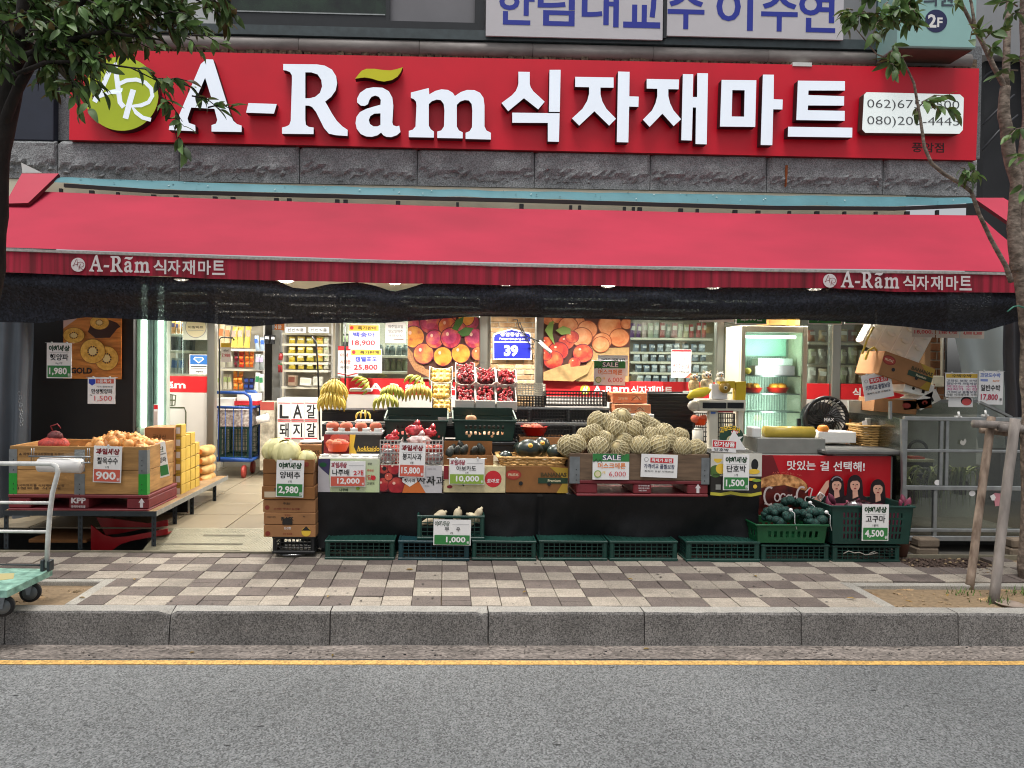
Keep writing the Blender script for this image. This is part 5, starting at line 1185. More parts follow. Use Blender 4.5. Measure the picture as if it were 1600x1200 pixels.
mb = MB(); pts = [W(x, y, 6.13) for x, y in ((85, 714), (100, 709), (116, 706), (132, 711), (130, 714), (100, 718))]; mb.add(pts, [tuple(range(len(pts)))], FILM); mb.build('loose_bag', br)
ONI = M('onion_skin', '#c07a35', .55, .3, 8, c2='#d49a55', rand=.18)
mb = MB(); mb.lathe([(.006, -.047), (.026, -.04), (.046, -.018), (.05, .006), (.04, .03), (.018, .045), (.007, .054), (.008, .06)], ONI, 12, fn=lambda q: q * (1 + .05 * noise.noise(q * 30)))
locs = []
for i in range(80):
 u = rnd.random(); x = LX0 + .55 + (LX1 - LX0 - .62) * u; y = rnd.uniform(6.36, 6.84); z = CZ1 - .06 + .11 * math.exp(-((u - .45) / .4) ** 2) * (1 - ((y - 6.6) / .3) ** 2) + rnd.uniform(-.02, .02); locs.append((x, y, z))
scatter_obj(mb, 'onion', 'brown dry skinned onion heaped in the wooden collar', 'onion', locs, 'onions heaped in the wooden collar')
mb = MB(); mb.bbox((LX0 + .04, 6.32, z1 + .01), (LX1 - .05, 6.87, CZ1 - .09), ONI, .01); o = mb.build('onion_heap', at=(LX0 + .6, 6.6, z1), kind='stuff'); tag(o, 'lower layer of onions filling the wooden collar', 'onions')
nb_ = thing('net_bag', 'red net bag of onions tied at the neck at the left of the collar', 'net bag', W(85, 700, 6.5))
REDN = M('red_net', '#a5382c', .6, .4, 40, .6, 120)
mb = MB(); p = W(84, 694, 6.5); mb.ball(p, (.13, .12, .07), REDN, 14, 8, fn=lambda q: q * (1 + .14 * noise.noise(q * 3))); mb.build('bag', nb_)
mb = MB(); p = W(86, 683, 6.5); mb.ball(p, (.07, .06, .06), M('dark_red_net', '#5c1a1c', .6, .4, 30, .5, 100), 10, 6); mb.tube([p + Vector((-.02, 0, .05)), p + Vector((-.04, 0, .1)), p + Vector((.02, 0, .12)), p + Vector((.05, 0, .08))], .006, DKRED, 5); mb.build('tied_neck', nb_)
def stock():
 for k in range(3):
  pcarton(['brown carton at the foot of the stack behind the onion collar', 'brown carton in the middle of the stack behind the onion collar', 'brown carton on top of the stack behind the onion collar'][k], (226, 780 - 38 * (k + 1) + 2, 272, 780 - 38 * k), 7.05, .3, m=CARD2 if k != 2 else CARD, group='cartons stacked behind the onion collar', items=[('text', '국내산', .5, .4, .2, STAMP)])
stock()
YBX = M('yellow_box', '#c4a445', .6, .12, 8, rand=.08); n_ = 0
YBM = {}
for c in range(4):
 for r in range(5 if c > 0 else 6):
  px0 = 274 + c * 7.6; py1 = 777 - c * 3.5 - r * 19
  if c == 3 and r > 3: continue
  Yc = 7.1 + c * .14; x0, x1, z0, z1 = prect(px0, py1 - 18.6, px0 + 9, py1, Yc)
  mb = MB(); mb.bbox((-.03, 0, 0), (.03, .12, .118), YBX, .003); fc = Face((-.024, -.001, .09), (.042, 0, 0), (0, 0, -.062)); fc.rect(0, 0, 1, 1, WHITE); mb.add(fc.mb.v, fc.mb.f, WHITE)
  o = mb.build('yellow_carton'); o.location = (x0 + .03, Yc, z0); tag(o, f'yellow carton in {["the first","the second","the third","the last"][c]} column beside the rice sacks, {["lowest","second up","third up","fourth up","fifth up","topmost"][r]} layer', 'box', 'yellow cartons stacked on the rack')
SACK = M('rice_sack', '#b98a4c', .7, .2, 10, .1, 60, c2='#c9a468', rand=.1)
for k in range(4):
 x0, x1, z0, z1 = prect(304, 757 - 15 * (k + 1) - k, 325, 757 - 14.5 * k, 8.0)
 mb = MB(); mb.ball((0, .15, .055), (.085, .2, .058), SACK, 14, 8, fn=lambda q: Vector((max(-.85, min(.85, q.x)) * 1.1, q.y, max(-.8, min(.8, q.z)) * 1.2))); fc = Face((-.05, -.055, .09), (.1, 0, 0), (0, 0, -.06)); fc.disc(.5, .5, .28, ORA); mb.add(fc.mb.v, fc.mb.f, ORA)
 o = mb.build('rice_sack'); o.location = (x0 + .08, 8.0, z0); tag(o, 'tan rice sack, ' + ['lowest', 'second from the bottom', 'third from the bottom', 'topmost'][k] + ' of the pile by the steel post', 'sack', 'rice sacks piled by the post')
# blue roll cart inside the entrance
BLUM = M('blue_cart_paint', '#1d4a94', .4, .1, 8)
bc = thing('roll_cart', 'blue tubular roll cart loaded with crates just inside the entrance', 'cart', W(372, 745, 9.6)); Yc = 9.55
def pt(x, y, Y=Yc): return W(x, y, Y)
mb = MB(); mb.tube([pt(337, 613), pt(382, 614), pt(390, 619), pt(392, 628), pt(391, 716)], .022, BLUM, 8); mb.tube([pt(337, 636), pt(391, 637)], .016, BLUM, 8); mb.tube([pt(337, 717), pt(392, 719)], .03, BLUM, 8)
mb.tube([pt(383, 611, 9.95), pt(398, 612, 9.95), pt(405, 619, 9.95), pt(407, 640, 9.95), pt(405, 715, 9.95)], .022, BLUM, 8); mb.tube([pt(391, 719), pt(407, 713, 9.95)], .025, BLUM, 8); mb.tube([pt(392, 637), pt(407, 635, 9.95)], .016, BLUM, 8); mb.build('frame', bc)
mb = MB()
for px in (341, 352, 365, 378): mb.tube([pt(px, 637), pt(px, 717)], .006, BLUM, 6)
mb.build('wire_grille', bc)
mb = MB(); a, b = pt(337, 718), pt(392, 719); mb.box((a.x, Yc, a.z - .03), (b.x, Yc + .7, a.z - .005), BLUM); mb.build('deck', bc)
for px, Y in ((381, 9.55), (395, 10.0)):
 p = G(px, 747 if Y < 9.7 else 741, FZ); mb = MB(); X = Matrix.Translation((W(px, 740, Y).x, Y, FZ + .085)) @ Matrix.Rotation(R(90), 4, 'Y'); mb.lathe([(.03, -.018), (.085, -.018), (.085, .018), (.03, .018)], M('red_wheel', '#a03a30', .5), 16, X); mb.build('wheel', bc)
x0, x1, z0, z1 = prect(340, 668, 389, 716, 9.6); c_ = crate(x1 - x0, .5, z1 - z0, GPL, 9, 5, lid=False, label='dark green crate standing in the blue roll cart'); c_.location = ((x0 + x1) / 2, 9.88, z0)
x0, x1, z0, z1 = prect(338, 640, 390, 667, 9.6); mb = MB(); mb.bbox((x0, 9.62, z0), (x1, 10.0, z1), M('pink_white_tray', '#b89a94', .6, .5, 30, c2='#c9c0b8'), .006); o = mb.build('meat_tray', at=(x0 + .2, 9.8, z0)); tag(o, 'stack of pink and white trays on the green crate in the blue cart', 'trays')
for px0, px1, py0, py1, c, lb in ((337, 367, 622, 637, '#c9c6bc', 'white foam box at the left on top of the blue cart'), (370, 402, 615, 627, '#d6d3c8', 'white foam box behind the upper rail of the blue cart')):
 mb = MB(); x0, x1, z0, z1 = prect(px0, py0, px1, py1, 9.75); mb.bbox((x0, 9.75, z0), (x1, 10.0, z1), FOAM, .008); o = mb.build('foam_box', at=((x0 + x1) / 2, 9.85, z0)); tag(o, lb, 'foam box')
mb = MB(); x0, x1, z0, z1 = prect(366, 627, 402, 633, 9.72); mb.box((x0, 9.72, z0), (x1, 9.98, z1), RED); o = mb.build('red_tray', at=((x0 + x1) / 2, 9.85, z0)); tag(o, 'flat red tray on top of the blue cart load', 'tray')
pcarton('pale printed carton standing beside the blue cart', (406, 628, 428, 735), 9.7, .35, m=M('worn_pale_card', '#aaa08c', .8, .25, 14, c2='#c4bca8'), items=[('rect', .0, .0, 1, .12, P('card_red_stripe', '#a8483c'))])
mb = MB(); mb.tube([W(402, 657, 9.5), W(420, 652, 9.5)], .055, WHITE, 14); mb.tube([W(400.5, 657.5, 9.5), W(403, 657, 9.5)], .025, BLACKP, 10); o = mb.build('paper_roll', at=W(410, 656, 9.5)); tag(o, 'white plastic roll on the side of the blue cart', 'roll')
for i, (pts, Y, lb) in enumerate((([(343, 720), (343, 530), (346, 527), (364, 528), (366, 532)], 9.3, 'thin black hooked wire stand in front of the blue cart'), ([(500, 690), (497, 580), (494, 535), (488, 526)], 7.6, 'thin black hooked pole left of the banana hand'), ([(539, 505), (539.5, 560), (540, 660)], 7.3, 'straight black pole hanging in front of the two price papers'))):
 mb = MB(); mb.tube([W(x, y, Y) for x, y in pts], .010, BLACKP, 6); o = mb.build('sign_pole', at=W(*pts[0], Y)); tag(o, lb, 'pole')
placard('small yellow topped price card hung on the black wire stand', (345, 536, 361, 566), 9.25, [('rect', .0, .0, 1, .22, YEL), ('text', '7,980', .5, .65, .2, RED, dict(w=.8)), ('text', '신선', .5, .4, .14, INK)], clips=0)
# centre display
cy0 = 6.02
blk = crate(.40, .30, .15, BLACKP, 9, 3, lid=False, label='black crate under the cabbage carton stack')
x0, x1, z0, z1 = prect(425, 839, 491, 866, cy0)
blk.location = ((x0 + x1) / 2, cy0 + .17, .035); blk.scale = ((x1 - x0) / .40, 1, (z1 - .035) / .15)
mb = MB(); p = G(455, 872, 0)
mb.ball((p.x, cy0 + .1, .018), (.16, .1, .022), FILM, 14, 6, fn=lambda q: q * (1 + .3 * noise.noise(q * 4))); o = mb.build('plastic_bag', at=(p.x, cy0 + .1, 0)); tag(o, 'crumpled clear plastic bag squashed under the black crate', 'plastic bag')
ys = [717.6, 739.6, 760, 780.5, 801, 820, 839.5]
DOT = P('stamp_dark_red', '#7a2a1c'); BLKP = P('stamp_black', '#191512')
mk = [[('disc', .86, .35, .05, DOT)], [], [('rect', .05, .4, .26, .85, P('card_label', '#c9b79a')), ('rect', .24, .1, .27, .3, BLKP)], [('disc', .08, .62, .045, DOT), ('text', '국내산', .45, .3, .2, BLKP), ('text', '신선한 국내산 농산물', .45, .72, .16, DOT, dict(w=.5))], [('text', '맛있는', .46, .2, .18, DOT), ('text', 'BLACK', .46, .5, .32, BLKP, dict(w=.24, bold=.06)), ('text', '국내산 100%', .15, .35, .13, BLKP), ('text', '3kg', .78, .3, .13, BLKP), ('disc', .46, .84, .1, BLKP)], [('disc', .08, .72, .05, DOT), ('text', '신선한', .46, .25, .2, WHITE), ('text', '신선 농산물', .46, .72, .15, DOT), ('disc', .82, .55, .09, YEL), ('poly', [(.73, .45), (.82, .08), (.91, .45)], BLKP)]]
lbl = ['open top carton of cabbages carrying the 2,980 price board', 'second brown carton from the top of the cabbage stack', 'slightly wider carton with a pale label in the middle of the cabbage stack', 'third brown carton from the bottom with a small dark seal in the cabbage stack', 'brown carton printed BLACK, second from the bottom of the cabbage stack', 'bottom brown carton with a yellow disc in the cabbage stack']
for i in range(6):
 w = (411, 490) if i not in (2,) else (409, 492)
 pcarton(lbl[i], (w[0] + (1 if i > 3 else 0), ys[i] + .4, w[1] + (i > 2) * 3, ys[i + 1] - .3), cy0 + rnd.uniform(0, .012), .34, m=CARD2 if i < 3 else CARD, items=mk[i], open_top=(i == 0), group='cartons stacked under the cabbages', tape=False)
CAB = M('cabbage_leaf', '#b9b06c', .5, .25, 5, .3, 25, c2='#d6cf98', rand=.08)
def cabbage(lb, c, r):
 t = thing('cabbage', lb, 'cabbage', (0, 0, 0), 'cabbages in the top carton')
 mb = MB(); mb.ball((0, 0, 0), (r, r, r * .86), CAB, 40, 24, fn=lambda q: q * (1 + .05 * noise.noise(q * 3.5) - .05 * abs(noise.noise(q * 5 + Vector((r * 90, 0, 0)))) + .012 * math.sin(14 * math.atan2(q.y, q.x) + 4 * q.z))); mb.build('heart', t)
 for k in range(5):
  a0 = k * 1.26 + r * 9; vs = []; fs = []
  for i in range(9):
   for j in range(9):
    u, v = (i / 8 - .5), j / 8; an = a0 + u * 1.7; el = -.5 + v * 1.75
    rr = r * (1.035 + .02 * k / 5 + .015 * math.cos(u * 34) * v + .05 * noise.noise((u * 4 + k, v * 4, r * 50)) + .05 * abs(u) ** 2 + (.05 if j == 8 else 0))
    vs.append((rr * math.cos(an) * math.cos(el), rr * math.sin(an) * math.cos(el), rr * .86 * math.sin(el)))
  for i in range(8):
   for j in range(8): q = i * 9 + j; fs.append((q, q + 9, q + 10, q + 1))
  MB().add(vs, fs, CAB, True).build('leaf', t)
 t.location = c; t.rotation_euler = (rnd.uniform(-.3, .3), rnd.uniform(-.3, .3), rnd.uniform(0, 6)); return t
cabbage('pale cabbage at the back left of the cabbage carton', W(433, 704, 6.2), .125)
cabbage('greenish cabbage at the front middle of the cabbage carton', W(447, 708, 6.12), .122)
cabbage('smaller pale cabbage at the right of the cabbage carton', W(479, 717, 6.13), .085)
placard('green banded cabbage price board 2,980 on the carton stack', (431, 719, 474, 777), 5.985, fruit_ad('양배추', '2,980', '1개', GREEN), tilt=.02)
pcarton('brown carton marked 27 behind the cabbages topped with white paper', (462, 695, 503, 722), 6.55, .3, items=[('text', '27마', .72, .45, .3, STAMP), ('disc', .25, .45, .12, DOT)])
mb = MB(); p = W(483, 692, 6.6)
mb.ball((p.x, 6.7, p.z), (.12, .12, .018), WHITE, 14, 5, fn=lambda q: q * (1 + .35 * noise.noise(q * 5))); o = mb.build('paper_wrap', at=(p.x, 6.7, p.z)); tag(o, 'crumpled white paper on the carton behind the cabbages', 'paper')
TZ = W(640, 770, 6.15).z
tb_ = thing('display_table', 'stepped produce display table hidden by a black cloth', 'table', (W(840, 770, 6.2).x, 6.2, 0))
TX0, TX1 = W(497, 780, 6.15).x, W(1186, 780, 6.15).x
mb = MB(); mb.bbox((TX0, 6.16, TZ - .03), (TX1, 7.5, TZ - .003), BLACKP, .004); mb.build('table_top', tb_)
for x in (TX0 + .04, (TX0 + TX1) / 2, TX1 - .04):
 for y in (6.22, 7.4): mb = MB(); mb.box((x - .02, y, 0), (x + .02, y + .04, TZ - .031), DSTEEL); mb.build('leg', tb_)
RK = M('display_step_black', '#141315', .5, .2, 5)
CLO = M('black_cloth', '#0b0b0e', .5, .25, 4, .15, 90, spec=.35)
vs = []; fs = []; n = 220; K = 14
for i in range(n + 1):
 u = i / n; x = TX0 + (TX1 - TX0) * u; foot = .05 + .05 * noise.noise((x * 1.3, 0, 0)) + (.22 * max(0, (u - .72) / .28) ** 1.3 * (1 - max(0, (u - .93) / .07)) if u > .72 else 0) * .35
 for k in range(K + 1):
  v = k / K; sg_ = .05 * v * math.sin(x * 6.1 + 1.2 * math.sin(x * 2.3)) + .06 * v * noise.noise((x * 2.1, v * 1.2, 2)) + .008 * noise.noise((x * 11, v * 4, 2))
  if abs(u - .5) < .012: sg_ += .03 * (1 - abs(u - .5) / .012)
  vs.append((x, 6.145 + sg_ + .05 * v, TZ - .004 - (TZ - foot) * v))
for i in range(n):
 for k in range(K): q = i * (K + 1) + k; fs.append((q, q + 1, q + K + 2, q + K + 1))
o = MB().add(vs, fs, CLO, True).build('table_cloth', at=((TX0 + TX1) / 2, 6.15, .05)); tag(o, 'black cloth hanging in front of the produce table above the green crates', 'cloth')
for yb, px0, px1, py in ((6.50, 503, 806, 690), (6.80, 503, 806, 664), (7.1, 503, 806, 641), (6.62, 806, 952, 692), (6.9, 806, 952, 665), (7.2, 806, 952, 638)):
 x0, x1 = W(px0, py, yb).x, W(px1, py, yb).x; z = W((px0 + px1) / 2, py, yb).z
 mb = MB(); mb.bbox((x0, yb, z - .03), (x1, yb + .28, z), RK, .004); mb.box((x0, yb + .005, z - .12), (x1, yb + .02, z - .031), RK); mb.build('step', tb_)
# front cartons
FY = 6.15; LGP = M('pear_carton_print', '#c9cfb4', .6, .1, 5, c2='#b3c48a')
pcarton('white and green pear carton under the 12,000 price board', (497, 717, 593, 769), FY, .36, m=M('white_card', '#cfcbbf', .8, .05), tape=False, items=[('rect', .0, .0, 1, 1, LGP), ('poly', [(.0, .0), (.2, .0), (.18, .5), (.08, .35), (.0, .2)], P('pear_purple', '#3a3358')), ('poly', [(0, .2), (.08, .35), (.18, .5), (.2, 1), (0, 1)], P('pear_grey', '#b8b4b8')), ('disc', .08, .18, .06, LGPL, dict(ry=.07)), ('text', '신선', .84, .14, .07, INK), ('text', '국내산', .85, .34, .07, RED), ('text', '고당', .80, .55, .16, RED), ('disc', .9, .56, .04, RED), ('text', '고당도', .86, .73, .08, INK), ('text', '나주배', .42, .93, .09, DGREEN), ('disc', .65, .88, .03, LIME)])
AP1 = sphere_print('apple_print', ('#6e1018', '#a8242c', '#d0604a'), sc_=7)
it = [('rect', 0, 0, .62, 1, P('apple_box_dark', '#2a0a0e'))]
for cx, cy, r in ((.06, .12, .1), (.23, .1, .12), (.4, .14, .1), (.05, .72, .12), (.27, .76, .15), (.5, .25, .12), (.14, .42, .07)): it += [('disc', cx, cy, r * 1.0, P('apple_rim_print', '#5a1018')), ('disc', cx - r * .05, cy - r * .1, r * .88, AP1), ('disc', cx - r * .3, cy - r * .7, r * .16, SHINE)]
it += [('poly', [(.42, .55), (.62, .55), (.74, 1), (.36, 1)], P('apple_box_orange', '#c96a2c')), ('poly', [(.56, 0), (1, 0), (1, 1), (.74, 1), (.62, .55), (.56, .2)], P('apple_box_grey', '#bdb9bb')), ('poly', [(.36, .47), (.48, .36), (.6, .47), (.6, .6), (.48, .78), (.36, .6)], WHITE), ('text', '햇사과', .48, .55, .14, INK), ('text', '고당도 사과', .83, .12, .06, GREY), ('text', '사과', .74, .52, .3, INK, dict(bold=.01)), ('text', '사과', .9, .55, .34, INK, dict(bold=.01)), ('text', '국내산', .76, .74, .06, GREY), ('disc', .07, .12, .035, INK)]
pcarton('apple carton with red apple photographs in the middle of the front row', (594, 727, 690.5, 769.5), FY, .36, m=M('white_card', '#cfcbbf', .8, .05), tape=False, items=it)
pcarton('cream fruit carton with a red brush circle behind the avocado price board', (693, 728, 790, 770), FY, .36, m=M('cream_card', '#c9bb92', .8, .1, 30), tape=False, items=[('disc', .80, .48, .135, RED), ('text', '토마토', .8, .55, .16, WHITE, dict(slant=.2)), ('disc', .1, .78, .045, DKRED, dict(ry=.06)), ('rect', 0, 0, .08, .5, DKRED), ('line', [(.28, .6), (.33, .75)], .05, INK)])
BANT = P('banana_green_band', '#1d3a26'); BLEAF = P('banana_print_yellow', '#a98a2c')
def banana_print(u=0): return [('disc', .12, .32, .13, P('brand_red_oval', '#8a2a1e'), dict(ry=.2)), ('disc', .12, .32, .11, P('brand_red_fill', '#a8392a'), dict(ry=.15)), ('text', 'FRUITAS', .12, .32, .1, CREAM, dict(w=.16)), ('poly', [(.7, .0), (1, .05), (1, 1), (.82, 1), (.95, .5)], BLEAF), ('rect', .52, .42, 1, .64, BANT), ('text', 'BANANAS', .77, .30, .16, P('banana_text_dark', '#4a3a18'), dict(w=.42, bold=.05)), ('text', 'Premium', .78, .53, .1, CREAM), ('disc', .24, .64, .033, INK), ('disc', .70, .66, .03, INK)]
pcarton('brown banana carton with a red oval and green band under the wicker basket', (790.5, 729, 887, 770), FY, .36, m=CARD2, tape=False, items=banana_print())
placard('coral banded pear price board 12,000 on the pear carton', (516, 720.5, 571, 760.5), FY - .02, [('text', '과일세상', .25, .16, .22, DKRED, dict(w=.44, bold=.07)), ('text', '과일세상', .25, .16, .18, PINK, dict(w=.42, bold=-.01)), ('line', [(.52, .17), (.95, .17)], .012, GREY), ('text', '나주배', .30, .44, .24, INK, dict(w=.48, bold=.02)), ('text', '2개', .80, .45, .22, RED, dict(w=.28, bold=.02)), ('rect', .02, .60, .98, .97, CORAL), ('text', '12,000', .52, .79, .26, WHITE, dict(w=.64, bold=.03)), ('text', '원', .93, .88, .1, WHITE)], clips=0)
placard('coral banded bagged apple price board 15,800 in front of the clear baskets', (623, 692, 663.5, 746), FY - .03, fruit_ad('봉지사과', '15,800', '1봉', CORAL, '과일세상', DKRED), tilt=.02, clips=0)
placard('lime banded avocado price board 10,000 hung on the avocado carton', (702, 717, 757, 757), FY - .03, [('text', '과일세상', .24, .15, .2, DKRED, dict(w=.42, bold=.07)), ('text', '과일세상', .24, .15, .16, PINK, dict(w=.4, bold=-.01)), ('line', [(.5, .17), (.95, .17)], .012, GREY), ('text', '아보카도', .48, .37, .2, INK, dict(w=.56, bold=.02)), ('text', '5개', .5, .54, .08, INK), ('rect', .02, .60, .98, .97, LIME), ('text', '10,000', .52, .79, .27, WHITE, dict(w=.66, bold=.03)), ('text', '원', .93, .88, .1, WHITE)], clips=2)
def foam_tray(lb, rect, Y, d, n=5):
 x0, x1, z0, z1 = prect(*rect, Y); t = thing('foam_tray', lb, 'tray', ((x0 + x1) / 2, Y + d / 2, z0)); w = x1 - x0
 mb = MB(); mb.bbox((x0, Y, z0), (x1, Y + d, z0 + (z1 - z0) * .45), FOAM, .004); mb.build('base', t)
 for i in range(n):
  a = x0 + w * i / n; mb = MB(); mb.lathe([(w / n * .30, 0), (w / n * .47, z1 - z0 - .002), (w / n * .40, z1 - z0), (w / n * .28, .006)], FOAM, 12, Matrix.Translation((a + w / n / 2, Y + .045, z0 + .001))); mb.build('cup', t)
 return t
foam_tray('white foam cup tray on the pear carton', (498, 711.5, 594, 716.5), 6.17, .3, 6)
foam_tray('white foam cup tray under the row of four peaches', (508, 669, 598, 679), 6.52, .22, 5)
pk = fruit('', '', .058, PEACH, 'peach', .2); scatter_obj(pk, 'peach', '%s of four dusky peaches in a row on the foam tray', 'peach', [W(px, 667, 6.58) for px in (520, 541, 564, 587)], 'four peaches on the foam tray', (.95, 1.1), rot=False)
pcarton('dark fruit carton with yellow lettering below the four peaches', (506, 679, 596, 710), 6.42, .3, m=M('dark_carton', '#231f1a', .6, .1), tape=False, items=[('rect', 0, 0, .48, 1, DKRED), ('disc', .22, .3, .12, CORAL), ('disc', .35, .2, .09, P('peach_pink_print', '#b9615a')), ('poly', [(.45, .0), (.55, 0), (.52, .6), (.58, 1), (.44, 1)], YEL), ('text', 'hokkaido', .78, .7, .26, YEL, dict(w=.38, slant=.15)), ('rect', .55, .82, .9, .84, YEL)])
def plate(lb, px0, px1, py0, py1, Y, m, fm, frl, n):
 x0, x1, z0, z1 = prect(px0, py0, px1, py1, Y); r = (x1 - x0) / 2; c = ((x0 + x1) / 2, Y + r, z0)
 mb = MB(); mb.lathe([(r * .72, 0), (r * .98, (z1 - z0)), (r, z1 - z0), (r * .96, z1 - z0 - .002), (r * .7, .005)], m, 20); o = mb.build('plastic_plate'); o.location = c; tag(o, lb, 'plate')
 scatter_obj(fruit('', '', .052, fm, ''), frl[0], frl[1], frl[0], [(c[0] + rnd.uniform(-.02, .02) + r * .45 * math.cos(k * 6.28 / n + 3.4), c[1] + r * .4 * math.sin(k * 6.28 / n + 3.4), z0 + .062) for k in range(n)], frl[2], (.9, 1.05))
OPL = M('orange_plate', '#d9481c', .35, .04, emit=0); RPL2 = M('red_plate', '#cc2215', .35, .04)
plate('orange plastic plate of peaches on the foam tray of the pear carton', 505, 544, 694, 707, 6.22, OPL, PEACH, ('peach', 'peach on the orange plate above the pear carton', 'peaches on the orange plate'), 4)
plate('red plastic plate of peaches beside the black trays', 815, 860, 668, 682, 6.62, RPL2, PEACH, ('peach', 'peach on the red plate by the black trays', 'peaches on the red plate'), 4)
def banana_mesh(m):
 mb = MB(); pts = []; rs = []
 for i in range(9):
  t = i / 8; pts.append((0, -.055 * math.sin(math.pi * (t * .9 + .05)) ** .9, .09 - .175 * t)); rs.append([.008, .013, .0185, .0205, .021, .0205, .018, .011, .005][i])
 mb.tube(pts, rs, m, 7, True, True); mb.ball(pts[-1], .006, BTIP, 6, 4); o = mb.build('banana'); me = o.data; bpy.data.objects.remove(o); return me
BM = {'y': banana_mesh(BAN_Y), 'g': banana_mesh(BAN_G)}
def hand(lb, px, py, Y, n, kind, wpx, tilt=.5, rot=0, rows=2):
 c = W(px, py, Y); s = wpx * Y / 1100 / .24; t = thing('banana_hand', lb, 'bananas', (0, 0, 0), 'banana hands on the display')
 for r in range(rows):
  for i in range(n):
   u = (i / (n - 1) - .5) if n > 1 else 0
   X = Matrix.Translation((u * .19, -.028 * (1 - r) - .02 * math.cos(u * 3), .035 * r - .10 * u * u + .04)) @ Matrix.Rotation(-u * (1.0 if r else .8) + rnd.uniform(-.05, .05), 4, 'Y') @ Matrix.Rotation(u * .9, 4, 'Z') @ Matrix.Rotation(.15, 4, 'X')
   inst('banana', BM[kind], t, X)
 mb = MB(); mb.ball((0, .0, .155), (.06, .025, .022), BTIP, 8, 5); mb.build('stalk', t)
 mb = MB(); mb.box((-.028, -.104, .03), (.028, -.101, .055), WHITE, Matrix.Rotation(-.1, 4, 'X')); mb.build('sticker', t)
 t.location = c; t.rotation_euler = (0 if wpx > 34.5 and px < 560 else -.62, rot, 0); t.scale = (s, s, s); return t
hand('top yellow banana hand on the left end of the display', 523, 616, 7.15, 7, 'y', 35); hand('lower yellow banana hand on the left end of the display', 519, 633, 7.1, 7, 'y', 36)
hand('greenish banana hand on the white tray over the display top', 561, 604, 7.3, 5, 'g', 25, rot=.9)
hand('green yellow banana hand at the middle left of the display', 613, 621, 7.2, 7, 'g', 31); hand('yellow green banana hand below left in the middle bunches', 603, 637, 7.05, 6, 'g', 33)
hand('yellow banana hand at the middle right of the display', 654, 622, 7.15, 7, 'y', 35); hand('greenish banana hand on top of the middle bunches', 646, 603, 7.25, 5, 'g', 28, rot=.6)
hand('small yellow banana hand on a white tray over the peaches', 568, 653, 6.85, 4, 'y', 20, rows=1)
for px0, px1, py0, py1, Y, lb in ((546, 580, 607, 612, 7.25, 'white foam tray holding the greenish bananas'), (554, 581, 657, 661, 6.8, 'small white foam tray holding the single banana hand')):
 x0, x1, z0, z1 = prect(px0, py0, px1, py1, Y); mb = MB(); mb.bbox((x0, Y, z0), (x1, Y + .15, z1), FOAM, .006); o = mb.build('foam_tray', at=((x0 + x1) / 2, Y, z0)); tag(o, lb, 'tray')
YM = M('yellow_melon', '#d9a93a', .4, .15, 12, c2='#e6c872', rand=.1)
def fruit_box(lb, rect, Y, d, kind, tilt=R(38)):
 """white scalloped tray tipped towards the street, with its fruit"""
 x0, x1, z0, z1 = prect(*rect, Y); w = x1 - x0; L = (z1 - z0) / math.sin(tilt) * .86
 t = thing('fruit_box', lb, 'fruit box', (0, 0, 0), 'cherry boxes on the display' if kind == 'cherry' else 'yellow melon boxes on the display')
 hgt = .075; m = M('white_fruit_card', '#d6d0c4', .7, .05)
 mb = MB(); mb.box((-w / 2, 0, 0), (w / 2, L, .006), m); mb.build('base', t)
 for s in (-1, 1): mb = MB(); mb.box((s * w / 2 - .004 + (s < 0) * .0, .0062, .0062), (s * w / 2 + .004, L - .006, hgt), m); mb.build('side_wall', t)
 for yy_ in (0, L):
  pts = [Vector((-w / 2 + .0042, yy_, .0064)), Vector((w / 2 - .0042, yy_, .0064)), Vector((w / 2 - .0042, yy_, hgt))] + [Vector(((w / 2 - .02) * math.cos(R(a)), yy_, hgt - .035 * math.sin(R(a)) ** .6)) for a in range(15, 180, 15)] + [Vector((-w / 2 + .0042, yy_, hgt))]
  mb = MB(); mb.poly3(pts, (0, .006 if yy_ == 0 else -.006, 0), m); mb.build('end_wall', t)
 mb = MB(); mb.ball((0, L / 2, hgt - .05), (w * .47, L * .47, .035), M('cherry_bed', '#5c0a14', .5, .4, 40, .8, 60) if kind == 'cherry' else M('yellow_melon', '#d9a93a', .4, .15, 12, c2='#e6c872', rand=.1), 12, 6, fn=lambda q: Vector((max(-.88, min(.88, q.x)), max(-.88, min(.88, q.y)), q.z))); mb.build('fruit_layer' if kind == 'cherry' else 'liner', t, kind='stuff')
 t.location = ((x0 + x1) / 2, Y, z0); t.rotation_euler = (tilt, 0, 0)
 X = Matrix.Translation(t.location) @ Matrix.Rotation(tilt, 4, 'X'); return t, X, w, L, hgt
CH = MB(); CH.ball((0, 0, 0), .014, CHERRY, 8, 6); cho = CH.build('cherry'); chm = cho.data; bpy.data.objects.remove(cho)
k_ = 0
for r, (py0, py1) in enumerate(((576, 606), (606, 639))):
 for c, (a, b) in enumerate(((712, 742.5), (744, 774.5), (776, 807))):
  t, X, w, L, hgt = fruit_box(f'white scalloped box of red cherries, {["upper","lower"][r]} row, {["left","middle","right"][c]} of three', (a, py0 + c * (3 if r == 0 else 1) - (6 if (r == 0 and c == 0) else 0), b, py1 + (c if r else 0)), 7.05 - .18 * (1 - r) + .36 * (1 - r), .2, 'cherry')
  for i in range(44):
   o = inst('cherry', chm); o.matrix_world = X @ Matrix.Translation((rnd.uniform(-w * .4, w * .4), rnd.uniform(.025, L - .025), hgt - .006 + rnd.uniform(-.008, .016))); s = rnd.uniform(.85, 1.15); o.scale = (s, s, s)
   tag(o, f'dark red cherry in the {["upper","lower"][r]} {["left","middle","right"][c]} white box', 'cherry', f'cherries in the {["upper","lower"][r]} {["left","middle","right"][c]} box')
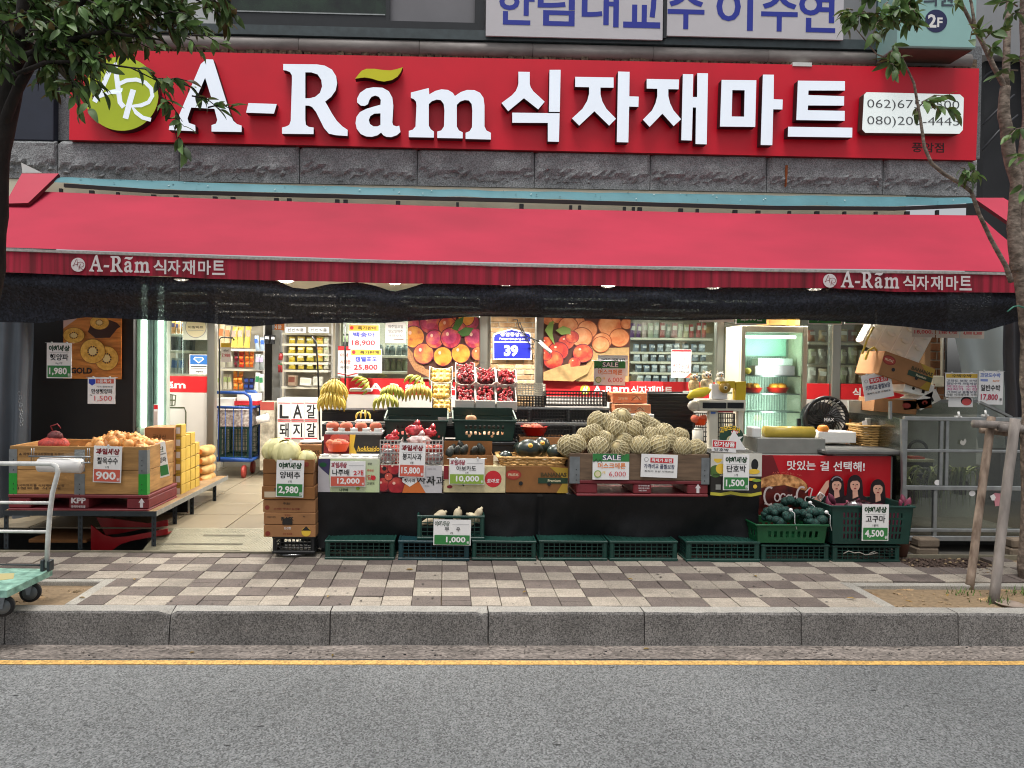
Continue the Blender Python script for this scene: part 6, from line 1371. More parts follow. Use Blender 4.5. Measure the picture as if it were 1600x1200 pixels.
for rect, Y, lb in (((671, 577, 707, 603), 7.35, 'upper melon carton with a clear film window'), ((674, 602, 705, 629), 7.15, 'middle white box of yellow melons'), ((674, 628, 706, 652), 6.98, 'lower white box of yellow melons')):
 t, X, w, L, hgt = fruit_box(lb, rect, Y, .2, 'melon')
 for i in range(3):
  for j in range(3):
   mb = MB()
   if i + j == 0: mb.ball((0, 0, 0), (.028, .034, .026), YM, 10, 7); o = mb.build('yellow_melon'); ym = o.data
   else: o = inst('yellow_melon', ym)
   o.matrix_world = X @ Matrix.Translation((-w * .3 + w * .3 * i, L * (.2 + .3 * j), hgt - .028)); tag(o, 'small yellow melon in the ' + lb.split(' ')[0] + ' white box', 'melon', 'yellow melons in the ' + lb.split(' ')[0] + ' box')
x0, x1, z0, z1 = prect(684, 652, 707, 664, 6.9); mb = MB(); mb.bbox((x0, 6.9, z0 - .1), (x1, 7.05, z1), M('white_fruit_card', '#d6d0c4', .7, .05), .004); o = mb.build('white_carton', at=((x0 + x1) / 2, 6.95, z0 - .1)); tag(o, 'plain white carton under the lower melon box', 'carton')
for c, (a, b) in enumerate(((711, 741), (743, 774), (776, 808))):
 x0, x1, z0, z1 = prect(a, 622 + c, b, 641 + c, 6.99); mb = MB(); mb.bbox((x0, 6.99, z0), (x1, 7.04, z1 - .02), M('white_fruit_card', '#d6d0c4', .7, .05), .003); o = mb.build('white_carton', at=((x0 + x1) / 2, 7.0, z0)); tag(o, f'white carton front under the {["left","middle","right"][c]} cherry boxes', 'carton')
for (a, b, y0_, y1_), lb in (((601, 699, 641, 689), 'dark green crate of apples left of the second one on the display'), ((708, 806, 641, 689), 'dark green crate with one big tan apple showing on top')):
 x0, x1, z0, z1 = prect(a, y0_ + 16, b, y1_, 6.55); t = thing('crate', lb, 'crate', ((x0 + x1) / 2, 6.55, z0)); DG_ = M('dark_green_smooth_plastic', '#0d2e24', .4, .15, 9)
 h = z1 - z0; d = .36
 mb = MB(); fl_ = .025; A = [(x0 + fl_, 6.55 + .01, z0), (x1 - fl_, 6.55 + .01, z0), (x1, 6.55, z1), (x0, 6.55, z1)]; B = [(x0 + fl_, 6.55 + d - .01, z0), (x1 - fl_, 6.55 + d - .01, z0), (x1, 6.55 + d, z1 + .012), (x0, 6.55 + d, z1 + .012)]
 def wall(Q, nn, holes, nm):
  mb = MB(); Q = [Vector(q) for q in Q]; nn = Vector(nn) * .006; rows = [0, .3, .47, .58, .75, 1] if holes else [0, 1]; cols = [0, .18] + [.18 + .64 * k / 17 for k in range(1, 17)] + [.82, 1] if holes else [0, 1]
  P_ = lambda u, v: (Q[0].lerp(Q[1], u)).lerp(Q[3].lerp(Q[2], u), v)
  for i in range(len(cols) - 1):
   for j in range(len(rows) - 1):
    if holes and j in (1, 3) and 1 <= i <= 17 and i % 2 == 1: continue
    q = [P_(cols[i], rows[j]), P_(cols[i + 1], rows[j]), P_(cols[i + 1], rows[j + 1]), P_(cols[i], rows[j + 1])]; mb.add(q + [p + nn for p in q], [(0, 1, 2, 3), (7, 6, 5, 4), (0, 4, 5, 1), (1, 5, 6, 2), (2, 6, 7, 3), (3, 7, 4, 0)], DG_)
  mb.build(nm, t)
 wall(A, (0, 1, 0), True, 'pierced_panel'); wall(B, (0, -1, 0), True, 'pierced_panel'); wall([A[0], B[0], B[3], A[3]], (1, 0, 0), False, 'end_panel'); wall([A[1], B[1], B[2], A[2]], (-1, 0, 0), False, 'end_panel')
 mb = MB(); mb.bbox((x0 - .008, 6.535, z1 - .012), (x1 + .008, 6.552, z1 + .006), DG_, .003); mb.bbox((x0 - .008, 6.55 + d, z1 + .002), (x1 + .008, 6.55 + d + .016, z1 + .018), DG_, .003); mb.build('rim', t)
 mb = MB(); mb.box((x0 + .03, 6.57, z0 - .003), (x1 - .03, 6.55 + d - .02, z0 + .004), DG_); mb.build('floor_panel', t)
 for xx in (x0 - .004, x1 + .004):
  mb = MB(); mb.bar((xx, 6.56, z1 + .012), (xx, 6.55 + d - .01, z1 + .07), .012, .012, M('crate_handle_grey', '#8b9a90', .4)); mb.build('handle', t)
 mb = MB(); mb.bar((x0, 6.55 + d, z1 + .0185), (x0, 6.55 + d, z1 + .10), .01, .01, DG_); mb.bbox((x0, 6.55 + d + .001, z1 + .02), (x1, 6.55 + d + .009, z1 + .10), DG_, .003); mb.build('back_flap', t)
 TANA = M('tan_apple_skin', '#c08a5c', .5, .2, 9, c2='#cf9c70', rand=.1)
 scatter_obj(fruit('', '', .042, TANA if '708' in str(a) else APPLE, ''), 'apple', 'apple inside the ' + ('right' if a > 700 else 'left') + ' dark green crate', 'apple', [(x0 + .08 + (x1 - x0 - .16) * k / 6, 6.6 + .08 * j, z0 + .045) for k in range(7) for j in range(2)], 'apples in the ' + ('right' if a > 700 else 'left') + ' dark green crate')
mb = fruit('', '', .052, M('tan_apple_skin', '#c08a5c', .5, .2, 9), ''); o = mb.build('apple'); o.location = W(736, 652, 6.72); o.location.z = z1 - .0; tag(o, 'single big tan apple standing above the right dark green crate', 'apple')
CLR = M('clear_basket_plastic', '#c9c0ba', .25, .05, spec=.7, alpha=.75)
for i, (a, b) in enumerate(((594, 627), (659, 692))):
 x0, x1, z0, z1 = prect(a, 688, b, 727, 6.19); w = x1 - x0; t = thing('lattice_basket', ['clear lattice basket at the left above the apple carton', 'clear lattice basket at the right above the apple carton'][i], 'basket', ((x0 + x1) / 2, 6.19, z0))
 mb = MB(); lattice(mb, (x0, 6.19, z0), (w, 0, 0), (0, 0, z1 - z0), (0, 1, 0), 6, 6, .008, .006, CLR); mb.build('lattice', t)
 mb = MB(); lattice(mb, (x1, 6.2, z0), (0, .28, 0), (0, 0, z1 - z0), (-1, 0, 0), 6, 6, .008, .006, CLR); mb.build('lattice', t)
 mb = MB(); mb.box((x0, 6.2, z0), (x1, 6.48, z0 + .006), CLR); mb.build('base', t)
 scatter_obj(fruit('', '', .045, APPLE, ''), 'apple', ['red apple inside the left clear basket', 'red apple inside the right clear basket'][i], 'apple', [(x0 + .05 + (w - .1) * k / 1, 6.26 + .08 * j, z0 + .05 + .085 * q) for k in range(2) for j in range(2) for q in range(2)], ['apples in the left clear basket', 'apples in the right clear basket'][i])
RBAG = M('red_film_bag', '#9c121c', .25, .3, 25, spec=.8, c2='#c93a42')
def bag(lb, px, py, Y, rw, rh, m, tie=None):
 t = thing('fruit_bag', lb, 'bag of apples', W(px, py, Y)); p = W(px, py, Y); mb = MB()
 mb.ball(p, (rw, rw * .8, rh), m, 30, 18, fn=lambda q: q * (1 + .25 * noise.noise(q * 3.2) - .22 * abs(noise.noise(q * 6)) + .1 * noise.noise(q * 14))); mb.build('film', t)
 mb = MB(); mb.tube([p + Vector((0, 0, rh * .8)), p + Vector((.01, 0, rh * 1.25)), p + Vector((.03, -.02, rh * 1.4))], [.02, .012, .03], m, 8); mb.build('knot', t); return t
bag('red film bag of apples knotted at the left above the clear basket', 613, 684, 6.35, .06, .035, RBAG); bag('large red film bag of apples leaning over the green crate', 648, 672, 6.42, .085, .05, RBAG)
bag('clear bag of apples slumped in front of the left green crate', 655, 688, 6.36, .11, .045, M('clear_bag_over_apples', '#b98a84', .2, .35, 18, spec=.8, c2='#d9c4c0')); bag('dark red bag end at the right of the clear basket', 672, 676, 6.45, .06, .04, RBAG)
for px, py, lb in ((606, 712, 'clear plastic pack of apples in front of the left basket'), (677, 718, 'clear plastic pack of apples in front of the right basket')):
 mb = MB(); p = W(px, py, 6.16); mb.ball(p, (.085, .02, .06), FILM, 14, 8, fn=lambda q: q * (1 + .2 * noise.noise(q * 4))); o = mb.build('clear_pack', at=p); tag(o, lb, 'plastic pack')
AVO = M('avocado_skin', '#20241d', .5, .4, 30, .4, 120, rand=.3)
pcarton('open brown avocado carton above the cream carton', (692, 711, 771, 728), 6.2, .30, m=CARD2, open_top=True)
mb = MB(); x0, x1, z0, z1 = prect(694, 689, 769, 706, 6.49); mb.box((x0, 6.49, z0 - .06), (x1, 6.496, z1), CARD2); o = mb.build('carton_flap', at=((x0 + x1) / 2, 6.49, z0)); tag(o, 'raised back flap of the avocado carton', 'cardboard flap')
mb = MB(); mb.lathe([(.004, -.045), (.026, -.038), (.036, -.015), (.034, .01), (.022, .04), (.008, .055)], AVO, 12)
scatter_obj(mb, 'avocado', 'dark avocado in the open brown carton', 'avocado', [W(px, py, 6.22 + .05 * k) for k, (px, py) in enumerate(((703, 706), (714, 705), (725, 704), (741, 706), (751, 703), (720, 698), (708, 699), (747, 697)))], 'avocados in the open carton', (1, 1.25))
WICK = M('wicker', '#b98a4a', .7, .2, 30, .3, 80, c2='#cfa566')
def wicker(lb, x0, x1, y0, y1, z0, z1, flare=.03, rows=4, m=WICK, rope=True):
 t = thing('wicker_basket', lb, 'basket', ((x0 + x1) / 2, (y0 + y1) / 2, z0)); rows = max(rows, 3)
 def loop(f, z, n=80, wv=0, ph=0):
  pts = []; cr = .04; xa, xb, ya, yb = x0 - f, x1 + f, y0 - f, y1 + f
  seq = arc(xb - cr, yb - cr, cr, cr, 0, 90, 3) + arc(xa + cr, yb - cr, cr, cr, 90, 180, 3) + arc(xa + cr, ya + cr, cr, cr, 180, 270, 3) + arc(xb - cr, ya + cr, cr, cr, 270, 360, 3); seq.append(seq[0])
  out = []
  for a, b in zip(seq, seq[1:]):
   L = math.hypot(b[0] - a[0], b[1] - a[1]); k = max(1, int(L / .02))
   for i in range(k): out.append((a[0] + (b[0] - a[0]) * i / k, a[1] + (b[1] - a[1]) * i / k, z + wv * math.sin((len(out)) * 1.6 + ph)))
  out.append(out[0]); return out
 for r in range(rows):
  v = r / (rows - 1); mb = MB(); mb.tube(loop(flare * v - .012, z0 + (z1 - z0) * v, wv=.003, ph=r * 1.57), (z1 - z0) / rows * .56, m, 5, cap=False); mb.build('woven_strand', t)
 mb = MB(); mb.tube(loop(flare + .002, z1), .011, m, 6, cap=False); mb.build('rim', t)
 mb = MB(); mb.box((x0 + .01, y0 + .01, z0), (x1 - .01, y1 - .01, z0 + .006), m); mb.build('base', t); return t
x0, x1, z0, z1 = prect(782, 715, 884, 728, 6.18); wicker('wide shallow tan wicker basket of dark green melons', x0, x1, 6.17, 6.5, z0, z1, .02, 4)
WM = M('dark_melon_skin', '#101613', .3, .5, 6, .06, 40, c2='#24302a', spec=.6)
for (px, py, rx, rz_, Y), lb in (((790, 713, .062, .05, 6.28), 'small dark melon half hidden at the left of the wicker basket'), ((827, 702, .125, .092, 6.3), 'largest dark melon with a yellow sticker at the front of the wicker basket'), ((846, 698, .085, .09, 6.4), 'upright dark melon with a yellow sticker at the back of the wicker basket'), ((869, 706, .085, .07, 6.28), 'dark melon at the right end of the wicker basket'), ((812, 700, .06, .055, 6.42), 'dark melon at the back left of the wicker basket')):
 p = W(px, py, Y); t = thing('dark_melon', lb, 'melon', p, 'dark melons in the wicker basket'); mb = MB(); mb.ball(p, (rx, min(rx, .1), rz_), WM, 20, 12, X=None, fn=lambda q: q * (1 + .03 * noise.noise(q * 2))); mb.build('rind', t)
 if 'yellow' in lb:
  mb = MB(); q = p + Vector((.0, -min(rx, .1) * .88, rz_ * .46)); X = Matrix.Translation(q) @ Matrix.Rotation(R(62), 4, 'X'); mb.lathe([(.021, 0), (.021, .004)], YEL, 16, X); mb.lathe([(.012, .0045), (.012, .006)], ORA, 12, X); mb.build('sticker', t)
pcarton('brown carton behind the dark melon basket under the red plate', (812, 683, 884, 716), 6.56, .25, m=CARD, open_top=True)
def tray(lb, rect, Y, d, nx, nz, m=BLACKP, op=False):
 x0, x1, z0, z1 = prect(*rect, Y); t = thing('lattice_tray', lb, 'tray', ((x0 + x1) / 2, Y, z0), 'empty black trays on the display'); w = x1 - x0
 mb = MB(); lattice(mb, (x0, Y, z0), (w, 0, 0), (0, 0, z1 - z0), (0, 1, 0), nx, nz, .007, .006, m); mb.build('lattice', t)
 mb = MB(); lattice(mb, (x0, Y + d, z0), (w, 0, 0), (0, 0, z1 - z0), (0, 1, 0), nx, nz, .007, .006, m); mb.build('lattice', t)
 mb = MB(); mb.bbox((x0 - .003, Y - .006, z0 - .012), (x1 + .003, Y + d + .012, z0 - .001), m, .003); mb.build('base', t)
 for xx in (x0, x1): mb = MB(); mb.box((xx - .005, Y + .008, z0), (xx + .005, Y + d - .002, z1), m); mb.build('end_panel', t)
 return t
k = 0
for (a, b, y0_, y1_, Y, nm) in ((808, 851, 619, 636, 7.22, 'top tier, left'), (853, 948, 612, 633, 7.2, 'top tier, right'), (803, 829, 641, 660, 6.95, 'middle tier, left'), (831, 891, 640, 659, 6.95, 'middle tier, centre'), (893, 950, 641, 660, 6.95, 'middle tier, right'), (800, 842, 668, 688, 6.7, 'bottom tier, left'), (846, 900, 666, 688, 6.7, 'bottom tier, right')):
 tray(f'empty black lattice tray on the {nm} of the dark steps', (a, y0_, b, y1_), Y, .2, max(4, int((b - a) / 4.6)), 4)
tray('pale grey lattice tray lying on the top left of the dark steps', (808, 600, 852, 618), 7.3, .2, 10, 5, M('pale_lattice_plastic', '#c2bfb2', .5))
for py, Y in ((638, 7.1), (662, 6.85)):
 x0, x1, z0, z1 = prect(803, py - 1.5, 953, py + 2.5, Y); mb = MB(); mb.bbox((x0, Y, z0), (x1, Y + .02, z1), ALU, .002); mb.build('edge_rail', tb_)
ORC = M('orange_carton', '#d07a48', .6, .08, 6, c2='#dd946a')
for rect, Y, lb in (((957, 614, 1011, 630), 7.1, 'upper orange carton with white lettering behind the net melons'), ((961, 632, 1017, 646), 7.0, 'lower orange carton behind the net melons')):
 pcarton(lb, rect, Y, .25, m=ORC, tape=False, group=None, items=[('text', '고당도', .3, .55, .3, CREAM, dict(w=.3)), ('text', '고당도', .72, .5, .35, CREAM, dict(w=.24)), ('line', [(.55, .75), (.7, .3), (.8, .7)], .06, DKRED)])
pcarton('plain white carton under the orange cartons', (962, 647, 1022, 672), 6.95, .25, m=FOAM, tape=False)
x0, x1, z0, z1 = prect(1012, 612, 1084, 690, 7.3); t = thing('ribbed_panel', 'black horizontally ribbed panel behind the weighing scale', 'panel', ((x0 + x1) / 2, 7.3, z0))
mb = MB(); mb.box((x0, 7.32, z0), (x1, 7.34, z1), M('rib_grey', '#34363a', .5)); mb.build('backing', t)
n = 14
for i in range(n): zz = z0 + (z1 - z0) * i / n; mb = MB(); mb.bbox((x0, 7.30, zz), (x1, 7.319, zz + (z1 - z0) / n * .62), M('rib_black', '#1b1c1f', .4, .2), .004); mb.build('slat', t)
x0, x1, z0, z1 = prect(901, 751, 1107, 776, 6.05)
pallet('red plastic pallet under the weathered wooden collar of net melons', x0, x1, 6.05, 6.5, z0, z1, [('text', '한국파렛트풀', .51, .32, .1, PWH, dict(w=.085)), ('text', '파렛트풀 파렛트', .51, .48, .1, PWH, dict(w=.085)), ('text', '062-000', .5, .62, .09, PWH, dict(w=.06))] + arrow(.92))
ZC = W(1000, 709, 6.05).z
collar('weathered grey wooden collar full of netted melons', x0 - .06, x1 + .0, 6.05, 6.5, z1 + .002, ZC, WOODG, 1, ((.045, 1), (.97, 1)))
NETM = M('foam_net', '#b9ad8a', .7, .06, 10); MELS = M('melon_skin', '#8f8058', .6, .25, 12, c2='#a6976c', rand=.12)
def net_melon_parts(r=.08):
 mb = MB(); mb.lathe([(.01, r * .95), (r * .35, r * .9), (r * .7, r * .68), (r * .95, r * .22), (r, -.1 * r), (r * .88, -.48 * r), (r * .55, -.84 * r), (.012, -.98 * r)][::-1], MELS, 16); a = mb.build('rind')
 mb = MB(); n = 15
 for s in (-1, 1):
  for k in range(n):
   pts = []
   for i in range(9):
    v = i / 8; el = -1.0 + 2.15 * v; an = 2 * math.pi * k / n + s * 1.05 * v * 1.2; rr = r * 1.035
    pts.append((rr * math.cos(el) * math.cos(an), rr * math.cos(el) * math.sin(an), rr * math.sin(el)))
   mb.tube(pts, .0032, NETM, 4, False)
 for zz in (math.sin(-1.0), math.sin(1.15)): pass
 b = mb.build('foam_net'); ma, mb_ = a.data, b.data; bpy.data.objects.remove(a); bpy.data.objects.remove(b); return ma, mb_
NMA, NMB = net_melon_parts()
MEL = [(887, 697, 6.18), (900, 695, 6.14), (915, 683, 6.36), (928, 678, 6.3), (935, 700, 6.12), (945, 688, 6.22), (934, 659, 6.42), (950, 663, 6.4), (963, 673, 6.3), (970, 655, 6.46), (990, 672, 6.32), (1003, 659, 6.44), (968, 704, 6.11), (976, 692, 6.2), (1000, 698, 6.12), (1017, 683, 6.28), (1037, 679, 6.3), (1028, 698, 6.16), (1047, 693, 6.2), (1062, 683, 6.36), (1066, 699, 6.12), (1088, 702, 6.14), (1018, 668, 6.4)]
for i, (px, py, Y) in enumerate(MEL):
 rw = lambda q: 0 if q < 666 else 1 if q < 682 else 2 if q < 696 else 3
 p = W(px, py, Y); lb = f'net wrapped melon, {NTH[sum(1 for a in MEL if rw(a[1]) == rw(py) and a[0] < px)]} from the left in the {["top", "second", "third", "bottom front"][rw(py)]} layer of the heap'
 t = thing('net_melon', lb, 'melon', p, 'net wrapped melons heaped in the weathered collar'); o = inst('rind', NMA, t); o2 = inst('foam_net', NMB, t)
 t.rotation_euler = (rnd.uniform(-.9, .5), rnd.uniform(-.8, .8), rnd.uniform(0, 6)); s = rnd.uniform(1.0, 1.2); t.scale = (s, s, s * 1.08)
MELT = [('rect', 0, 0, 1, .3, GREEN), ('text', 'SALE', .52, .15, .22, NAVY, dict(w=.52, bold=.10)), ('text', 'SALE', .52, .15, .20, WHITE, dict(w=.50, bold=.02)), ('line', [(.02, .33), (.1, .2), (.14, .34), (.2, .22), (.24, .34)], .03, INK), ('text', '머스크메론', .52, .46, .22, ORA, dict(w=.76, bold=.02)), ('disc', .14, .78, .10, LIME), ('disc', .14, .78, .075, CREAM), ('text', '6,000', .68, .79, .22, RED, dict(w=.46, bold=-.004)), ('text', '1개', .3, .72, .1, YEL)]
placard('SALE melon price card 6,000 on the weathered melon collar', (926, 709, 983, 749.5), 6.03, MELT, clips=0)
placard('SALE melon price card 6,000 hung high in front of the peach poster', (928, 564, 977, 602), 7.35, MELT, clips=2)
placard('white card with small writing clipped behind the hanging SALE card', (934, 555, 981, 587), 7.38, [('text', '고당도 가격보장', .5, .25, .2, INK, dict(w=.8))], cat='card', name='card', clips=0)
LOWEST = [('disc', .14, .24, .06, GREY), ('disc', .14, .24, .045, WHITE), ('rect', .25, .15, .88, .36, RED), ('text', '최저가 도전', .56, .255, .16, WHITE, dict(w=.56, bold=.03)), ('text', '가격비교 품질보장', .5, .52, .2, NAVY, dict(w=.84, bold=.02)), ('text', '최저가 도전 가격비교', .5, .74, .08, INK, dict(w=.8))]
placard('lowest price notice card on the melon collar', (1001, 710, 1058, 746), 6.03, LOWEST, tilt=.03, clips=0, cat='notice')
pcarton('white yellow and black sweet pumpkin carton beside the red banner', (1110, 708, 1190, 776), 6.1, .36, m=M('dark_carton', '#1d1c1a', .6, .1), tape=False, items=[('rect', 0, 0, 1, .53, P('carton_white', '#c9c6bb')), ('disc', .14, .13, .08, YEL, dict(a0=0, a1=180)), ('disc', .1, .42, .12, P('pumpkin_green', '#4a6a30')), ('disc', .2, .36, .1, YEL), ('disc', .86, .26, .07, INK, dict(ry=.13)), ('disc', .84, .42, .12, YEL, dict(ry=.06)), ('text', 'Sweet Pumpkin', .2, .5, .05, INK, dict(w=.3)), ('disc', .8, .6, .1, YEL, dict(ry=.03)), ('disc', .9, .62, .09, LIME, dict(ry=.035)), ('line', [(0, .93), (.2, .95), (.4, .91), (.6, .95), (.8, .96), (1, .91)], .07, P('ribbon_yellow', '#b9b03a')), ('rect', .1, .72, .2, .84, P('carton_code_grey', '#8a8a84')), ('disc', .87, .76, .04, YEL)])
placard('green banded sweet pumpkin price board 1,500 on the pumpkin carton', (1130, 710, 1170.5, 766), 6.07, fruit_ad('단호박', '1,500', '1개', GREEN), clips=0)
placard('red and white popular item tag above the pumpkin carton', (1112, 688, 1150, 706), 6.12, [('rect', .02, .05, .98, .62, RED), ('text', '인기상품', .5, .34, .44, WHITE, dict(w=.86, bold=.04)), ('text', '단호박', .4, .82, .26, INK, dict(w=.6))], tilt=.06, clips=0, cat='tag', name='item_tag')
SCW = M('scale_plastic', '#bdb8aa', .45, .06, 8)
ws = thing('weighing_scale', 'pale price computing scale with a raised black display head', 'scale', W(1130, 706, 6.75)); Y = 6.7
x0, x1, z0, z1 = prect(1092, 625, 1166, 643, Y); mb = MB(); mb.bbox((x0, Y, z0), (x1, Y + .12, z1), SCW, .012); hd = mb.build('display_head', ws)
mb = MB(); a, b, c, d = prect(1098, 629, 1135, 638, Y - .002); mb.box((a, Y - .004, c), (b, Y - .0005, d), M('display_glass', '#10131a', .12)); a, b, c, d = prect(1136.5, 629, 1162, 638, Y - .002); mb.box((a, Y - .004, c), (b, Y - .0005, d), M('display_glass', '#10131a', .12)); mb.build('screen', hd)
x0, x1, z0, z1 = prect(1108, 643, 1122, 708, Y + .02); mb = MB(); mb.bbox((x0, Y + .02, z0), (x1, Y + .09, z1), SCW, .008); mb.build('column', ws)
x0, x1, z0, z1 = prect(1153, 643, 1161, 708, Y + .02); mb = MB(); mb.bbox((x0, Y + .02, z0), (x1, Y + .08, z1), SCW, .006); mb.build('column', ws)
x0, x1, z0, z1 = prect(1080, 700, 1168, 712, Y); mb = MB(); mb.bbox((x0, Y - .05, z0), (x1, Y + .3, z1), SCW, .012); mb.build('base', ws)
mb = MB(); a, b, c, d = prect(1111, 643.5, 1118, 646.5, Y + .015); mb.box((a, Y + .013, c), (b, Y + .0195, d), P('badge_blue', '#3a5a98')); mb.build('badge', ws)
mb = MB(); p = W(1086, 634, Y + .06); mb.ball(p, (.075, .05, .055), SCW, 14, 8); mb.build('side_cap', ws)
mb = MB(); a, b, c, d = prect(1123, 641.5, 1146, 644, Y); mb.box((a, Y + .003, c - .004), (b, Y + .05, d - .004), DKRED); mb.build('red_strip', ws)
x0, x1, z0, z1 = prect(1086, 646, 1148, 674, 7.0); tray('black lattice crate end behind the scale column', (1086, 646, 1148, 690), 7.0, .05, 11, 6)
plate('small red plate behind the scale column', 1087, 1108, 655, 665, 6.95, OPL, PEACH, ('peach', 'peach on the small red plate behind the scale', 'peaches behind the scale'), 2)
OWLG = M('owl_gold', '#a58a58', .5, .35, 30, .2, 60, c2='#c9b080'); OWLW = M('owl_white', '#c9c4b4', .55, .2, 25, .2, 60)
def owl(lb, px, pyb, h_px, m, Y=7.0):
 b = W(px, pyb, Y); s = h_px * Y / 1100; t = thing('owl_figurine', lb, 'figurine', b)
 mb = MB(); mb.lathe([(.16 * s, 0), (.22 * s, .05 * s), (.27 * s, .3 * s), (.24 * s, .52 * s), (.19 * s, .6 * s)], m, 14, Matrix.Translation(b)); mb.build('body', t)
 mb = MB(); mb.ball(b + Vector((0, 0, .74 * s)), (.23 * s, .2 * s, .19 * s), m, 14, 8); hd = mb.build('head', t)
 for k in (-1, 1):
  mb = MB(); mb.tube([b + Vector((k * .12 * s, 0, .86 * s)), b + Vector((k * .19 * s, -.02 * s, s))], [.07 * s, .008 * s], m, 6); mb.build('ear_tuft', hd)
  mb = MB(); mb.ball(b + Vector((k * .09 * s, -.165 * s, .77 * s)), (.085 * s, .04 * s, .085 * s), WHITE, 10, 6); mb.ball(b + Vector((k * .085 * s, -.20 * s, .77 * s)), (.042 * s, .02 * s, .042 * s), INK, 8, 5); mb.build('eye', hd)
  mb = MB(); mb.ball(b + Vector((k * .22 * s, .0, .33 * s)), (.07 * s, .13 * s, .24 * s), m, 8, 6); mb.build('wing', t)
 mb = MB(); mb.tube([b + Vector((0, -.19 * s, .73 * s)), b + Vector((0, -.25 * s, .66 * s))], [.04 * s, .005], ORA, 6); mb.build('beak', hd)
owl('golden owl figurine standing left of the other two', 1084, 612, 30, OWLG); owl('tan owl figurine with a white face in the middle', 1104, 612, 34, M('owl_tan', '#b3a27c', .5, .3, 30, .2, 60, c2='#d4c8a8')); owl('white owl figurine nearest the fridge', 1125, 605, 26, OWLW)
x0, x1, z0, z1 = prect(1074, 612, 1142, 615, 6.98); mb = MB(); mb.box((x0, 6.95, z0), (x1, 7.12, z1), M('glass_shelf', '#9fb0a8', .2)); o = mb.build('small_shelf', at=((x0 + x1) / 2, 7.0, z0)); tag(o, 'thin shelf carrying the owl figurines behind the scale', 'shelf')
mb = MB(); p = [W(x, y, 6.66) for x, y in ((1075, 622), (1082, 616), (1095, 613.5), (1106, 610), (1111, 608))]; mb.tube(p, [.018, .04, .05, .035, .008], P('toy_yellow', '#d9c22a', .4), 10); o = mb.build('banana_toy', at=p[2]); tag(o, 'yellow plastic banana lying left of the tape dispenser', 'ornament')
td = thing('tape_dispenser', 'yellow bag tape dispenser on the scale head', 'tape dispenser', W(1140, 625, 6.72)); TY = P('dispenser_yellow', '#c2a412', .4); Y = 6.72
mb = MB(); mb.prism([(1150, 597), (1166, 596), (1165, 625), (1150, 625)], Y, TY, .08); mb.prism([(1125, 596), (1148, 595.5), (1149.5, 607), (1140, 606), (1126, 604)], Y + .002, TY, .07); mb.build('housing', td)
mb = MB(); X = Matrix.Translation(W(1133, 606, Y - .012)) @ Matrix.Rotation(R(90), 4, 'X'); mb.lathe([(.052, -.02), (.052, .01)], M('tape_roll', '#a3802a', .4), 20, X); mb.lathe([(.020, .0105), (.020, .012)], CREAM, 14, X); mb.lathe([(.010, .0125), (.010, .014)], INK, 10, X); mb.build('tape_roll', td)
mb = MB(); a, b, c, d = prect(1112, 600, 1137, 624, Y + .03); mb.bbox((a, Y + .03, c), (b, Y + .1, d), WHITE, .004); o = mb.build('paper_block', at=((a + b) / 2, Y, c)); tag(o, 'block of white paper beside the yellow tape dispenser', 'paper')
mb = MB(); mb.tube([W(1090, 672, 6.6), W(1090, 706, 6.6)], .05, SCW, 14); mb.tube([W(1090, 669, 6.6), W(1090, 672, 6.6)], .035, SCW, 12); o = mb.build('pale_jug', at=W(1090, 706, 6.6)); tag(o, 'pale plastic jug in front of the scale column', 'jug')
scg = thing('show_card', 'green and white round show card with yellow lettering under the scale', 'show card', W(1143, 705, 6.35)); Y = 6.4
mb = MB(); cc = W(1143, 683, Y); mb.poly3([cc + Vector((.112 * math.cos(R(a)), 0, .10 * math.sin(R(a)))) for a in range(0, 360, 12)], (0, .006, 0), P('card_green', '#1f4030')); mb.build('disc', scg)
x0, x1, z0, z1 = prect(1123, 663, 1163, 704, Y - .002); fc = facing(x0, x1, z0, z1, Y - .001)
for k, g in enumerate('고당도국산'): fc.text(g, .12 + .16 * k, .16 + .05 * abs(k - 2) - .05, .2, YEL, w=.16, bold=.04)
fc.poly([(.5, .5), (.95, .45), (.7, .7)], WHITE); fc.disc(.5, .62, .2, CREAM); fc.disc(.46, .6, .1, LIME); fc.disc(.62, .3, .14, RED, ry=.08); fc.text('NEW', .62, .3, .09, WHITE); fc.build(scg)
mb = MB(); mb.prism([(1147, 672), (1130, 703), (1168, 706)], 6.36, WHITE, .004); o = mb.build('paper_tent', at=W(1150, 705, 6.36)); tag(o, 'white triangular paper tent with dark dots by the show card', 'paper')
# fridge
fr = thing('glass_fridge', 'upright white framed glass door fridge with trays of fruit inside', 'fridge', (W(1200, 690, 7.55).x, 7.55, FZ)); Y = 7.5; FRW = M('fridge_cream', '#c3bda9', .4, .05, 6)
x0, x1, z0, z1 = prect(1157, 509, 1261, 700, Y); z0 = FZ; t_ = .05
for a, b in (((x0, Y, z0), (x0 + t_, Y + .04, z1)), ((x1 - t_, Y, z0), (x1, Y + .04, z1)), ((x0 + t_ + .001, Y + .001, z1 - .07), (x1 - t_ - .001, Y + .04, z1 - .001)), ((x0 + t_ + .001, Y + .001, z0), (x1 - t_ - .001, Y + .04, z0 + .12))): mb = MB(); mb.bbox(a, b, FRW, .006); mb.build('door_frame', fr)
mb = MB(); mb.box((x0, Y + .045, z0), (x0 + .02, Y + .42, z1), FRW); mb.build('cabinet_side', fr)
mb = MB(); mb.box((x1 - .02, Y + .045, z0), (x1, Y + .42, z1), FRW); mb.build('cabinet_side', fr)
mb = MB(); mb.box((x0 + .021, Y + .40, z0), (x1 - .021, Y + .42, z1), M('fridge_inside', '#ccd4cc', .4, .05)); mb.build('back_panel', fr)
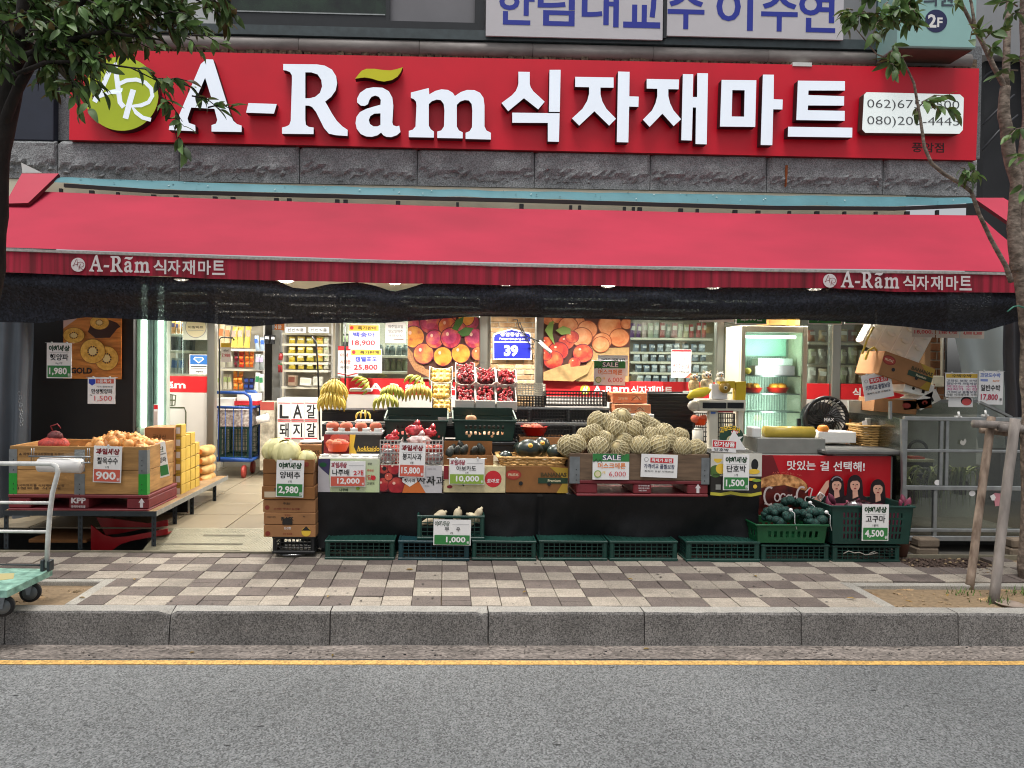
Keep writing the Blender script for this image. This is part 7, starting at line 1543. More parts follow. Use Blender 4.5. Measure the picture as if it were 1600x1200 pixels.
mb = MB(); mb.box((x0 + .021, Y + .046, z1 - .05), (x1 - .021, Y + .399, z1), FRW); mb.build('top_panel', fr)
mb = MB(); mb.box((x0 + t_, Y + .018, z0 + .121), (x1 - t_, Y + .024, z1 - .071), glass('fridge_glass', '#dbe8e0', .1, .04)); mb.build('pane', fr)
mb = MB(); zz = W(1210, 524, Y + .5).z; mb.box((x0 + .08, Y + .10, z1 - .13), (x1 - .08, Y + .14, z1 - .10), M('fridge_tube', '#e8fff6', .4, 0, emit=7)); mb.build('light_tube', fr)
ld = bpy.data.lights.new('fridge_lamp', 'AREA'); ld.shape = 'RECTANGLE'; ld.size = .08; ld.size_y = 1.1; ld.energy = 11; ld.color = (.88, 1, .95); lo = bpy.data.objects.new('fridge_lamp', ld); col.objects.link(lo); lo.location = ((x0 + x1) / 2, Y + .05, (z0 + z1) / 2 + .25); lo.rotation_euler = (R(90), 0, 0)
mb = MB(); mb.box((x0 + .06, Y + .36, z1 - .32), (x1 - .06, Y + .37, z1 - .08), M('mint_header', '#a9d6c6', .4, .05)); mb.build('header_panel', fr)
for py in (587, 615, 643): zz = W(1210, py, Y + .1).z; mb = MB(); mb.box((x0 + .025, Y + .1, zz - .012), (x1 - .025, Y + .36, zz), ALU); mb.build('shelf', fr)
mb = MB()
for i in range(22): xx = x0 + .06 + (x1 - x0 - .12) * i / 21; mb.box((xx - .004, Y + .375, z0 + .7), (xx + .004, Y + .38, z1 - .33), M('fridge_slot', '#98a29a', .5))
mb.build('vent_slats', fr)
zz = W(1210, 587, Y + .1).z; mb = MB(); mb.bbox((x0 + .22, Y + .15, zz + .001), (x1 - .06, Y + .34, zz + .11), P('pink_box', '#b9a0ac'), .005); mb.bbox((x0 + .26, Y + .16, zz + .112), (x1 - .08, Y + .33, zz + .19), WHITE, .005); o = mb.build('gift_carton', at=(x0 + .3, Y + .2, zz)); tag(o, 'pink and white cartons on the upper shelf inside the fridge', 'carton')
scatter_obj(fruit('', '', .045, YM, ''), 'lemon', 'yellow fruit at the left of the upper fridge shelf', 'fruit', [(x0 + .08 + .08 * k, Y + .2, zz + .05) for k in range(2)], 'yellow fruit in the fridge')
zz = W(1210, 615, Y + .1).z
plate('orange red tray of fruit at the left of the lower fridge shelf', 1166, 1198, 606, 614, Y + .12, RPL2, ORANGEF, ('orange', 'orange fruit on the left tray in the fridge', 'oranges in the fridge left tray'), 4); plate('orange red tray of fruit at the right of the lower fridge shelf', 1206, 1240, 606, 614, Y + .12, RPL2, ORANGEF, ('orange', 'orange fruit on the right tray in the fridge', 'oranges in the fridge right tray'), 4)
pcarton('yellow brown carton lying on top of the fridge', (1200, 497, 1250, 508), 7.6, .3, m=M('yellow_brown_card', '#b08a48', .8, .1), items=[('rect', .6, 0, .85, 1, YEL)])
for i, (a, b, t1) in enumerate(((1150, 1198, '2,500원'), (1263, 1316, '4,500원'), (1320, 1368, '1,500원'), (1370, 1425, '990원'))):
 placard(['green price strip high above the fridge door', 'green price strip high right of the fridge', 'green price strip high over the steel post', 'green price strip over the white foam slab'][i], (a, 478, b, 507), 7.3, [('rect', .02, .04, .98, .94, GREEN), ('text', t1, .5, .62, .46, WHITE, dict(w=.7, bold=.02))], cat='price strip', name='price_strip', clips=0)
placard('white price strip 13,800 high left of the fridge', (1093, 474, 1147, 503), 7.3, [('text', '13,800원', .5, .66, .4, NAVY, dict(w=.8))], cat='price strip', name='price_strip', clips=0)
for i, (a, b, t1) in enumerate(((1425, 1461, '18,000.'), (1463, 1499, '3,980 4,750'), (1501, 1538, '4,000 8,300'))):
 placard(['pale strip with one large red price right of the foam slab', 'pale strip with two small prices, left one of a pair by the tarpaulin', 'pale strip with two small prices, right one of a pair by the tarpaulin'][i], (a, 511 + i, b, 527 + i), 7.1, [('text', t1, .5, .5, .42 if i == 0 else .36, RED, dict(w=.8))], cat='price strip', name='price_strip', clips=0, back=M('aged_card', '#c9bfb0', .6))
for i, (y0_, y1_, n1, p1, lb) in enumerate(((507, 545, '백숭아', '18,900', 'paper price sheet 18,900, upper of two on the pane left of the plum poster'), (545, 583, '캠벨포도', '25,800', 'paper price sheet 25,800, lower of two on the pane left of the plum poster'))):
 placard(lb, (545 + i * 3, y0_, 593 + i * 4, y1_), 8.2, [('rect', .02, .03, .98, .26, M('flag_yellow', '#c9a53c', .5)), ('disc', .1, .14, .06, RED), ('text', '특가판매', .6, .15, .15, INK, dict(w=.6, bold=.02)), ('text', n1, .5, .42, .2, BLUE, dict(w=.7)), ('text', p1, .48, .77, .25, RED, dict(w=.76))], tilt=-.01, clips=0, back=M('lilac_paper', '#c3bcc2', .6))
placard('tall red headed notice on the pane behind the price papers', (528, 541, 560, 588), 8.4, [('rect', .0, .0, 1, .14, RED), ('text', '아삭', .3, .3, .14, CORAL), ('text', '시원한', .36, .52, .12, CORAL), ('text', '배추김치', .4, .7, .1, GREY), ('line', [(0, .9), (.5, .97), (1, .88)], .03, RED)], cat='notice', name='notice', clips=0)
placard('white notice of small grey writing left of the plum poster', (602, 503, 634, 536), 8.4, [('text', '매주일요일', .5, .22, .17, GREY, dict(w=.72)), ('text', '일요일매주', .5, .45, .17, GREY, dict(w=.72)), ('text', '매장보장', .5, .66, .15, GREY, dict(w=.72)), ('rect', .4, .8, .9, .84, BROWNINK)], cat='notice', name='notice', clips=0)
placard('white notice with red corners listing band members right of the peach poster', (1049, 546, 1080, 590), 8.4, [('rect', .02, .01, .98, .08, RED), ('text', '아람식자재', .5, .37, .17, RED, dict(w=.84, bold=-.005)), ('text', '밴드회원상품', .5, .60, .17, RED, dict(w=.84, bold=-.005)), ('text', '최저가 가격비교 보장', .5, .80, .07, INK, dict(w=.86)), ('poly', [(.7, 1), (1, .8), (1, 1)], CORAL)], cat='notice', name='notice', clips=0)
# right counter, roll, fan
ct = thing('grey_counter', 'low grey metal counter carrying the yellow bag roll', 'counter', W(1236, 710, 6.6)); x0, x1, z0, z1 = prect(1183, 685, 1290, 709, 6.5)
mb = MB(); mb.bbox((x0, 6.5, z0), (x1, 6.9, z1), M('grey_metal_sheet', '#7b7c76', .5, .1, 8), .006); mb.build('counter_top', ct)
for xx in (x0 + .03, x1 - .03): mb = MB(); mb.box((xx - .02, 6.8, 0), (xx + .02, 6.85, z0 - .001), DSTEEL); mb.build('leg', ct)
mb = MB(); mb.tube([W(1194, 675, 6.62), W(1270, 676, 6.62)], .058, M('yellow_film_roll', '#b9a03c', .35, .12, 14), 16); o = mb.build('bag_roll', at=W(1232, 685, 6.6)); tag(o, 'yellow roll of bags on the grey counter', 'bag roll')
mb = MB(); mb.bbox(*[tuple(v) for v in (lambda r: ((r[0], 6.55, r[2]), (r[1], 6.7, r[3])))(prect(1176, 668, 1190, 684, 6.55))], WPAINT, .01); o = mb.build('white_clip_box', at=W(1183, 684, 6.55)); tag(o, 'small white holder at the left end of the yellow roll', 'holder')
fan = thing('floor_fan', 'large round black floor fan behind the yellow bag roll', 'fan', (W(1292, 700, 7.2).x, 7.2, FZ)); c = W(1291, 655, 7.15); FB = M('fan_black', '#121213', .4, .1); rad = 34 * 7.15 / 1100
mb = MB(); mb.tube([c + Vector((rad * math.cos(R(a)), 0, rad * math.sin(R(a)))) for a in range(0, 361, 12)], .022, FB, 8, False); mb.build('rim', fan)
mb = MB()
for k in range(26):
 a = 2 * math.pi * k / 26; pts = [c + Vector((rr * math.cos(a + (1 - rr / rad) * .9), -.03 - .02 * (1 - rr / rad), rr * math.sin(a + (1 - rr / rad) * .9))) for rr in (rad * .22, rad * .5, rad * .75, rad)]; mb.tube(pts, .006, FB, 4, False)
mb.build('grille', fan)
mb = MB(); X = Matrix.Translation(c + Vector((0, -.045, 0))) @ Matrix.Rotation(R(90), 4, 'X'); mb.lathe([(rad * .24, -.02), (rad * .24, .0), (rad * .1, .01)], FB, 18, X); mb.build('hub', fan)
for k in range(3):
 a = 2 * math.pi * k / 3 + .3; mb = MB(); vs = []
 for rr, wd in ((.2, .2), (.55, .5), (.9, .45)):
  for s in (-1, 1): vs.append(c + Vector((rad * rr * math.cos(a + s * wd), .04 + .05 * s, rad * rr * math.sin(a + s * wd))))
 mb.add(vs, [(0, 1, 3, 2), (2, 3, 5, 4)], M('fan_blade_grey', '#3a3b3d', .3)); mb.build('blade', fan)
mb = MB(); mb.tube([c + Vector((0, .1, 0)), c + Vector((0, .2, 0))], rad * .8, FB, 18); mb.build('housing', fan)
mb = MB(); mb.box((c.x - .3, 7.15, FZ), (c.x + .3, 7.5, FZ + .05), FB); mb.bar((c.x - rad - .04, 7.2, FZ + .05), (c.x - rad - .04, 7.2, c.z), .03, .03, FB); mb.bar((c.x + rad + .04, 7.2, FZ + .05), (c.x + rad + .04, 7.2, c.z), .03, .03, ORA); mb.build('stand', fan)
fc = Face(c + Vector((-.05, -.0565, .03)), (.1, 0, 0), (0, 0, -.06)); fc.text('MAX', .5, .5, .6, WHITE, bold=.03); fc.build(fan)
pcarton('small white box with an orange on it between fan and wicker basket', (1279, 675, 1338, 692), 6.75, .25, m=FOAM, tape=False)
o = fruit('', '', .052, ORANGEF, '').build('orange'); o.location = W(1286, 670, 6.8); tag(o, 'single orange sitting on the small white box', 'orange')
EGG = M('egg_tray_foam', '#dad8ce', .75, .05, 8)
et = thing('foam_slab', 'tilted white moulded foam slab with curved slots on the crooked box stack', 'foam slab', (0, 0, 0)); p = W(1403, 527, 7.45)
mb = MB(); mb.bbox((-.34, 0, -.22), (.34, .12, .22), EGG, .015); mb.build('slab', et); DK = P('slot_shadowless_grey', '#8d8a80')
for i in range(4):
 for j in range(3):
  mb = MB(); X = Matrix.Translation((-.255 + i * .17, -.001, -.14 + j * .14)) @ Matrix.Rotation(R(90), 4, 'X'); mb.lathe([(.050, -.012), (.050, .008), (.042, .012)], EGG, 14, X @ Matrix.Diagonal((1, .55, 1, 1))); mb.build('raised_cup', et)
mb = MB()
for i in range(3): mb.box((-.17 + i * .17 - .004, -.006, -.215), (-.17 + i * .17 + .004, -.0005, .215), FOAM)
mb.build('rib', et); et.location = p; et.rotation_euler = (0, R(27), 0)
bx = carton('open ended brown banana carton tilted on the crooked box stack', -.29, .29, 7.1, 7.45, 0, .24, items=banana_print(), m=CARD, cat='cardboard box'); bx.location = W(1392, 597, 7.1); bx.rotation_euler = (0, R(17), .1)
mb = MB(); mb.tube([W(x, y, 7.05) for x, y in ((1347, 553), (1355, 530), (1364, 512), (1366, 512))], .010, P('yellow_strap', '#c9b04a'), 6); mb.tube([W(x, y, 7.05) for x, y in ((1352, 562), (1357, 548), (1366, 543), (1370, 548))], .012, P('yellow_strap', '#c9b04a'), 6); o = mb.build('yellow_strap', at=W(1355, 555, 7.05)); tag(o, 'yellow strap hanging from the tilted banana carton', 'strap')
for (px, py, w, h, rt_, m, lb) in ((1420, 606, .30, .13, 12, FOAM, 'white cut-out board on the crooked box stack'), (1440, 622, .24, .12, -28, FOAM, 'white folded board at the right of the crooked box stack'), (1385, 634, .44, .14, 4, CARD, 'brown carton at the bottom of the crooked box stack'), (1420, 628, .3, .1, -6, CARD2, 'dark brown flattened carton in the crooked box stack')):
 cx = carton(lb, -w / 2, w / 2, 7.12, 7.4, 0, h, m=m, tape=False, items=[('disc', .3, .6, .05, INK), ('rect', .6, .4, .7, .8, INK)] if m is FOAM else [('disc', .75, .4, .1, P('brand_red_oval', '#8a2a1e'), dict(ry=.2))]); p = W(px, py + 10, 7.12); cx.location = p; cx.rotation_euler = (0, R(rt_), 0)
placard('tilted lowest price notice hung on the crooked box stack', (1352, 583, 1398, 623), 6.95, LOWEST, tilt=-.19, clips=2, cat='notice')
x0, x1, z0, z1 = prect(1345, 666, 1397, 697, 6.7); wicker('deep tan wicker basket of papers behind the red banner', x0 + .02, x1 - .02, 6.7, 6.95, z0, z1, .02, 9, M('pale_wicker', '#b08a50', .7, .2, 40, .3, 60))
for i in range(8):
 px = 1352 + i * 6; p = W(px, 664, 6.78 + (i % 3) * .05); mb = MB(); mb.box((-.025, 0, -.12), (.025, .006 + .02 * (i % 2), .05 + rnd.uniform(-.02, .025)), [WHITE, M('paper_grey', '#8f8f88'), M('paper_cream', '#c9bb7c'), BLACKP][i % 4]); o = mb.build('paper_bundle'); o.location = p; o.rotation_euler = (rnd.uniform(-.1, .1), rnd.uniform(-.25, .25), rnd.uniform(-.3, .3)); tag(o, 'folded paper standing in the deep wicker basket, ' + ['far left', 'second from left', 'third from left', 'left of middle', 'right of middle', 'third from right', 'second from right', 'far right'][i], 'paper')
eb = thing('electric_box', 'cream electric junction box with cables on the brick strip', 'electric box', W(1465, 605, 7.85)); x0, x1, z0, z1 = prect(1456, 587, 1476, 605, 7.85)
mb = MB(); mb.bbox((x0, 7.85, z0), (x1, 7.93, z1), M('box_cream', '#c4bda4', .45), .01); mb.build('case', eb)
mb = MB(); mb.tube([W(1472, 520, 7.9), W(1472, 587, 7.9)], .018, M('conduit_white', '#c9c6b8', .4), 8); mb.build('conduit', eb)
mb = MB(); mb.tube([W(x, y, 7.83) for x, y in ((1457, 592), (1453, 605), (1452, 625), (1445, 650))], .008, M('cable_cream', '#b8ae98', .5), 5); mb.tube([W(x, y, 7.83) for x, y in ((1460, 600), (1458, 622), (1452, 650))], .008, BROWNINK, 5); mb.tube([W(x, y, 7.86) for x, y in ((1477, 528), (1478, 560), (1477, 620))], .012, BLACKP, 5); mb.build('cable', eb)
# row of green crates on the pavement
CR0 = (('leftmost green crate of the row under the black cloth', 507, 617, GPL), ('teal green crate of the row under the radish crate', 622, 734, TPL), ('green crate of the row right of the radish crate', 737.5, 839, GPL), ('green crate of the row under the wicker basket', 842.5, 950.5, GPL), ('green crate of the row under the melon pallet', 952.5, 1060, GPL), ('green crate of the row under the pumpkin carton', 1072, 1188, GPL))
protoG = {}
CY = 5.97
def ground_crate(lb, a, b, m, top=845.5, d=.36, lid=True):
 x0, x1 = W(a, 860, CY).x, W(b, 860, CY).x; h = W((a + b) / 2, top + .006 * (a - 800) * .4, CY).z
 if m not in protoG: protoG[m] = crate(.55, d, .18, m, 11, 4, lid=lid); o = protoG[m]
 else: o = copy_tree(protoG[m])
 o['label'] = lb; o['group'] = 'green crates in the row on the pavement'; o.location = ((x0 + x1) / 2, CY + d / 2, 0); o.scale = ((x1 - x0) / .558, 1, h / .18); o.location.y += rnd.uniform(0, .025); o.rotation_euler.z = rnd.uniform(-.022, .022); return o
for lb, a, b, m in CR0: ground_crate(lb, a, b, m)
ground_crate('green crate under the bright green basket of netted vegetables', 1190, 1298, GPL, 851); ground_crate('rightmost green crate with twine on it under the sweet potato basket', 1302, 1409, GPL, 852)
mb = MB(); mb.tube([W(x, y, 5.955) for x, y in ((1318, 865), (1326, 861), (1335, 864), (1343, 863), (1352, 867), (1360, 866), (1372, 864), (1366, 862), (1358, 865))], .004, M('twine', '#9a958c', .9), 5); o = mb.build('twine', at=W(1345, 864, 5.955)); tag(o, 'loose pale twine caught on the rightmost green crate', 'twine')
x0, x1, z0, z1 = prect(652, 804, 757, 842, 5.99); rc = crate(x1 - x0, .3, z1 - z0, GPL, 10, 4, lid=False, label='green crate of radishes standing on the crate row'); rc.location = ((x0 + x1) / 2, 5.99 + .17, W(700, 845.5, CY).z + .001)
RAD = M('radish_skin', '#b9a184', .6, .25, 9, c2='#d9cfae'); RG = M('radish_green', '#8f9a62', .7, .2)
for i, (px, py, r, a, lb) in enumerate(((688, 806, .045, .9, 'pale greenish radish lying at the back left of the radish crate'), (675, 812, .03, 1.2, 'slim radish pointing out at the left of the radish crate'), (715, 804, .038, .15, 'brown topped radish standing in the middle of the radish crate'), (738, 808, .034, -1.0, 'pinkish radish lying at the right of the radish crate'), (747, 803, .032, .5, 'radish with a pale cut end at the right of the radish crate'))):
 p = W(px, py, 6.1); mb = MB(); mb.lathe([(.004, -.13), (r * .5, -.1), (r, -.03), (r * 1.02, .02), (r * .75, .045), (.012, .055), (.01, .07)], RAD, 12, fn=lambda q: q * (1 + .05 * noise.noise(q * 20))); o = mb.build('radish'); o.location = p; o.rotation_euler = (.2, a, .3); tag(o, lb, 'radish', 'radishes in the green crate')
placard('green banded radish price board 1,000 on the radish crate', (677, 812, 735.5, 852), 5.95, [('text', '야채세상', .23, .16, .2, DGREEN, dict(w=.4, bold=.06)), ('text', '야채세상', .23, .16, .16, WHITE, dict(w=.38, bold=-.01)), ('line', [(.5, .18), (.95, .18)], .01, GREY), ('text', '무', .36, .37, .17, INK, dict(bold=.02)), ('text', '우', .66, .37, .17, INK, dict(bold=.02)), ('text', '1개', .48, .52, .08, INK), ('rect', .03, .60, .97, .97, GREEN), ('text', '1,000', .60, .79, .26, WHITE, dict(w=.52, bold=.03)), ('text', '원', .92, .88, .1, WHITE)], tilt=.01, clips=0)
def basket(lb, px0, px1, pyt, pyb, Y, d, m, flare, nx, hole=(.25, .75), name='plastic_basket', rows=1):
 x0, x1, z0, z1 = prect(px0, pyt, px1, pyb, Y); t = thing(name, lb, 'basket', ((x0 + x1) / 2, Y, z0)); f = flare
 def side(Q, nn, n, nm):
  mb = MB(); Q = [Vector(q) for q in Q]; nn = Vector(nn) * .006
  rows_ = [0] + [v for r in range(rows) for v in (hole[0] + (hole[1] - hole[0]) * (r / rows) , hole[0] + (hole[1] - hole[0]) * ((r + .72) / rows))] + [1]
  cols = [0, .12] + [.12 + .76 * k / (2 * n) for k in range(1, 2 * n)] + [.88, 1]
  P_ = lambda u, v: (Q[0].lerp(Q[1], u)).lerp(Q[3].lerp(Q[2], u), v)
  for i in range(len(cols) - 1):
   for j in range(len(rows_) - 1):
    if j % 2 == 1 and 1 <= i < len(cols) - 2 and i % 2 == 0: continue
    q = [P_(cols[i], rows_[j]), P_(cols[i + 1], rows_[j]), P_(cols[i + 1], rows_[j + 1]), P_(cols[i], rows_[j + 1])]; mb.add(q + [p + nn for p in q], [(0, 1, 2, 3), (7, 6, 5, 4), (0, 4, 5, 1), (1, 5, 6, 2), (2, 6, 7, 3), (3, 7, 4, 0)], m)
  mb.build(nm, t)
 A = [(x0 + f, Y + f, z0), (x1 - f, Y + f, z0), (x1, Y, z1), (x0, Y, z1)]; B = [(x1 - f, Y + d - f, z0), (x0 + f, Y + d - f, z0), (x0, Y + d, z1), (x1, Y + d, z1)]
 side(A, (0, 1, 0), nx, 'pierced_panel'); side(B, (0, -1, 0), nx, 'pierced_panel'); side([B[1], A[0], A[3], B[2]], (1, 0, 0), max(4, nx // 2), 'pierced_panel'); side([A[1], B[0], B[3], A[2]], (-1, 0, 0), max(4, nx // 2), 'pierced_panel')
 mb = MB(); mb.bbox((x0 - .012, Y - .014, z1 - .012), (x1 + .012, Y - .0005, z1 + .006), m, .004); mb.bbox((x0 - .012, Y + d + .0005, z1 - .012), (x1 + .012, Y + d + .014, z1 + .006), m, .004); mb.bbox((x0 - .012, Y, z1 - .011), (x0 - .0005, Y + d, z1 + .005), m, .004); mb.bbox((x1 + .0005, Y, z1 - .011), (x1 + .012, Y + d, z1 + .005), m, .004); mb.build('rim', t)
 mb = MB(); mb.box((x0 + f + .004, Y + f + .008, z0), (x1 - f - .004, Y + d - f - .008, z0 + .006), m); mb.build('base', t)
 return t, x0, x1, z0, z1
_, x0, x1, z0, z1 = basket('bright green plastic basket of dark netted vegetables', 1182, 1293, 820, 849, 5.96, .36, LGPL, .015, 9, (.3, .78))
ONG = M('green_net', '#09201d', .65, .4, 60, .8, 160, c2='#16423a')
def netbag(lb, px, py, Y, rx, rz_, seed):
 p = W(px, py, Y); t = thing('net_bag', lb, 'net bag', p, 'dark green net bags in the bright green basket'); mb = MB(); rr = random.Random(seed)
 for i in range(26):
  a, b = rr.uniform(0, 6.28), rr.uniform(-.9, 1); q = p + Vector((rx * .78 * math.cos(a) * math.sqrt(max(0, 1 - b * b)), .1 * math.sin(a) * math.sqrt(max(0, 1 - b * b)), rz_ * .72 * b)); r = rr.uniform(.03, .045); mb.ball(q, (r, r, r * .9), ONG, 10, 7)
 mb.build('net_of_bulbs', t)
 mb = MB(); mb.tube([p + Vector((rx * .6, -.1, rz_ * .7)), p + Vector((rx * .75, -.13, rz_ * .5)), p + Vector((rx * .8, -.12, -.03)), p + Vector((rx * .95, -.12, -.09))], .003, WHITE, 5); mb.ball(p + Vector((rx * .6, -.1, rz_ * .72)), (.018, .015, .016), WHITE, 8, 5); mb.build('tie_string', t)
netbag('dark green net bag of bulbs at the left of the bright green basket', 1213, 806, 6.08, .13, .10, 1); netbag('dark green net bag of bulbs heaped highest at the back of the bright green basket', 1240, 797, 6.2, .16, .12, 2); netbag('dark green net bag of bulbs at the right of the bright green basket', 1270, 808, 6.08, .11, .09, 3)
_, x0, x1, z0, z1 = basket('large tapering dark green basket of sweet potato bags', 1299, 1427, 791, 851, 5.95, .42, GPL, .022, 16, (.14, .88), rows=4)
SWP = M('sweet_potato_skin', '#5c1f33', .6, .3, 12, c2='#7a3048', rand=.15)
mb = MB(); mb.lathe([(.006, -.09), (.026, -.06), (.036, 0), (.03, .05), (.008, .09)], SWP, 10, fn=lambda q: q * (1 + .1 * noise.noise(q * 25)))
locs = [W(px, py, 6.05 + .06 * (k % 3)) for k, (px, py) in enumerate(((1328, 793), (1338, 790), (1331, 799), (1350, 796), (1340, 800), (1412, 783), (1418, 788), (1408, 789), (1295, 784), (1300, 780)))]
scatter_obj(mb, 'sweet_potato', 'purple skinned sweet potato in the large green basket', 'sweet potato', locs, 'sweet potatoes in the large green basket', (.55, .8))
mb = MB(); mb.bbox((x0 + .05, 6.02, z0 + .02), (x1 - .05, 6.3, z1 - .04), SWP, .02); o = mb.build('sweet_potato_heap', at=((x0 + x1) / 2, 6.1, z0), kind='stuff'); tag(o, 'sweet potatoes filling the large green basket', 'sweet potatoes')
mb = MB(); p = W(1340, 790, 6.02); mb.ball(p, (.12, .07, .05), FILM, 14, 8, fn=lambda q: q * (1 + .3 * noise.noise(q * 4))); o = mb.build('clear_bag', at=p); tag(o, 'clear bag over the sweet potatoes in the large green basket', 'plastic bag')
placard('green banded sweet potato price board 4,500 on the large green basket', (1347, 788, 1388.5, 845), 5.925, fruit_ad('고구마', '4,500', '1봉지', GREEN), clips=0)
# red soft drink banner on a drinks chest
dc = thing('drinks_chest', 'grey topped drinks chest fronted by a red cola advertisement', 'chest', (W(1290, 860, 6.4).x, 6.4, 0)); BY_ = 6.38
x0, x1, z0, z1 = prect(1186, 712, 1391, 850, BY_); z0 = .08
mb = MB(); mb.bbox((x0 + .01, BY_ + .012, z0), (x1 + .03, BY_ + .55, z1), M('chest_grey', '#7d7c78', .5, .1), .01); mb.build('cabinet', dc)
mb = MB(); a = W(1288, 700, BY_).x; mb.bbox((a, BY_ - .04, z1 + .012), (x1 + .12, BY_ + .58, z1 + .055), M('chest_top_grey', '#5c5c5a', .5, .15, 8), .012); mb.build('top_lid', dc)
mb = MB(); mb.box((a + .1, BY_ + .02, z1 + .0005), (x1 - .02, BY_ + .04, z1 + .0115), WPAINT); mb.build('white_edge', dc)
mb = MB(); mb.box((x0, BY_, z0), (x1, BY_ + .01, z1), M('cola_red', '#b50f1d', .4, .05)); ad = mb.build('advertisement', dc)
fc = facing(x0, x1, z0, z1, BY_ - .0005); wpx, hpx = 205, (z1 - z0) * 1100 / BY_
X_ = lambda px: (px - 1186) / wpx
Y_ = lambda py: (py - 712) / hpx
GLS = M('cola_glass_print', '#2a0d0c', .4, .4, 12, c2='#5a1a14'); BUN = M('foam_top_print', '#a5602c', .4, .35, 25, c2='#d9a066')
fc.poly([(0, 0), (X_(1206), 0), (X_(1225), Y_(760)), (X_(1265), Y_(800)), (X_(1265), 1), (0, 1)], P('cola_shade_print', '#6e0e16'))
fc.poly([(0, Y_(752))] + [(X_(1222 + 40 * math.cos(R(a))), Y_(764 - 20 * math.sin(R(a)))) for a in range(130, -1, -10)] + [(X_(1264), 1), (0, 1)], GLS)
fc.poly([(0, Y_(750))] + [(X_(1220 + 41 * math.cos(R(a))), Y_(764 - 22 * math.sin(R(a)))) for a in range(130, -1, -10)] + [(X_(1258), Y_(768)), (X_(1225), Y_(759)), (0, Y_(764))], BUN)
for i in range(40): px = rnd.uniform(1205, 1250); fc.disc(X_(px), Y_(742 - rnd.uniform(0, 5) + abs(px - 1225) * .1), rnd.uniform(.002, .005), CORAL, n=6)
SW = P('script_white', '#cbbcb8')
def script(pts, w=.022): fc.line([(X_(x), Y_(y)) for x, y in pts], w, SW)
script(arc(1200, 776, 8, 14, 300, 60, 14)); script(arc(1212, 778, 4, 6, 0, 360, 12), .016); script(arc(1221, 778, 4, 6, 330, 30, 10), .016); script(arc(1230, 779, 4, 5, 0, 360, 12), .016); script([(1234, 773), (1234, 784), (1237, 784)], .016); script([(1238, 777), (1241, 776)], .018)
script(arc(1250, 775, 8, 14, 300, 60, 14)); script(arc(1258, 781, 3, 5, 0, 360, 10), .014); script([(1255, 770), (1262, 762), (1266, 764), (1262, 780), (1264, 785)], .016); script(arc(1269, 782, 3, 4.5, 0, 360, 10), .014); script([(1192, 788), (1215, 792), (1240, 786), (1262, 792)], .012)
fc.text('맛있는', X_(1248), Y_(727), 15 / hpx, WHITE, w=44 / wpx, bold=.018, res=3); fc.text('걸', X_(1284), Y_(727.5), 15 / hpx, WHITE, w=14 / wpx, bold=.018, res=3); fc.text('선택해!', X_(1322), Y_(728), 15.5 / hpx, WHITE, w=49 / wpx, bold=.018, res=3)
HAIRP = P('print_hair', '#1a0d10'); LIPS = P('print_lips', '#8e1f2a'); TOPB = P('print_black_top', '#1c1216')
def girl(cx, cy, s, band=False, arm=False):
 """a flat printed figure with long dark hair, shoulders down"""
 def e(dx, dy, rx, ry, m, n=18): fc.disc(X_(cx + dx * s), Y_(cy + dy * s), rx * s / wpx, m, ry=ry * s / hpx, n=n)
 e(0, -1, 11, 14, HAIRP); fc.poly([(X_(cx - 11 * s), Y_(cy)), (X_(cx + 11 * s), Y_(cy)), (X_(cx + 13 * s), Y_(cy + 28 * s)), (X_(cx - 13 * s), Y_(cy + 28 * s))], HAIRP)
 fc.poly([(X_(cx - 4 * s), Y_(cy + 8 * s)), (X_(cx + 4 * s), Y_(cy + 8 * s)), (X_(cx + 18 * s), Y_(cy + 20 * s)), (X_(cx + 20 * s), Y_(cy + 32 * s)), (X_(cx - 20 * s), Y_(cy + 32 * s)), (X_(cx - 18 * s), Y_(cy + 20 * s))], TOPB)
 fc.poly([(X_(cx - 3.5 * s), Y_(cy + 6 * s)), (X_(cx + 3.5 * s), Y_(cy + 6 * s)), (X_(cx + 5 * s), Y_(cy + 17 * s)), (X_(cx - 3 * s), Y_(cy + 20 * s))], SKINP)
 e(0, 0, 7, 9.6, SKINP); fc.poly([(X_(cx - 8 * s), Y_(cy - 2 * s)), (X_(cx - 6 * s), Y_(cy - 12 * s)), (X_(cx + 6 * s), Y_(cy - 12 * s)), (X_(cx + 8 * s), Y_(cy - 2 * s)), (X_(cx + 3 * s), Y_(cy - 6.5 * s)), (X_(cx - 4 * s), Y_(cy - 6 * s))], HAIRP)
 e(-2.7, -.8, 1.2, .8, HAIRP, 8); e(2.7, -.8, 1.2, .8, HAIRP, 8); e(0, 5, 1.9, .9, LIPS, 8); fc.line([(X_(cx + .3 * s), Y_(cy - .5 * s)), (X_(cx + .6 * s), Y_(cy + 2.4 * s))], .006, P('print_skin_line', '#b5806a'))
 if band: fc.line([(X_(cx + 9 * s * math.cos(R(a))), Y_(cy - 2 * s - 11 * s * math.sin(R(a)))) for a in range(150, 20, -15)], .012, P('band_grey', '#8f8a90'))
 if arm: fc.poly([(X_(cx - 12 * s), Y_(cy - 8 * s)), (X_(cx - 16 * s), Y_(cy - 6 * s)), (X_(cx - 34 * s), Y_(cy + 22 * s)), (X_(cx - 24 * s), Y_(cy + 26 * s)), (X_(cx - 12 * s), Y_(cy + 2 * s))], SKINP)
girl(1303, 758, 1.05, True, True); girl(1331, 757, 1.08); girl(1366, 763, 1.05)
fc.build(ad)
mb = MB(); x9 = W(1398, 780, 6.45).x; mb.box((x9, 6.5, 0), (x9 + .04, 6.54, W(1398, 712, 6.5).z), DSTEEL); mb.build('side_post', dc)
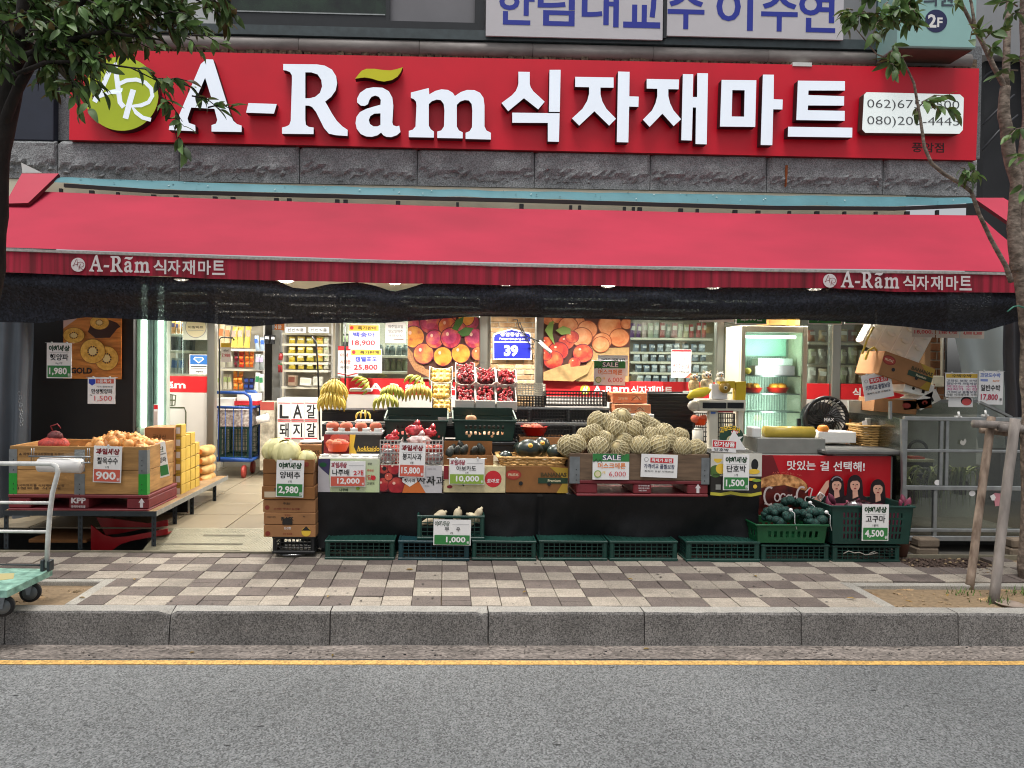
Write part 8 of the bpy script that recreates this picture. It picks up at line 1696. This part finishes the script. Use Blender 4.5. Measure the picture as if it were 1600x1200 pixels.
mb = MB(); mb.ball(W(1282, 777, 6.2), (.03, .02, .03), FILM, 8, 6); mb.tube([W(1277, 775, 6.18), W(1281, 769, 6.18), W(1288, 774, 6.18), W(1284, 781, 6.18)], .006, WHITE, 5); o = mb.build('plastic_tie', at=W(1282, 777, 6.2)); tag(o, 'white twisted plastic tie on top of the net bags', 'tie')
# glass cabinet at the right
gc = thing('glass_cabinet', 'dusty aluminium framed glass cabinet on paving blocks at the right', 'cabinet', W(1510, 845, 6.3)); Y = 6.3
ra_ = []
def abar(a, b, w, nm='frame_bar', m=ALU, Y2=None): 
 mb = MB(); mb.bar(W(*a, Y), W(*b, Y2 or Y), w, w, m); mb.build(nm, gc)
zb0 = W(1500, 842, Y).z
XL, XRr = W(1412, 760, Y).x, W(1640, 760, Y).x
for py, w in ((842, .045), (829, .03), (763, .04), (705, .025), (655, .035)):
 z = W(1510, py, Y).z; mb = MB(); mb.bbox((XL, Y, z - w / 2), (XRr, Y + .04, z + w / 2), ALU, .004); mb.build('frame_bar', gc)
for px in (1416, 1463, 1532, 1614):
 x = W(px, 760, Y).x; mb = MB(); mb.bbox((x - .016, Y + .003, zb0), (x + .016, Y + .037, W(1510, 763, Y).z - .021), ALU, .003); mb.build('frame_bar', gc)
for px in (1416, 1472, 1481, 1614):
 x = W(px, 700, Y).x; mb = MB(); mb.bbox((x - .014, Y + .003, W(1510, 763, Y).z + .021), (x + .014, Y + .037, W(1510, 655, Y).z - .018), ALU, .003); mb.build('frame_bar', gc)
zt = W(1510, 655, Y).z
mb = MB(); mb.box((XL + .01, Y + .016, zb0 + .02), (XRr, Y + .021, W(1510, 763, Y).z - .02), DUSTY); mb.build('pane', gc)
mb = MB(); mb.box((XL + .01, Y + .016, W(1510, 763, Y).z + .02), (XRr, Y + .021, zt - .018), DUSTY); mb.build('pane', gc)
mb = MB(); mb.box((XL, Y + .9, zb0), (XRr, Y + .92, 1.35), M('cabinet_back', '#a9aba0', .8, .25, 3)); mb.build('back_panel', gc)
mb = MB(); mb.box((XL, Y + .041, zb0 - .01), (XRr, Y + .899, zb0 + .012), M('cabinet_floor', '#8b8a82', .8, .2)); mb.build('floor_panel', gc)
mb = MB(); mb.box((XL + .005, Y + .041, zb0 + .013), (XL + .010, Y + .899, zt), DUSTY); mb.build('side_pane', gc)
zr = W(1430, 626, Y + .7).z
mb = MB(); mb.bar((W(1391, 626, Y + .7).x, Y + .7, zr), (W(1530, 626, Y + .7).x, Y + .7, zr), .03, .03, ALU); mb.build('frame_bar', gc)
abar((1530, 628), (1580, 652), .022, Y2=Y + .3); abar((1391, 627), (1391, 655), .022)
mb = MB(); mb.box((W(1391, 640, Y + .7).x, Y + .705, zt), (W(1540, 640, Y + .7).x, Y + .712, zr - .016), DUSTY); mb.build('pane', gc)
abar((1410, 655), (1412, 776), .03); abar((1415, 690), (1409, 780), .02)
for px, py in ((1499, 652), (1541, 650)): mb = MB(); p = W(px, py, Y); mb.bbox((p.x - .03, Y, p.z - .008), (p.x + .03, Y + .03, p.z + .012), WPAINT, .004); mb.tube([p, p + Vector((0, .015, .05))], .01, WPAINT, 6); mb.build('clip', gc)
mb = MB(); mb.prism([(1500, 691), (1502, 687), (1505, 690), (1508, 685), (1510, 689), (1508, 694), (1505, 696), (1501, 694)], Y - .001, M('pale_sticker', '#b5b3ab', .6), .001); o = mb.build('sticker', gc)
mb = MB(); mb.prism([(1548, 775), (1555, 770), (1571, 772), (1571, 790), (1555, 791), (1554, 783)], Y + .012, M('pink_sticker', '#c9858f', .6), .002); mb.prism([(1547, 775), (1553, 772), (1556, 777), (1554, 782), (1550, 782)], Y + .010, WHITE, .0015); mb.build('pink_animal_sticker', gc)
for px, py, w in ((1519, 771, 5), (1465, 754, 5)): mb = MB(); p = W(px, py, Y + .01); mb.poly3([p + Vector((w * .006 * math.cos(R(a)), 0, .026 * math.sin(R(a)))) for a in range(0, 360, 30)], (0, .001, 0), WHITE); mb.build('paper_sticker', gc)
x0, x1, z0, z1 = prect(1415, 722, 1458, 744, Y + .3); nb2 = carton('navy shoe box with a white label inside the glass cabinet', x0, x1, Y + .3, Y + .6, z0, z1, m=M('navy_box', '#1b2030', .5), tape=False, items=[('rect', .05, .35, .92, .85, P('label_grey', '#a9a9a6')), ('text', '고당도과일', .45, .6, .3, INK)])
x0, x1, z0, z1 = prect(1417, 744, 1460, 778, Y + .3); carton('dark box with a small square label under the navy shoe box', x0, x1, Y + .31, Y + .6, z0, z1, m=M('dark_box', '#16181c', .5), tape=False, items=[('rect', .3, .1, .52, .45, P('label_grey', '#a9a9a6'))])
x0, x1, z0, z1 = prect(1400, 714, 1458, 722, Y + .3); mb = MB(); mb.bbox((x0, Y + .28, z0 + .001), (x1, Y + .62, z1 - .02), M('papers_pale', '#b8b59c', .8, .2, 10), .004); mb.box((x0 + .14, Y + .3, z1 - .0195), (x1 - .08, Y + .4, z1), CORAL); o = mb.build('paper_pile', at=(x0, Y + .3, z0)); tag(o, 'loose papers lying on the navy shoe box', 'papers')
LFG = M('spider_plant_leaf', '#8da04e', .5, .3, 12, c2='#d0d69c')
def spider(lb, px, py, Y, n, L, seed, Y0=6.3):
 rr = random.Random(seed); p = W(px, py, Y); t = thing('spider_plant', lb, 'plant', p)
 mb = MB(); mb.lathe([(.05, -.12), (.07, -.01), (.075, 0), (.068, -.005)], M('plant_pot', '#5b3a2c', .7), 14, Matrix.Translation(p)); mb.build('pot', t)
 for i in range(n):
  a = rr.uniform(0, 6.28); l = L * rr.uniform(.5, 1); vs = []; fs = []; w0 = .011
  for k in range(9):
   v = k / 8; r_ = l * .62 * math.sin(min(1.5, v * 1.7)); z = l * (.65 * math.sin(v * 2.2) - 1.0 * v * v); w = w0 * (1 - v ** 2) + .0008; d = Vector((math.cos(a), math.sin(a) * .6, 0)); u = Vector((-d.y, d.x, 0)).normalized()
   q = p + d * r_ + Vector((0, 0, z)); q.y = max(q.y, Y0 + .04); vs += [q + u * w, q + Vector((0, 0, -.003)), q - u * w]
  for k in range(8):
   for j in (0, 1): b = 3 * k + j; fs.append((b, b + 1, b + 4, b + 3))
  MB().add(vs, fs, LFG, True).build('leaf', t)
spider('spider plant trailing at the left end of the glass cabinet', 1424, 766, Y + .18, 26, .4, 1); spider('spider plant behind the second pane of the glass cabinet', 1462, 757, Y + .16, 46, .5, 2); spider('spider plant in the middle pane of the glass cabinet', 1500, 752, Y + .16, 40, .46, 3)
mb = MB(); mb.tube([W(1434 + 14 * math.cos(R(a)), 702 - 13 * math.sin(R(a)) , Y + .4) for a in range(0, 181, 15)], .014, BLACKP, 8); mb.tube([W(1420, 702, Y + .4), W(1448, 702, Y + .4)], .012, BLACKP, 8); o = mb.build('black_stool_back', at=W(1434, 703, Y + .4)); tag(o, 'arched black chair back seen through the glass cabinet', 'chair')
PVB = M('paving_block', '#7b6d5d', .9, .2, 10, .4, 60, rand=.2)
for k, (px, lb) in enumerate(((1451, 'left'), (1451, 'left'), (1597, 'right'), (1597, 'right'))):
 x = W(px, 865, 6.2).x; h = .082; z = (k % 2) * (h + .001) - .012
 mb = MB(); q = [(x - .10, -.0), (x - .085, .02), (x - .1, .04), (x - .085, .06), (x - .1, .08), (x + .1, .08), (x + .085, .06), (x + .1, .04), (x + .085, .02), (x + .1, 0)]
 mb.bbox((x - .1 + .01 * (k % 2), 6.2, z), (x + .1 + .008 * (k % 2), 6.4, z + h), PVB, .014); o = mb.build('paving_block', at=(x, 6.3, z)); tag(o, f'{"upper" if k % 2 else "lower"} worn paving block under the {lb} part of the glass cabinet', 'paving block')
mb = MB(); p = W(1413, 858, 6.15); mb.lathe([(.05, 0), (.07, .12), (.075, .13), (.065, .125)], M('plant_pot', '#5b3a2c', .7), 14, Matrix.Translation((p.x, 6.2, 0))); o = mb.build('clay_pot', at=(p.x, 6.2, 0)); tag(o, 'brown clay pot on the gravel behind the rightmost crate', 'pot')
placard('watermelon notice with yellow head and pink text over the glass cabinet', (1477, 583, 1528, 620), 6.7, [('rect', .02, .03, .98, .2, M('flag_yellow', '#c9a53c', .5)), ('text', '수박수박', .5, .115, .13, INK, dict(w=.6))] + [('text', s_, .5, y_, .1, c_, dict(w=.92, bold=.01)) for s_, y_, c_ in (('고당도 보장 수박', .32, NAVY), ('일반수박 과일세상', .44, NAVY), ('맛있는 수박', .56, P('magenta_print', '#c04a86')), ('최저가 도전', .68, P('magenta_print', '#c04a86')), ('가격비교 품질보장', .80, NAVY), ('아람 식자재마트 수박', .91, INK))], clips=2, cat='notice', name='notice')
placard('watermelon price board 17,800 over the glass cabinet', (1529, 580, 1567, 632), 6.68, [('text', '고당도수박', .46, .12, .13, P('lilac_print', '#7f8fc4'), dict(w=.84, bold=.05)), ('rect', .06, .24, .36, .31, P('lilac_print', '#7f8fc4')), ('text', '8kg이상', .7, .29, .07, ORA), ('text', '일반수박', .48, .50, .19, INK, dict(w=.80, bold=.02)), ('text', '17,800', .44, .79, .21, P('magenta_red', '#b8244a'), dict(w=.70)), ('text', '원', .9, .84, .08, INK)], clips=2, tilt=.01)
placard('small card with a red fruit slice under the watermelon notice', (1482, 620, 1520, 636), 6.72, [('disc', .73, .4, .23, INK, dict(ry=.42)), ('disc', .74, .5, .2, P('slice_red', '#c24a4a'), dict(ry=.34))], clips=0, cat='card', name='card')
# wooden tree stakes
POLE = M('weathered_pole', '#6a5546', .9, .35, 6, .5, 50, stretch=(3, 3, .5), c2='#8a7a6c'); POLE2 = M('grey_pole', '#847c76', .9, .3, 6, .5, 50, stretch=(3, 3, .5))
ts = thing('tree_stake', 'brown and grey wooden stakes with crossbars propping the right tree', 'tree stake', G(1535, 930, -.03))
b1, b2 = G(1514, 922, -.04), G(1552, 944, -.04)
t1, t2 = W(1549, 652, b1.y + .28), W(1586, 655, b2.y + .2)
def log(pts, r, m, nm, ends=True):
 P_ = []; 
 for i in range(11): v = i / 10; p = Vector(pts[0]).lerp(Vector(pts[1]), v); P_.append(p + Vector((.006 * noise.noise((v * 4, r * 90, 0)), .006 * noise.noise((v * 4, 9, r)), 0)))
 mb = MB(); mb.tube(P_, [r * (1 + .06 * noise.noise((i, r * 50, 2))) for i in range(11)], m, 10); return mb.build(nm, ts)
log((b1, t1), .031, POLE, 'stake'); log((b2, t2), .034, POLE2, 'stake')
Yc_ = t1.y - .06
log((W(1521, 662, Yc_), W(1640, 668, Yc_)), .032, POLE2, 'crossbar'); log((W(1532, 672, Yc_ + .09), W(1592, 679, Yc_ + .04)), .026, POLE, 'crossbar'); log((W(1563, 668, Yc_ - .05), W(1640, 672, Yc_ - .02)), .034, POLE2, 'crossbar')
p = G(1577, 947, -.03); mb = MB(); mb.lathe([(.055, 0), (.085, .018), (.088, .022), (.078, .022), (.052, .006)], M('clay_saucer', '#8f8074', .85, .2, 15), 22, Matrix.Translation(p)); o = mb.build('saucer', at=p); tag(o, 'shallow clay saucer lying in the right tree pit', 'saucer')
# platform trolley
tr_ = thing('platform_trolley', 'mint green platform trolley with a white tube handle at the kerb', 'trolley', (0, 0, 0))
MINT = M('mint_deck', '#6c998a', .6, .28, 14, .2, 60, c2='#8bb3a3', detail=8, speck=(25, .75, 1.1)); zD = .20
A_ = G(82, 889, zD); B_ = G(11, 923, zD); dirx = (B_ - A_); Lf = dirx.length; ux = dirx.normalized(); uy = Vector((-ux.y, ux.x, 0)) * (1 if Vector((-ux.y, ux.x, 0)).x < 0 else -1)
wd = .75
mb = MB(); q = [A_, B_, B_ + uy * wd, A_ + uy * wd]
mb.poly3([p + Vector((0, 0, .0)) for p in q], (0, 0, -.045), MINT); mb.build('deck', tr_)
WD_ = P('deck_worn_wood', '#a39a6c', .8)
mb = MB(); cpt = A_ + ux * Lf * .45 + uy * .3; mb.poly3([cpt + ux * a * .1 + uy * b * .18 + Vector((0, 0, .002)) for a, b in ((-1, -.6), (.2, -1), (1, -.3), (.7, .8), (-.6, 1))], (0, 0, -.0015), WD_); mb.build('worn_patch', tr_)
HW = M('handle_white', '#c6c6c2', .4, .16, 22, .1, 60, detail=6); hb = A_ + uy * .06 + ux * .04
Yh = hb.y
hp = [W(73, 886, Yh), W(75, 840, Yh), W(78, 800, Yh), W(82, 770, Yh), W(88, 748, Yh), W(90.5, 737, Yh), W(88, 729, Yh), W(81, 725, Yh), W(60, 724.5, Yh), W(-60, 724, Yh), W(-110, 724, Yh)]
mb = MB(); mb.tube(hp, .0165, HW, 10); mb.build('handle', tr_)
for p0, p1 in (((80, 786), (-100, 784)), ((77, 831), (-100, 829))): mb = MB(); mb.tube([W(*p0, Yh), W(*p1, Yh)], .011, HW, 8); mb.build('handle_bar', tr_)
mb = MB(); p = W(73, 878, Yh); mb.bbox((p.x - .03, Yh - .03, zD), (p.x - .006, Yh + .03, zD + .08), DSTEEL, .004); mb.bbox((p.x + .015, Yh - .03, zD), (p.x + .035, Yh + .03, zD + .075), DSTEEL, .004); mb.build('hinge', tr_)
mb = MB(); mb.tube([W(66, 883, Yh), W(-60, 881, Yh)], .006, DSTEEL, 6); mb.build('release_bar', tr_)
RUBB = M('rubber_tyre', '#1d1e21', .7, .15); 
for c0 in (A_ + ux * .10 + uy * .09, B_ - ux * .10 + uy * .09):
 cz = .068; X = Matrix.Translation((c0.x, c0.y, cz)) @ Matrix.Rotation(R(90), 4, 'X') @ Matrix.Rotation(R(12), 4, 'Y'); mb = MB()
 mb.lathe([(.05, -.018), (.066, -.014), (.068, 0), (.066, .014), (.05, .018)], RUBB, 22, X); w_ = mb.build('wheel', tr_)
 mb = MB(); mb.lathe([(.016, -.022), (.048, -.0195), (.048, .0195), (.016, .022)], M('wheel_hub', '#6d7274', .5, metal=.4), 18, X); mb.build('hub', w_)
 mb = MB(); mb.bbox((c0.x - .03, c0.y - .035, cz + .07), (c0.x + .03, c0.y + .035, zD - .0455), METAL, .004)
 for s in (-1, 1): mb.add([(c0.x - .03, c0.y + s * .03, cz + .075), (c0.x + .03, c0.y + s * .03, cz + .075), (c0.x + .012, c0.y + s * .03, cz - .01), (c0.x - .012, c0.y + s * .03, cz - .01)], [(0, 1, 2, 3)], METAL)
 mb.build('caster_fork', tr_)
# trees
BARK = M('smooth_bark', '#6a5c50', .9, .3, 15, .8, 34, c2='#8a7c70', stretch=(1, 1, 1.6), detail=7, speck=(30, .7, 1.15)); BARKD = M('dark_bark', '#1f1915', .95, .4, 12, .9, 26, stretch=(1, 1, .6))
LEAF = M('leaf_green', '#435d36', .5, .3, 9, c2='#66864a', rand=.4, spec=.5); LEAF2 = M('young_leaf', '#5f7038', .45, .3, 9, rand=.25); LEAF3 = M('bronze_leaf', '#54482a', .5, .3, 9, rand=.25)
for l_ in (LEAF, LEAF2, LEAF3):
 t_ = l_.node_tree; b_ = t_.nodes['Principled BSDF']; tl = t_.nodes.new('ShaderNodeBsdfTranslucent'); mx = t_.nodes.new('ShaderNodeMixShader'); mx.inputs[0].default_value = .3; t_.links.new(b_.inputs['Base Color'].links[0].from_socket, tl.inputs[0]); t_.links.new(b_.outputs[0], mx.inputs[1]); t_.links.new(tl.outputs[0], mx.inputs[2]); t_.links.new(mx.outputs[0], t_.nodes['Material Output'].inputs[0])
def leaf_mesh(m, L=.085, w=.018, droop=.35, fold=.25, n=6):
 vs = []; fs = []
 for i in range(n + 1):
  v = i / n; ww = w * (math.sin(math.pi * min(1, v * .93 + .05)) ** .8) * (1 - .25 * v); x = L * v; z = -droop * L * v * v
  vs += [(x, ww, z + fold * ww), (x, 0, z), (x, -ww, z + fold * ww)]
 for i in range(n):
  for j in (0, 1): a = 3 * i + j; fs.append((a, a + 3, a + 4, a + 1))
 o = MB().add(vs, fs, m, True).build('leaf'); me = o.data; bpy.data.objects.remove(o); return me
LM = [leaf_mesh(LEAF, d, w, dr) for d, w, dr in ((.11, .027, .3), (.10, .026, .5), (.125, .027, .2))] + [leaf_mesh(LEAF2, .09, .024, .35)] + [leaf_mesh(LEAF3, .10, .024, .5)]
def leaf_X(p, d, roll=0, s=1):
 d = Vector(d).normalized(); u = Vector((0, 0, 1)); y = u.cross(d)
 y = y.normalized() if y.length > .05 else Vector((0, 1, 0)); z = d.cross(y)
 return Matrix(((d.x, y.x, z.x, p[0]), (d.y, y.y, z.y, p[1]), (d.z, y.z, z.z, p[2]), (0, 0, 0, 1))) @ Matrix.Rotation(roll, 4, 'X') @ Matrix.Scale(s, 4)
def make_tree(name, label, base, limbs, twigs, bark, maxparts=300, mix=(0, 1, 2, 0, 1, 2, 3, 4), seed=3, sizes=(.7, 1.15)):
 """limbs: (points, radii); twigs: (start, end, leaves, spread)"""
 t = thing(name, label, 'tree', base); rr = random.Random(seed)
 for i, (pts, rs) in enumerate(limbs):
  P_ = []; R_ = []
  for a in range(len(pts) - 1):
   for k in range(5):
    v = k / 5; p = Vector(pts[a]).lerp(Vector(pts[a + 1]), v); P_.append(p + Vector((noise.noise(p * 4), noise.noise(p * 4 + Vector((5, 0, 0))), 0)) * rs[a] * .22); R_.append((rs[a] + (rs[a + 1] - rs[a]) * v) * (1 + .07 * noise.noise(p * 12)))
  P_.append(Vector(pts[-1])); R_.append(rs[-1]); mb = MB(); mb.tube(P_, R_, bark, 12 if i == 0 else 8); mb.build('trunk' if i == 0 else 'branch', t)
 LF_ = []; tw = MB()
 for a, b, n, spr in twigs:
  a, b = Vector(a), Vector(b); mid = a.lerp(b, .5) + Vector((0, 0, .03)); tw.tube([a, mid, b], [.006, .0045, .002], bark, 5)
  for i in range(n):
   v = rr.uniform(.15, 1.03); p = a.lerp(mid, v * 2) if v < .5 else mid.lerp(b, v * 2 - 1); d = (b - a).normalized() * .5 + Vector((rr.gauss(0, spr), rr.gauss(0, spr), rr.gauss(-.25, .45)))
   if v > .93: d = (b - a).normalized() + Vector((rr.gauss(0, .5), rr.gauss(0, .5), rr.gauss(0, .5)))
   LF_.append((leaf_X(p, d, rr.uniform(-.9, .9), rr.uniform(*sizes)), rr.choice(mix)))
 tw.build('twig', t, kind='stuff'); base = Vector(base)
 LF_.sort(key=lambda q: q[0].translation.y)
 T_ = Matrix.Translation(-base)
 def shown(X):
  d = X.translation - Vector((0, 0, H)); px = PX + F * d.dot(rt) / d.dot(fw); py = PY - F * d.dot(up) / d.dot(fw); return -10 < px < 1610 and -10 < py < 1210
 vis = [q for q in LF_ if shown(q[0])]; hid = [q for q in LF_ if not shown(q[0])]
 parts, rest = vis[:maxparts], vis[maxparts:] + hid
 for X, k in parts: inst('leaf', LM[k], t, T_ @ X)
 if rest:
  mb = MB()
  for X, k in rest:
   me = LM[k]; mb.add([v.co for v in me.vertices], [tuple(p.vertices) for p in me.polygons], me.materials[0], True, X)
  mb.build('foliage', t, kind='stuff')
 return t
YT = 5.15
L0 = W(-75, 940, YT); rr = random.Random(11)
limbs = [([Vector((W(-62, 900, YT).x, YT, -.05)), W(-48, 700, YT), W(-32, 520, YT), W(-17, 390, YT), W(-8, 250, YT), W(16, 150, YT + .05), W(36, 70, YT + .05), W(42, -60, YT), W(30, -220, YT)], [.115, .105, .10, .098, .095, .075, .06, .05, .035]),
         ([W(2, 205, YT), W(30, 135, YT - .05), W(70, 60, YT - .1), W(130, 0, YT - .1), W(220, -70, YT)], [.04, .035, .03, .022, .012]),
         ([W(24, 95, YT), W(80, 70, YT - .2), W(160, 50, YT - .25), W(250, 62, YT - .25)], [.03, .02, .014, .006]),
         ([W(20, 120, YT), W(70, 98, YT - .25), W(130, 95, YT - .3), W(205, 106, YT - .32), W(245, 126, YT - .32)], [.022, .014, .01, .006, .003]),
         ([W(30, 60, YT), W(-40, 0, YT - .1), W(-140, -60, YT)], [.03, .02, .01])]
tw = []
def region(n, x0, x1, y0, y1, Y0, Y1, leaves, dx=(20, 60), dy=(-10, 40), spr=.6):
 for i in range(n):
  x, y = rr.uniform(x0, x1), rr.uniform(y0, y1); Yy = rr.uniform(Y0, Y1); tw.append((W(x, y, Yy), W(x + rr.uniform(*dx), y + rr.uniform(*dy), Yy + rr.uniform(-.1, .1)), leaves, spr))
region(52, -60, 90, -30, 50, 4.8, 5.5, 11); region(48, 60, 220, -20, 42, 4.8, 5.3, 11); region(24, 190, 330, -25, 12, 4.85, 5.2, 9); region(9, 230, 300, 10, 45, 4.9, 5.1, 7, dx=(20, 50), dy=(0, 25))
region(22, 40, 120, 40, 90, 4.85, 5.2, 8, dy=(10, 50)); region(13, 100, 200, 40, 68, 4.85, 5.1, 8, dy=(5, 30)); region(7, 50, 90, 80, 120, 4.9, 5.1, 7, dx=(-5, 25), dy=(15, 50)); region(6, -20, 10, 40, 110, 4.9, 5.2, 8, dx=(-20, 20)); region(4, 95, 120, 85, 130, 4.85, 5.0, 7, dx=(0, 30), dy=(20, 50)); region(4, 135, 155, 75, 95, 4.85, 4.95, 6, dx=(5, 30), dy=(5, 30))
for a, b, n in (((205, 106), (248, 124), 6), ((240, 124), (268, 135), 8), ((248, 128), (305, 130), 8), ((250, 135), (262, 165), 6), ((285, 130), (320, 160), 6), ((325, 168), (365, 172), 7), ((300, 150), (345, 172), 6), ((250, 150), (285, 190), 5), ((262, 185), (288, 198), 4), ((278, 215), (286, 232), 4), ((282, 228), (292, 240), 4), ((110, 120), (140, 170), 6), ((140, 120), (165, 150), 7), ((120, 150), (125, 185), 4), ((300, 55), (345, 70), 6), ((290, 60), (310, 80), 5)):
 tw.append((W(*a, 4.84), W(*b, 4.84), n, .5))
for a, b in (((245, 126), (248, 150)), ((270, 190), (280, 232))): limbs.append(([W(*a, 4.84), W(*b, 4.84)], [.003, .002]))
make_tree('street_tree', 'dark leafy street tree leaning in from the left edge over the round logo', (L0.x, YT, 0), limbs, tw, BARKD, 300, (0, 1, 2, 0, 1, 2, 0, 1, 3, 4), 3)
YR = 5.52; tw = []
B0 = G(1592, 915, -.04)
limbs = [([Vector((W(1614, 912, YR).x, YR, -.06)), W(1615, 760, YR), W(1614, 620, YR), W(1611, 520, YR), W(1599, 440, YR), W(1583, 355, YR), W(1588, 285, YR), W(1577, 235, YR), W(1567, 180, YR), W(1571, 136, YR)], [.10, .082, .078, .078, .075, .044, .044, .047, .042, .036]),
         ([W(1588, 425, YR), W(1600, 350, YR + .03), W(1598, 280, YR + .05), W(1605, 180, YR + .1), W(1600, 40, YR + .1), W(1600, -150, YR)], [.06, .045, .042, .038, .03, .015]),
         ([W(1571, 138, YR), W(1552, 104, YR - .03), W(1536, 68, YR - .05), W(1521, 42, YR - .08), W(1504, 8, YR - .1), W(1480, -70, YR)], [.02, .018, .016, .014, .012, .006]),
         ([W(1571, 138, YR), W(1573, 60, YR), W(1577, 0, YR), W(1570, -120, YR)], [.03, .024, .02, .01]),
         ([W(1580, 440, YR - .03), W(1572, 415, YR - .08), W(1548, 372, YR - .12), W(1530, 335, YR - .15), W(1518, 300, YR - .18), W(1503, 288, YR - .2), W(1475, 272, YR - .22), W(1455, 255, YR - .22), W(1444, 230, YR - .22), W(1438, 185, YR - .22), W(1428, 130, YR - .25), W(1412, 95, YR - .25)], [.02, .018, .016, .015, .014, .014, .013, .013, .012, .010, .009, .006]),
         ([W(1412, 100, YR - .25), W(1370, 85, YR - .25), W(1335, 42, YR - .25)], [.006, .005, .003]),
         ([W(1524, 45, YR - .1), W(1518, 5, YR - .1), W(1500, -60, YR - .1)], [.012, .01, .005])]
region(8, 1395, 1440, -10, 20, 5.2, 5.35, 8, dx=(-25, 25), dy=(5, 30)); region(9, 1375, 1410, 10, 55, 5.2, 5.35, 8, dx=(-25, 25), dy=(0, 30)); region(7, 1320, 1365, 15, 40, 5.2, 5.3, 7, dx=(-30, 15), dy=(0, 20)); region(5, 1385, 1420, 60, 105, 5.2, 5.3, 7, dx=(-10, 20), dy=(5, 20)); region(6, 1340, 1410, -25, 5, 5.2, 5.35, 7, dx=(-15, 15), dy=(5, 25))
for a, b, n in (((1438, 165), (1455, 160), 7), ((1440, 160), (1480, 150), 6), ((1450, 165), (1495, 180), 6), ((1436, 168), (1430, 180), 4), ((1512, 275), (1500, 262), 6), ((1512, 270), (1530, 275), 7), ((1515, 275), (1505, 285), 4), ((1535, 70), (1530, 45), 5), ((1540, 60), (1560, 50), 7), ((1522, 45), (1515, 65), 4), ((1545, 85), (1552, 75), 5), ((1590, 110), (1560, 120), 6), ((1600, 100), (1580, 95), 6), ((1600, 200), (1575, 215), 7), ((1610, 250), (1585, 245), 6), ((1595, 290), (1600, 300), 4), ((1590, 10), (1560, 5), 7), ((1600, 20), (1575, 30), 7), ((1500, 0), (1490, 10), 5)):
 tw.append((W(*a, YR - .2), W(*b, YR - .25), n, .55))
make_tree('street_tree', 'pale barked slender street tree propped by stakes at the right edge', (B0.x, YR, 0), limbs, tw, BARK, 300, (0, 1, 2, 0, 1, 3, 3), 5)
mb = MB(); mb.tube([W(x, y, 5.45) for x, y in ((1574, 487), (1584, 479), (1592, 478), (1600, 481))], .006, P('tie_green', '#3a7a68'), 6); o = mb.build('tie_cord', at=W(1590, 480, 5.45)); tag(o, 'green cord tied round the right tree at the net corner', 'cord')
mb = MB()
for pts in (((1532, 128), (1542, 116), (1555, 108), (1572, 107)), ((1535, 195), (1560, 170), (1585, 148)), ((1534, 235), (1560, 205), (1590, 180)), ((1530, 10), (1550, 40), (1560, 70))): mb.tube([W(x, y, 7.8) for x, y in pts], .012, M('cable_grey', '#3f4146', .5), 5)
o = mb.build('wall_cable', at=W(1550, 120, 7.8)); tag(o, 'loose grey cables on the dark panel right of the sign', 'cable')
bpy.data.objects.remove(_to)
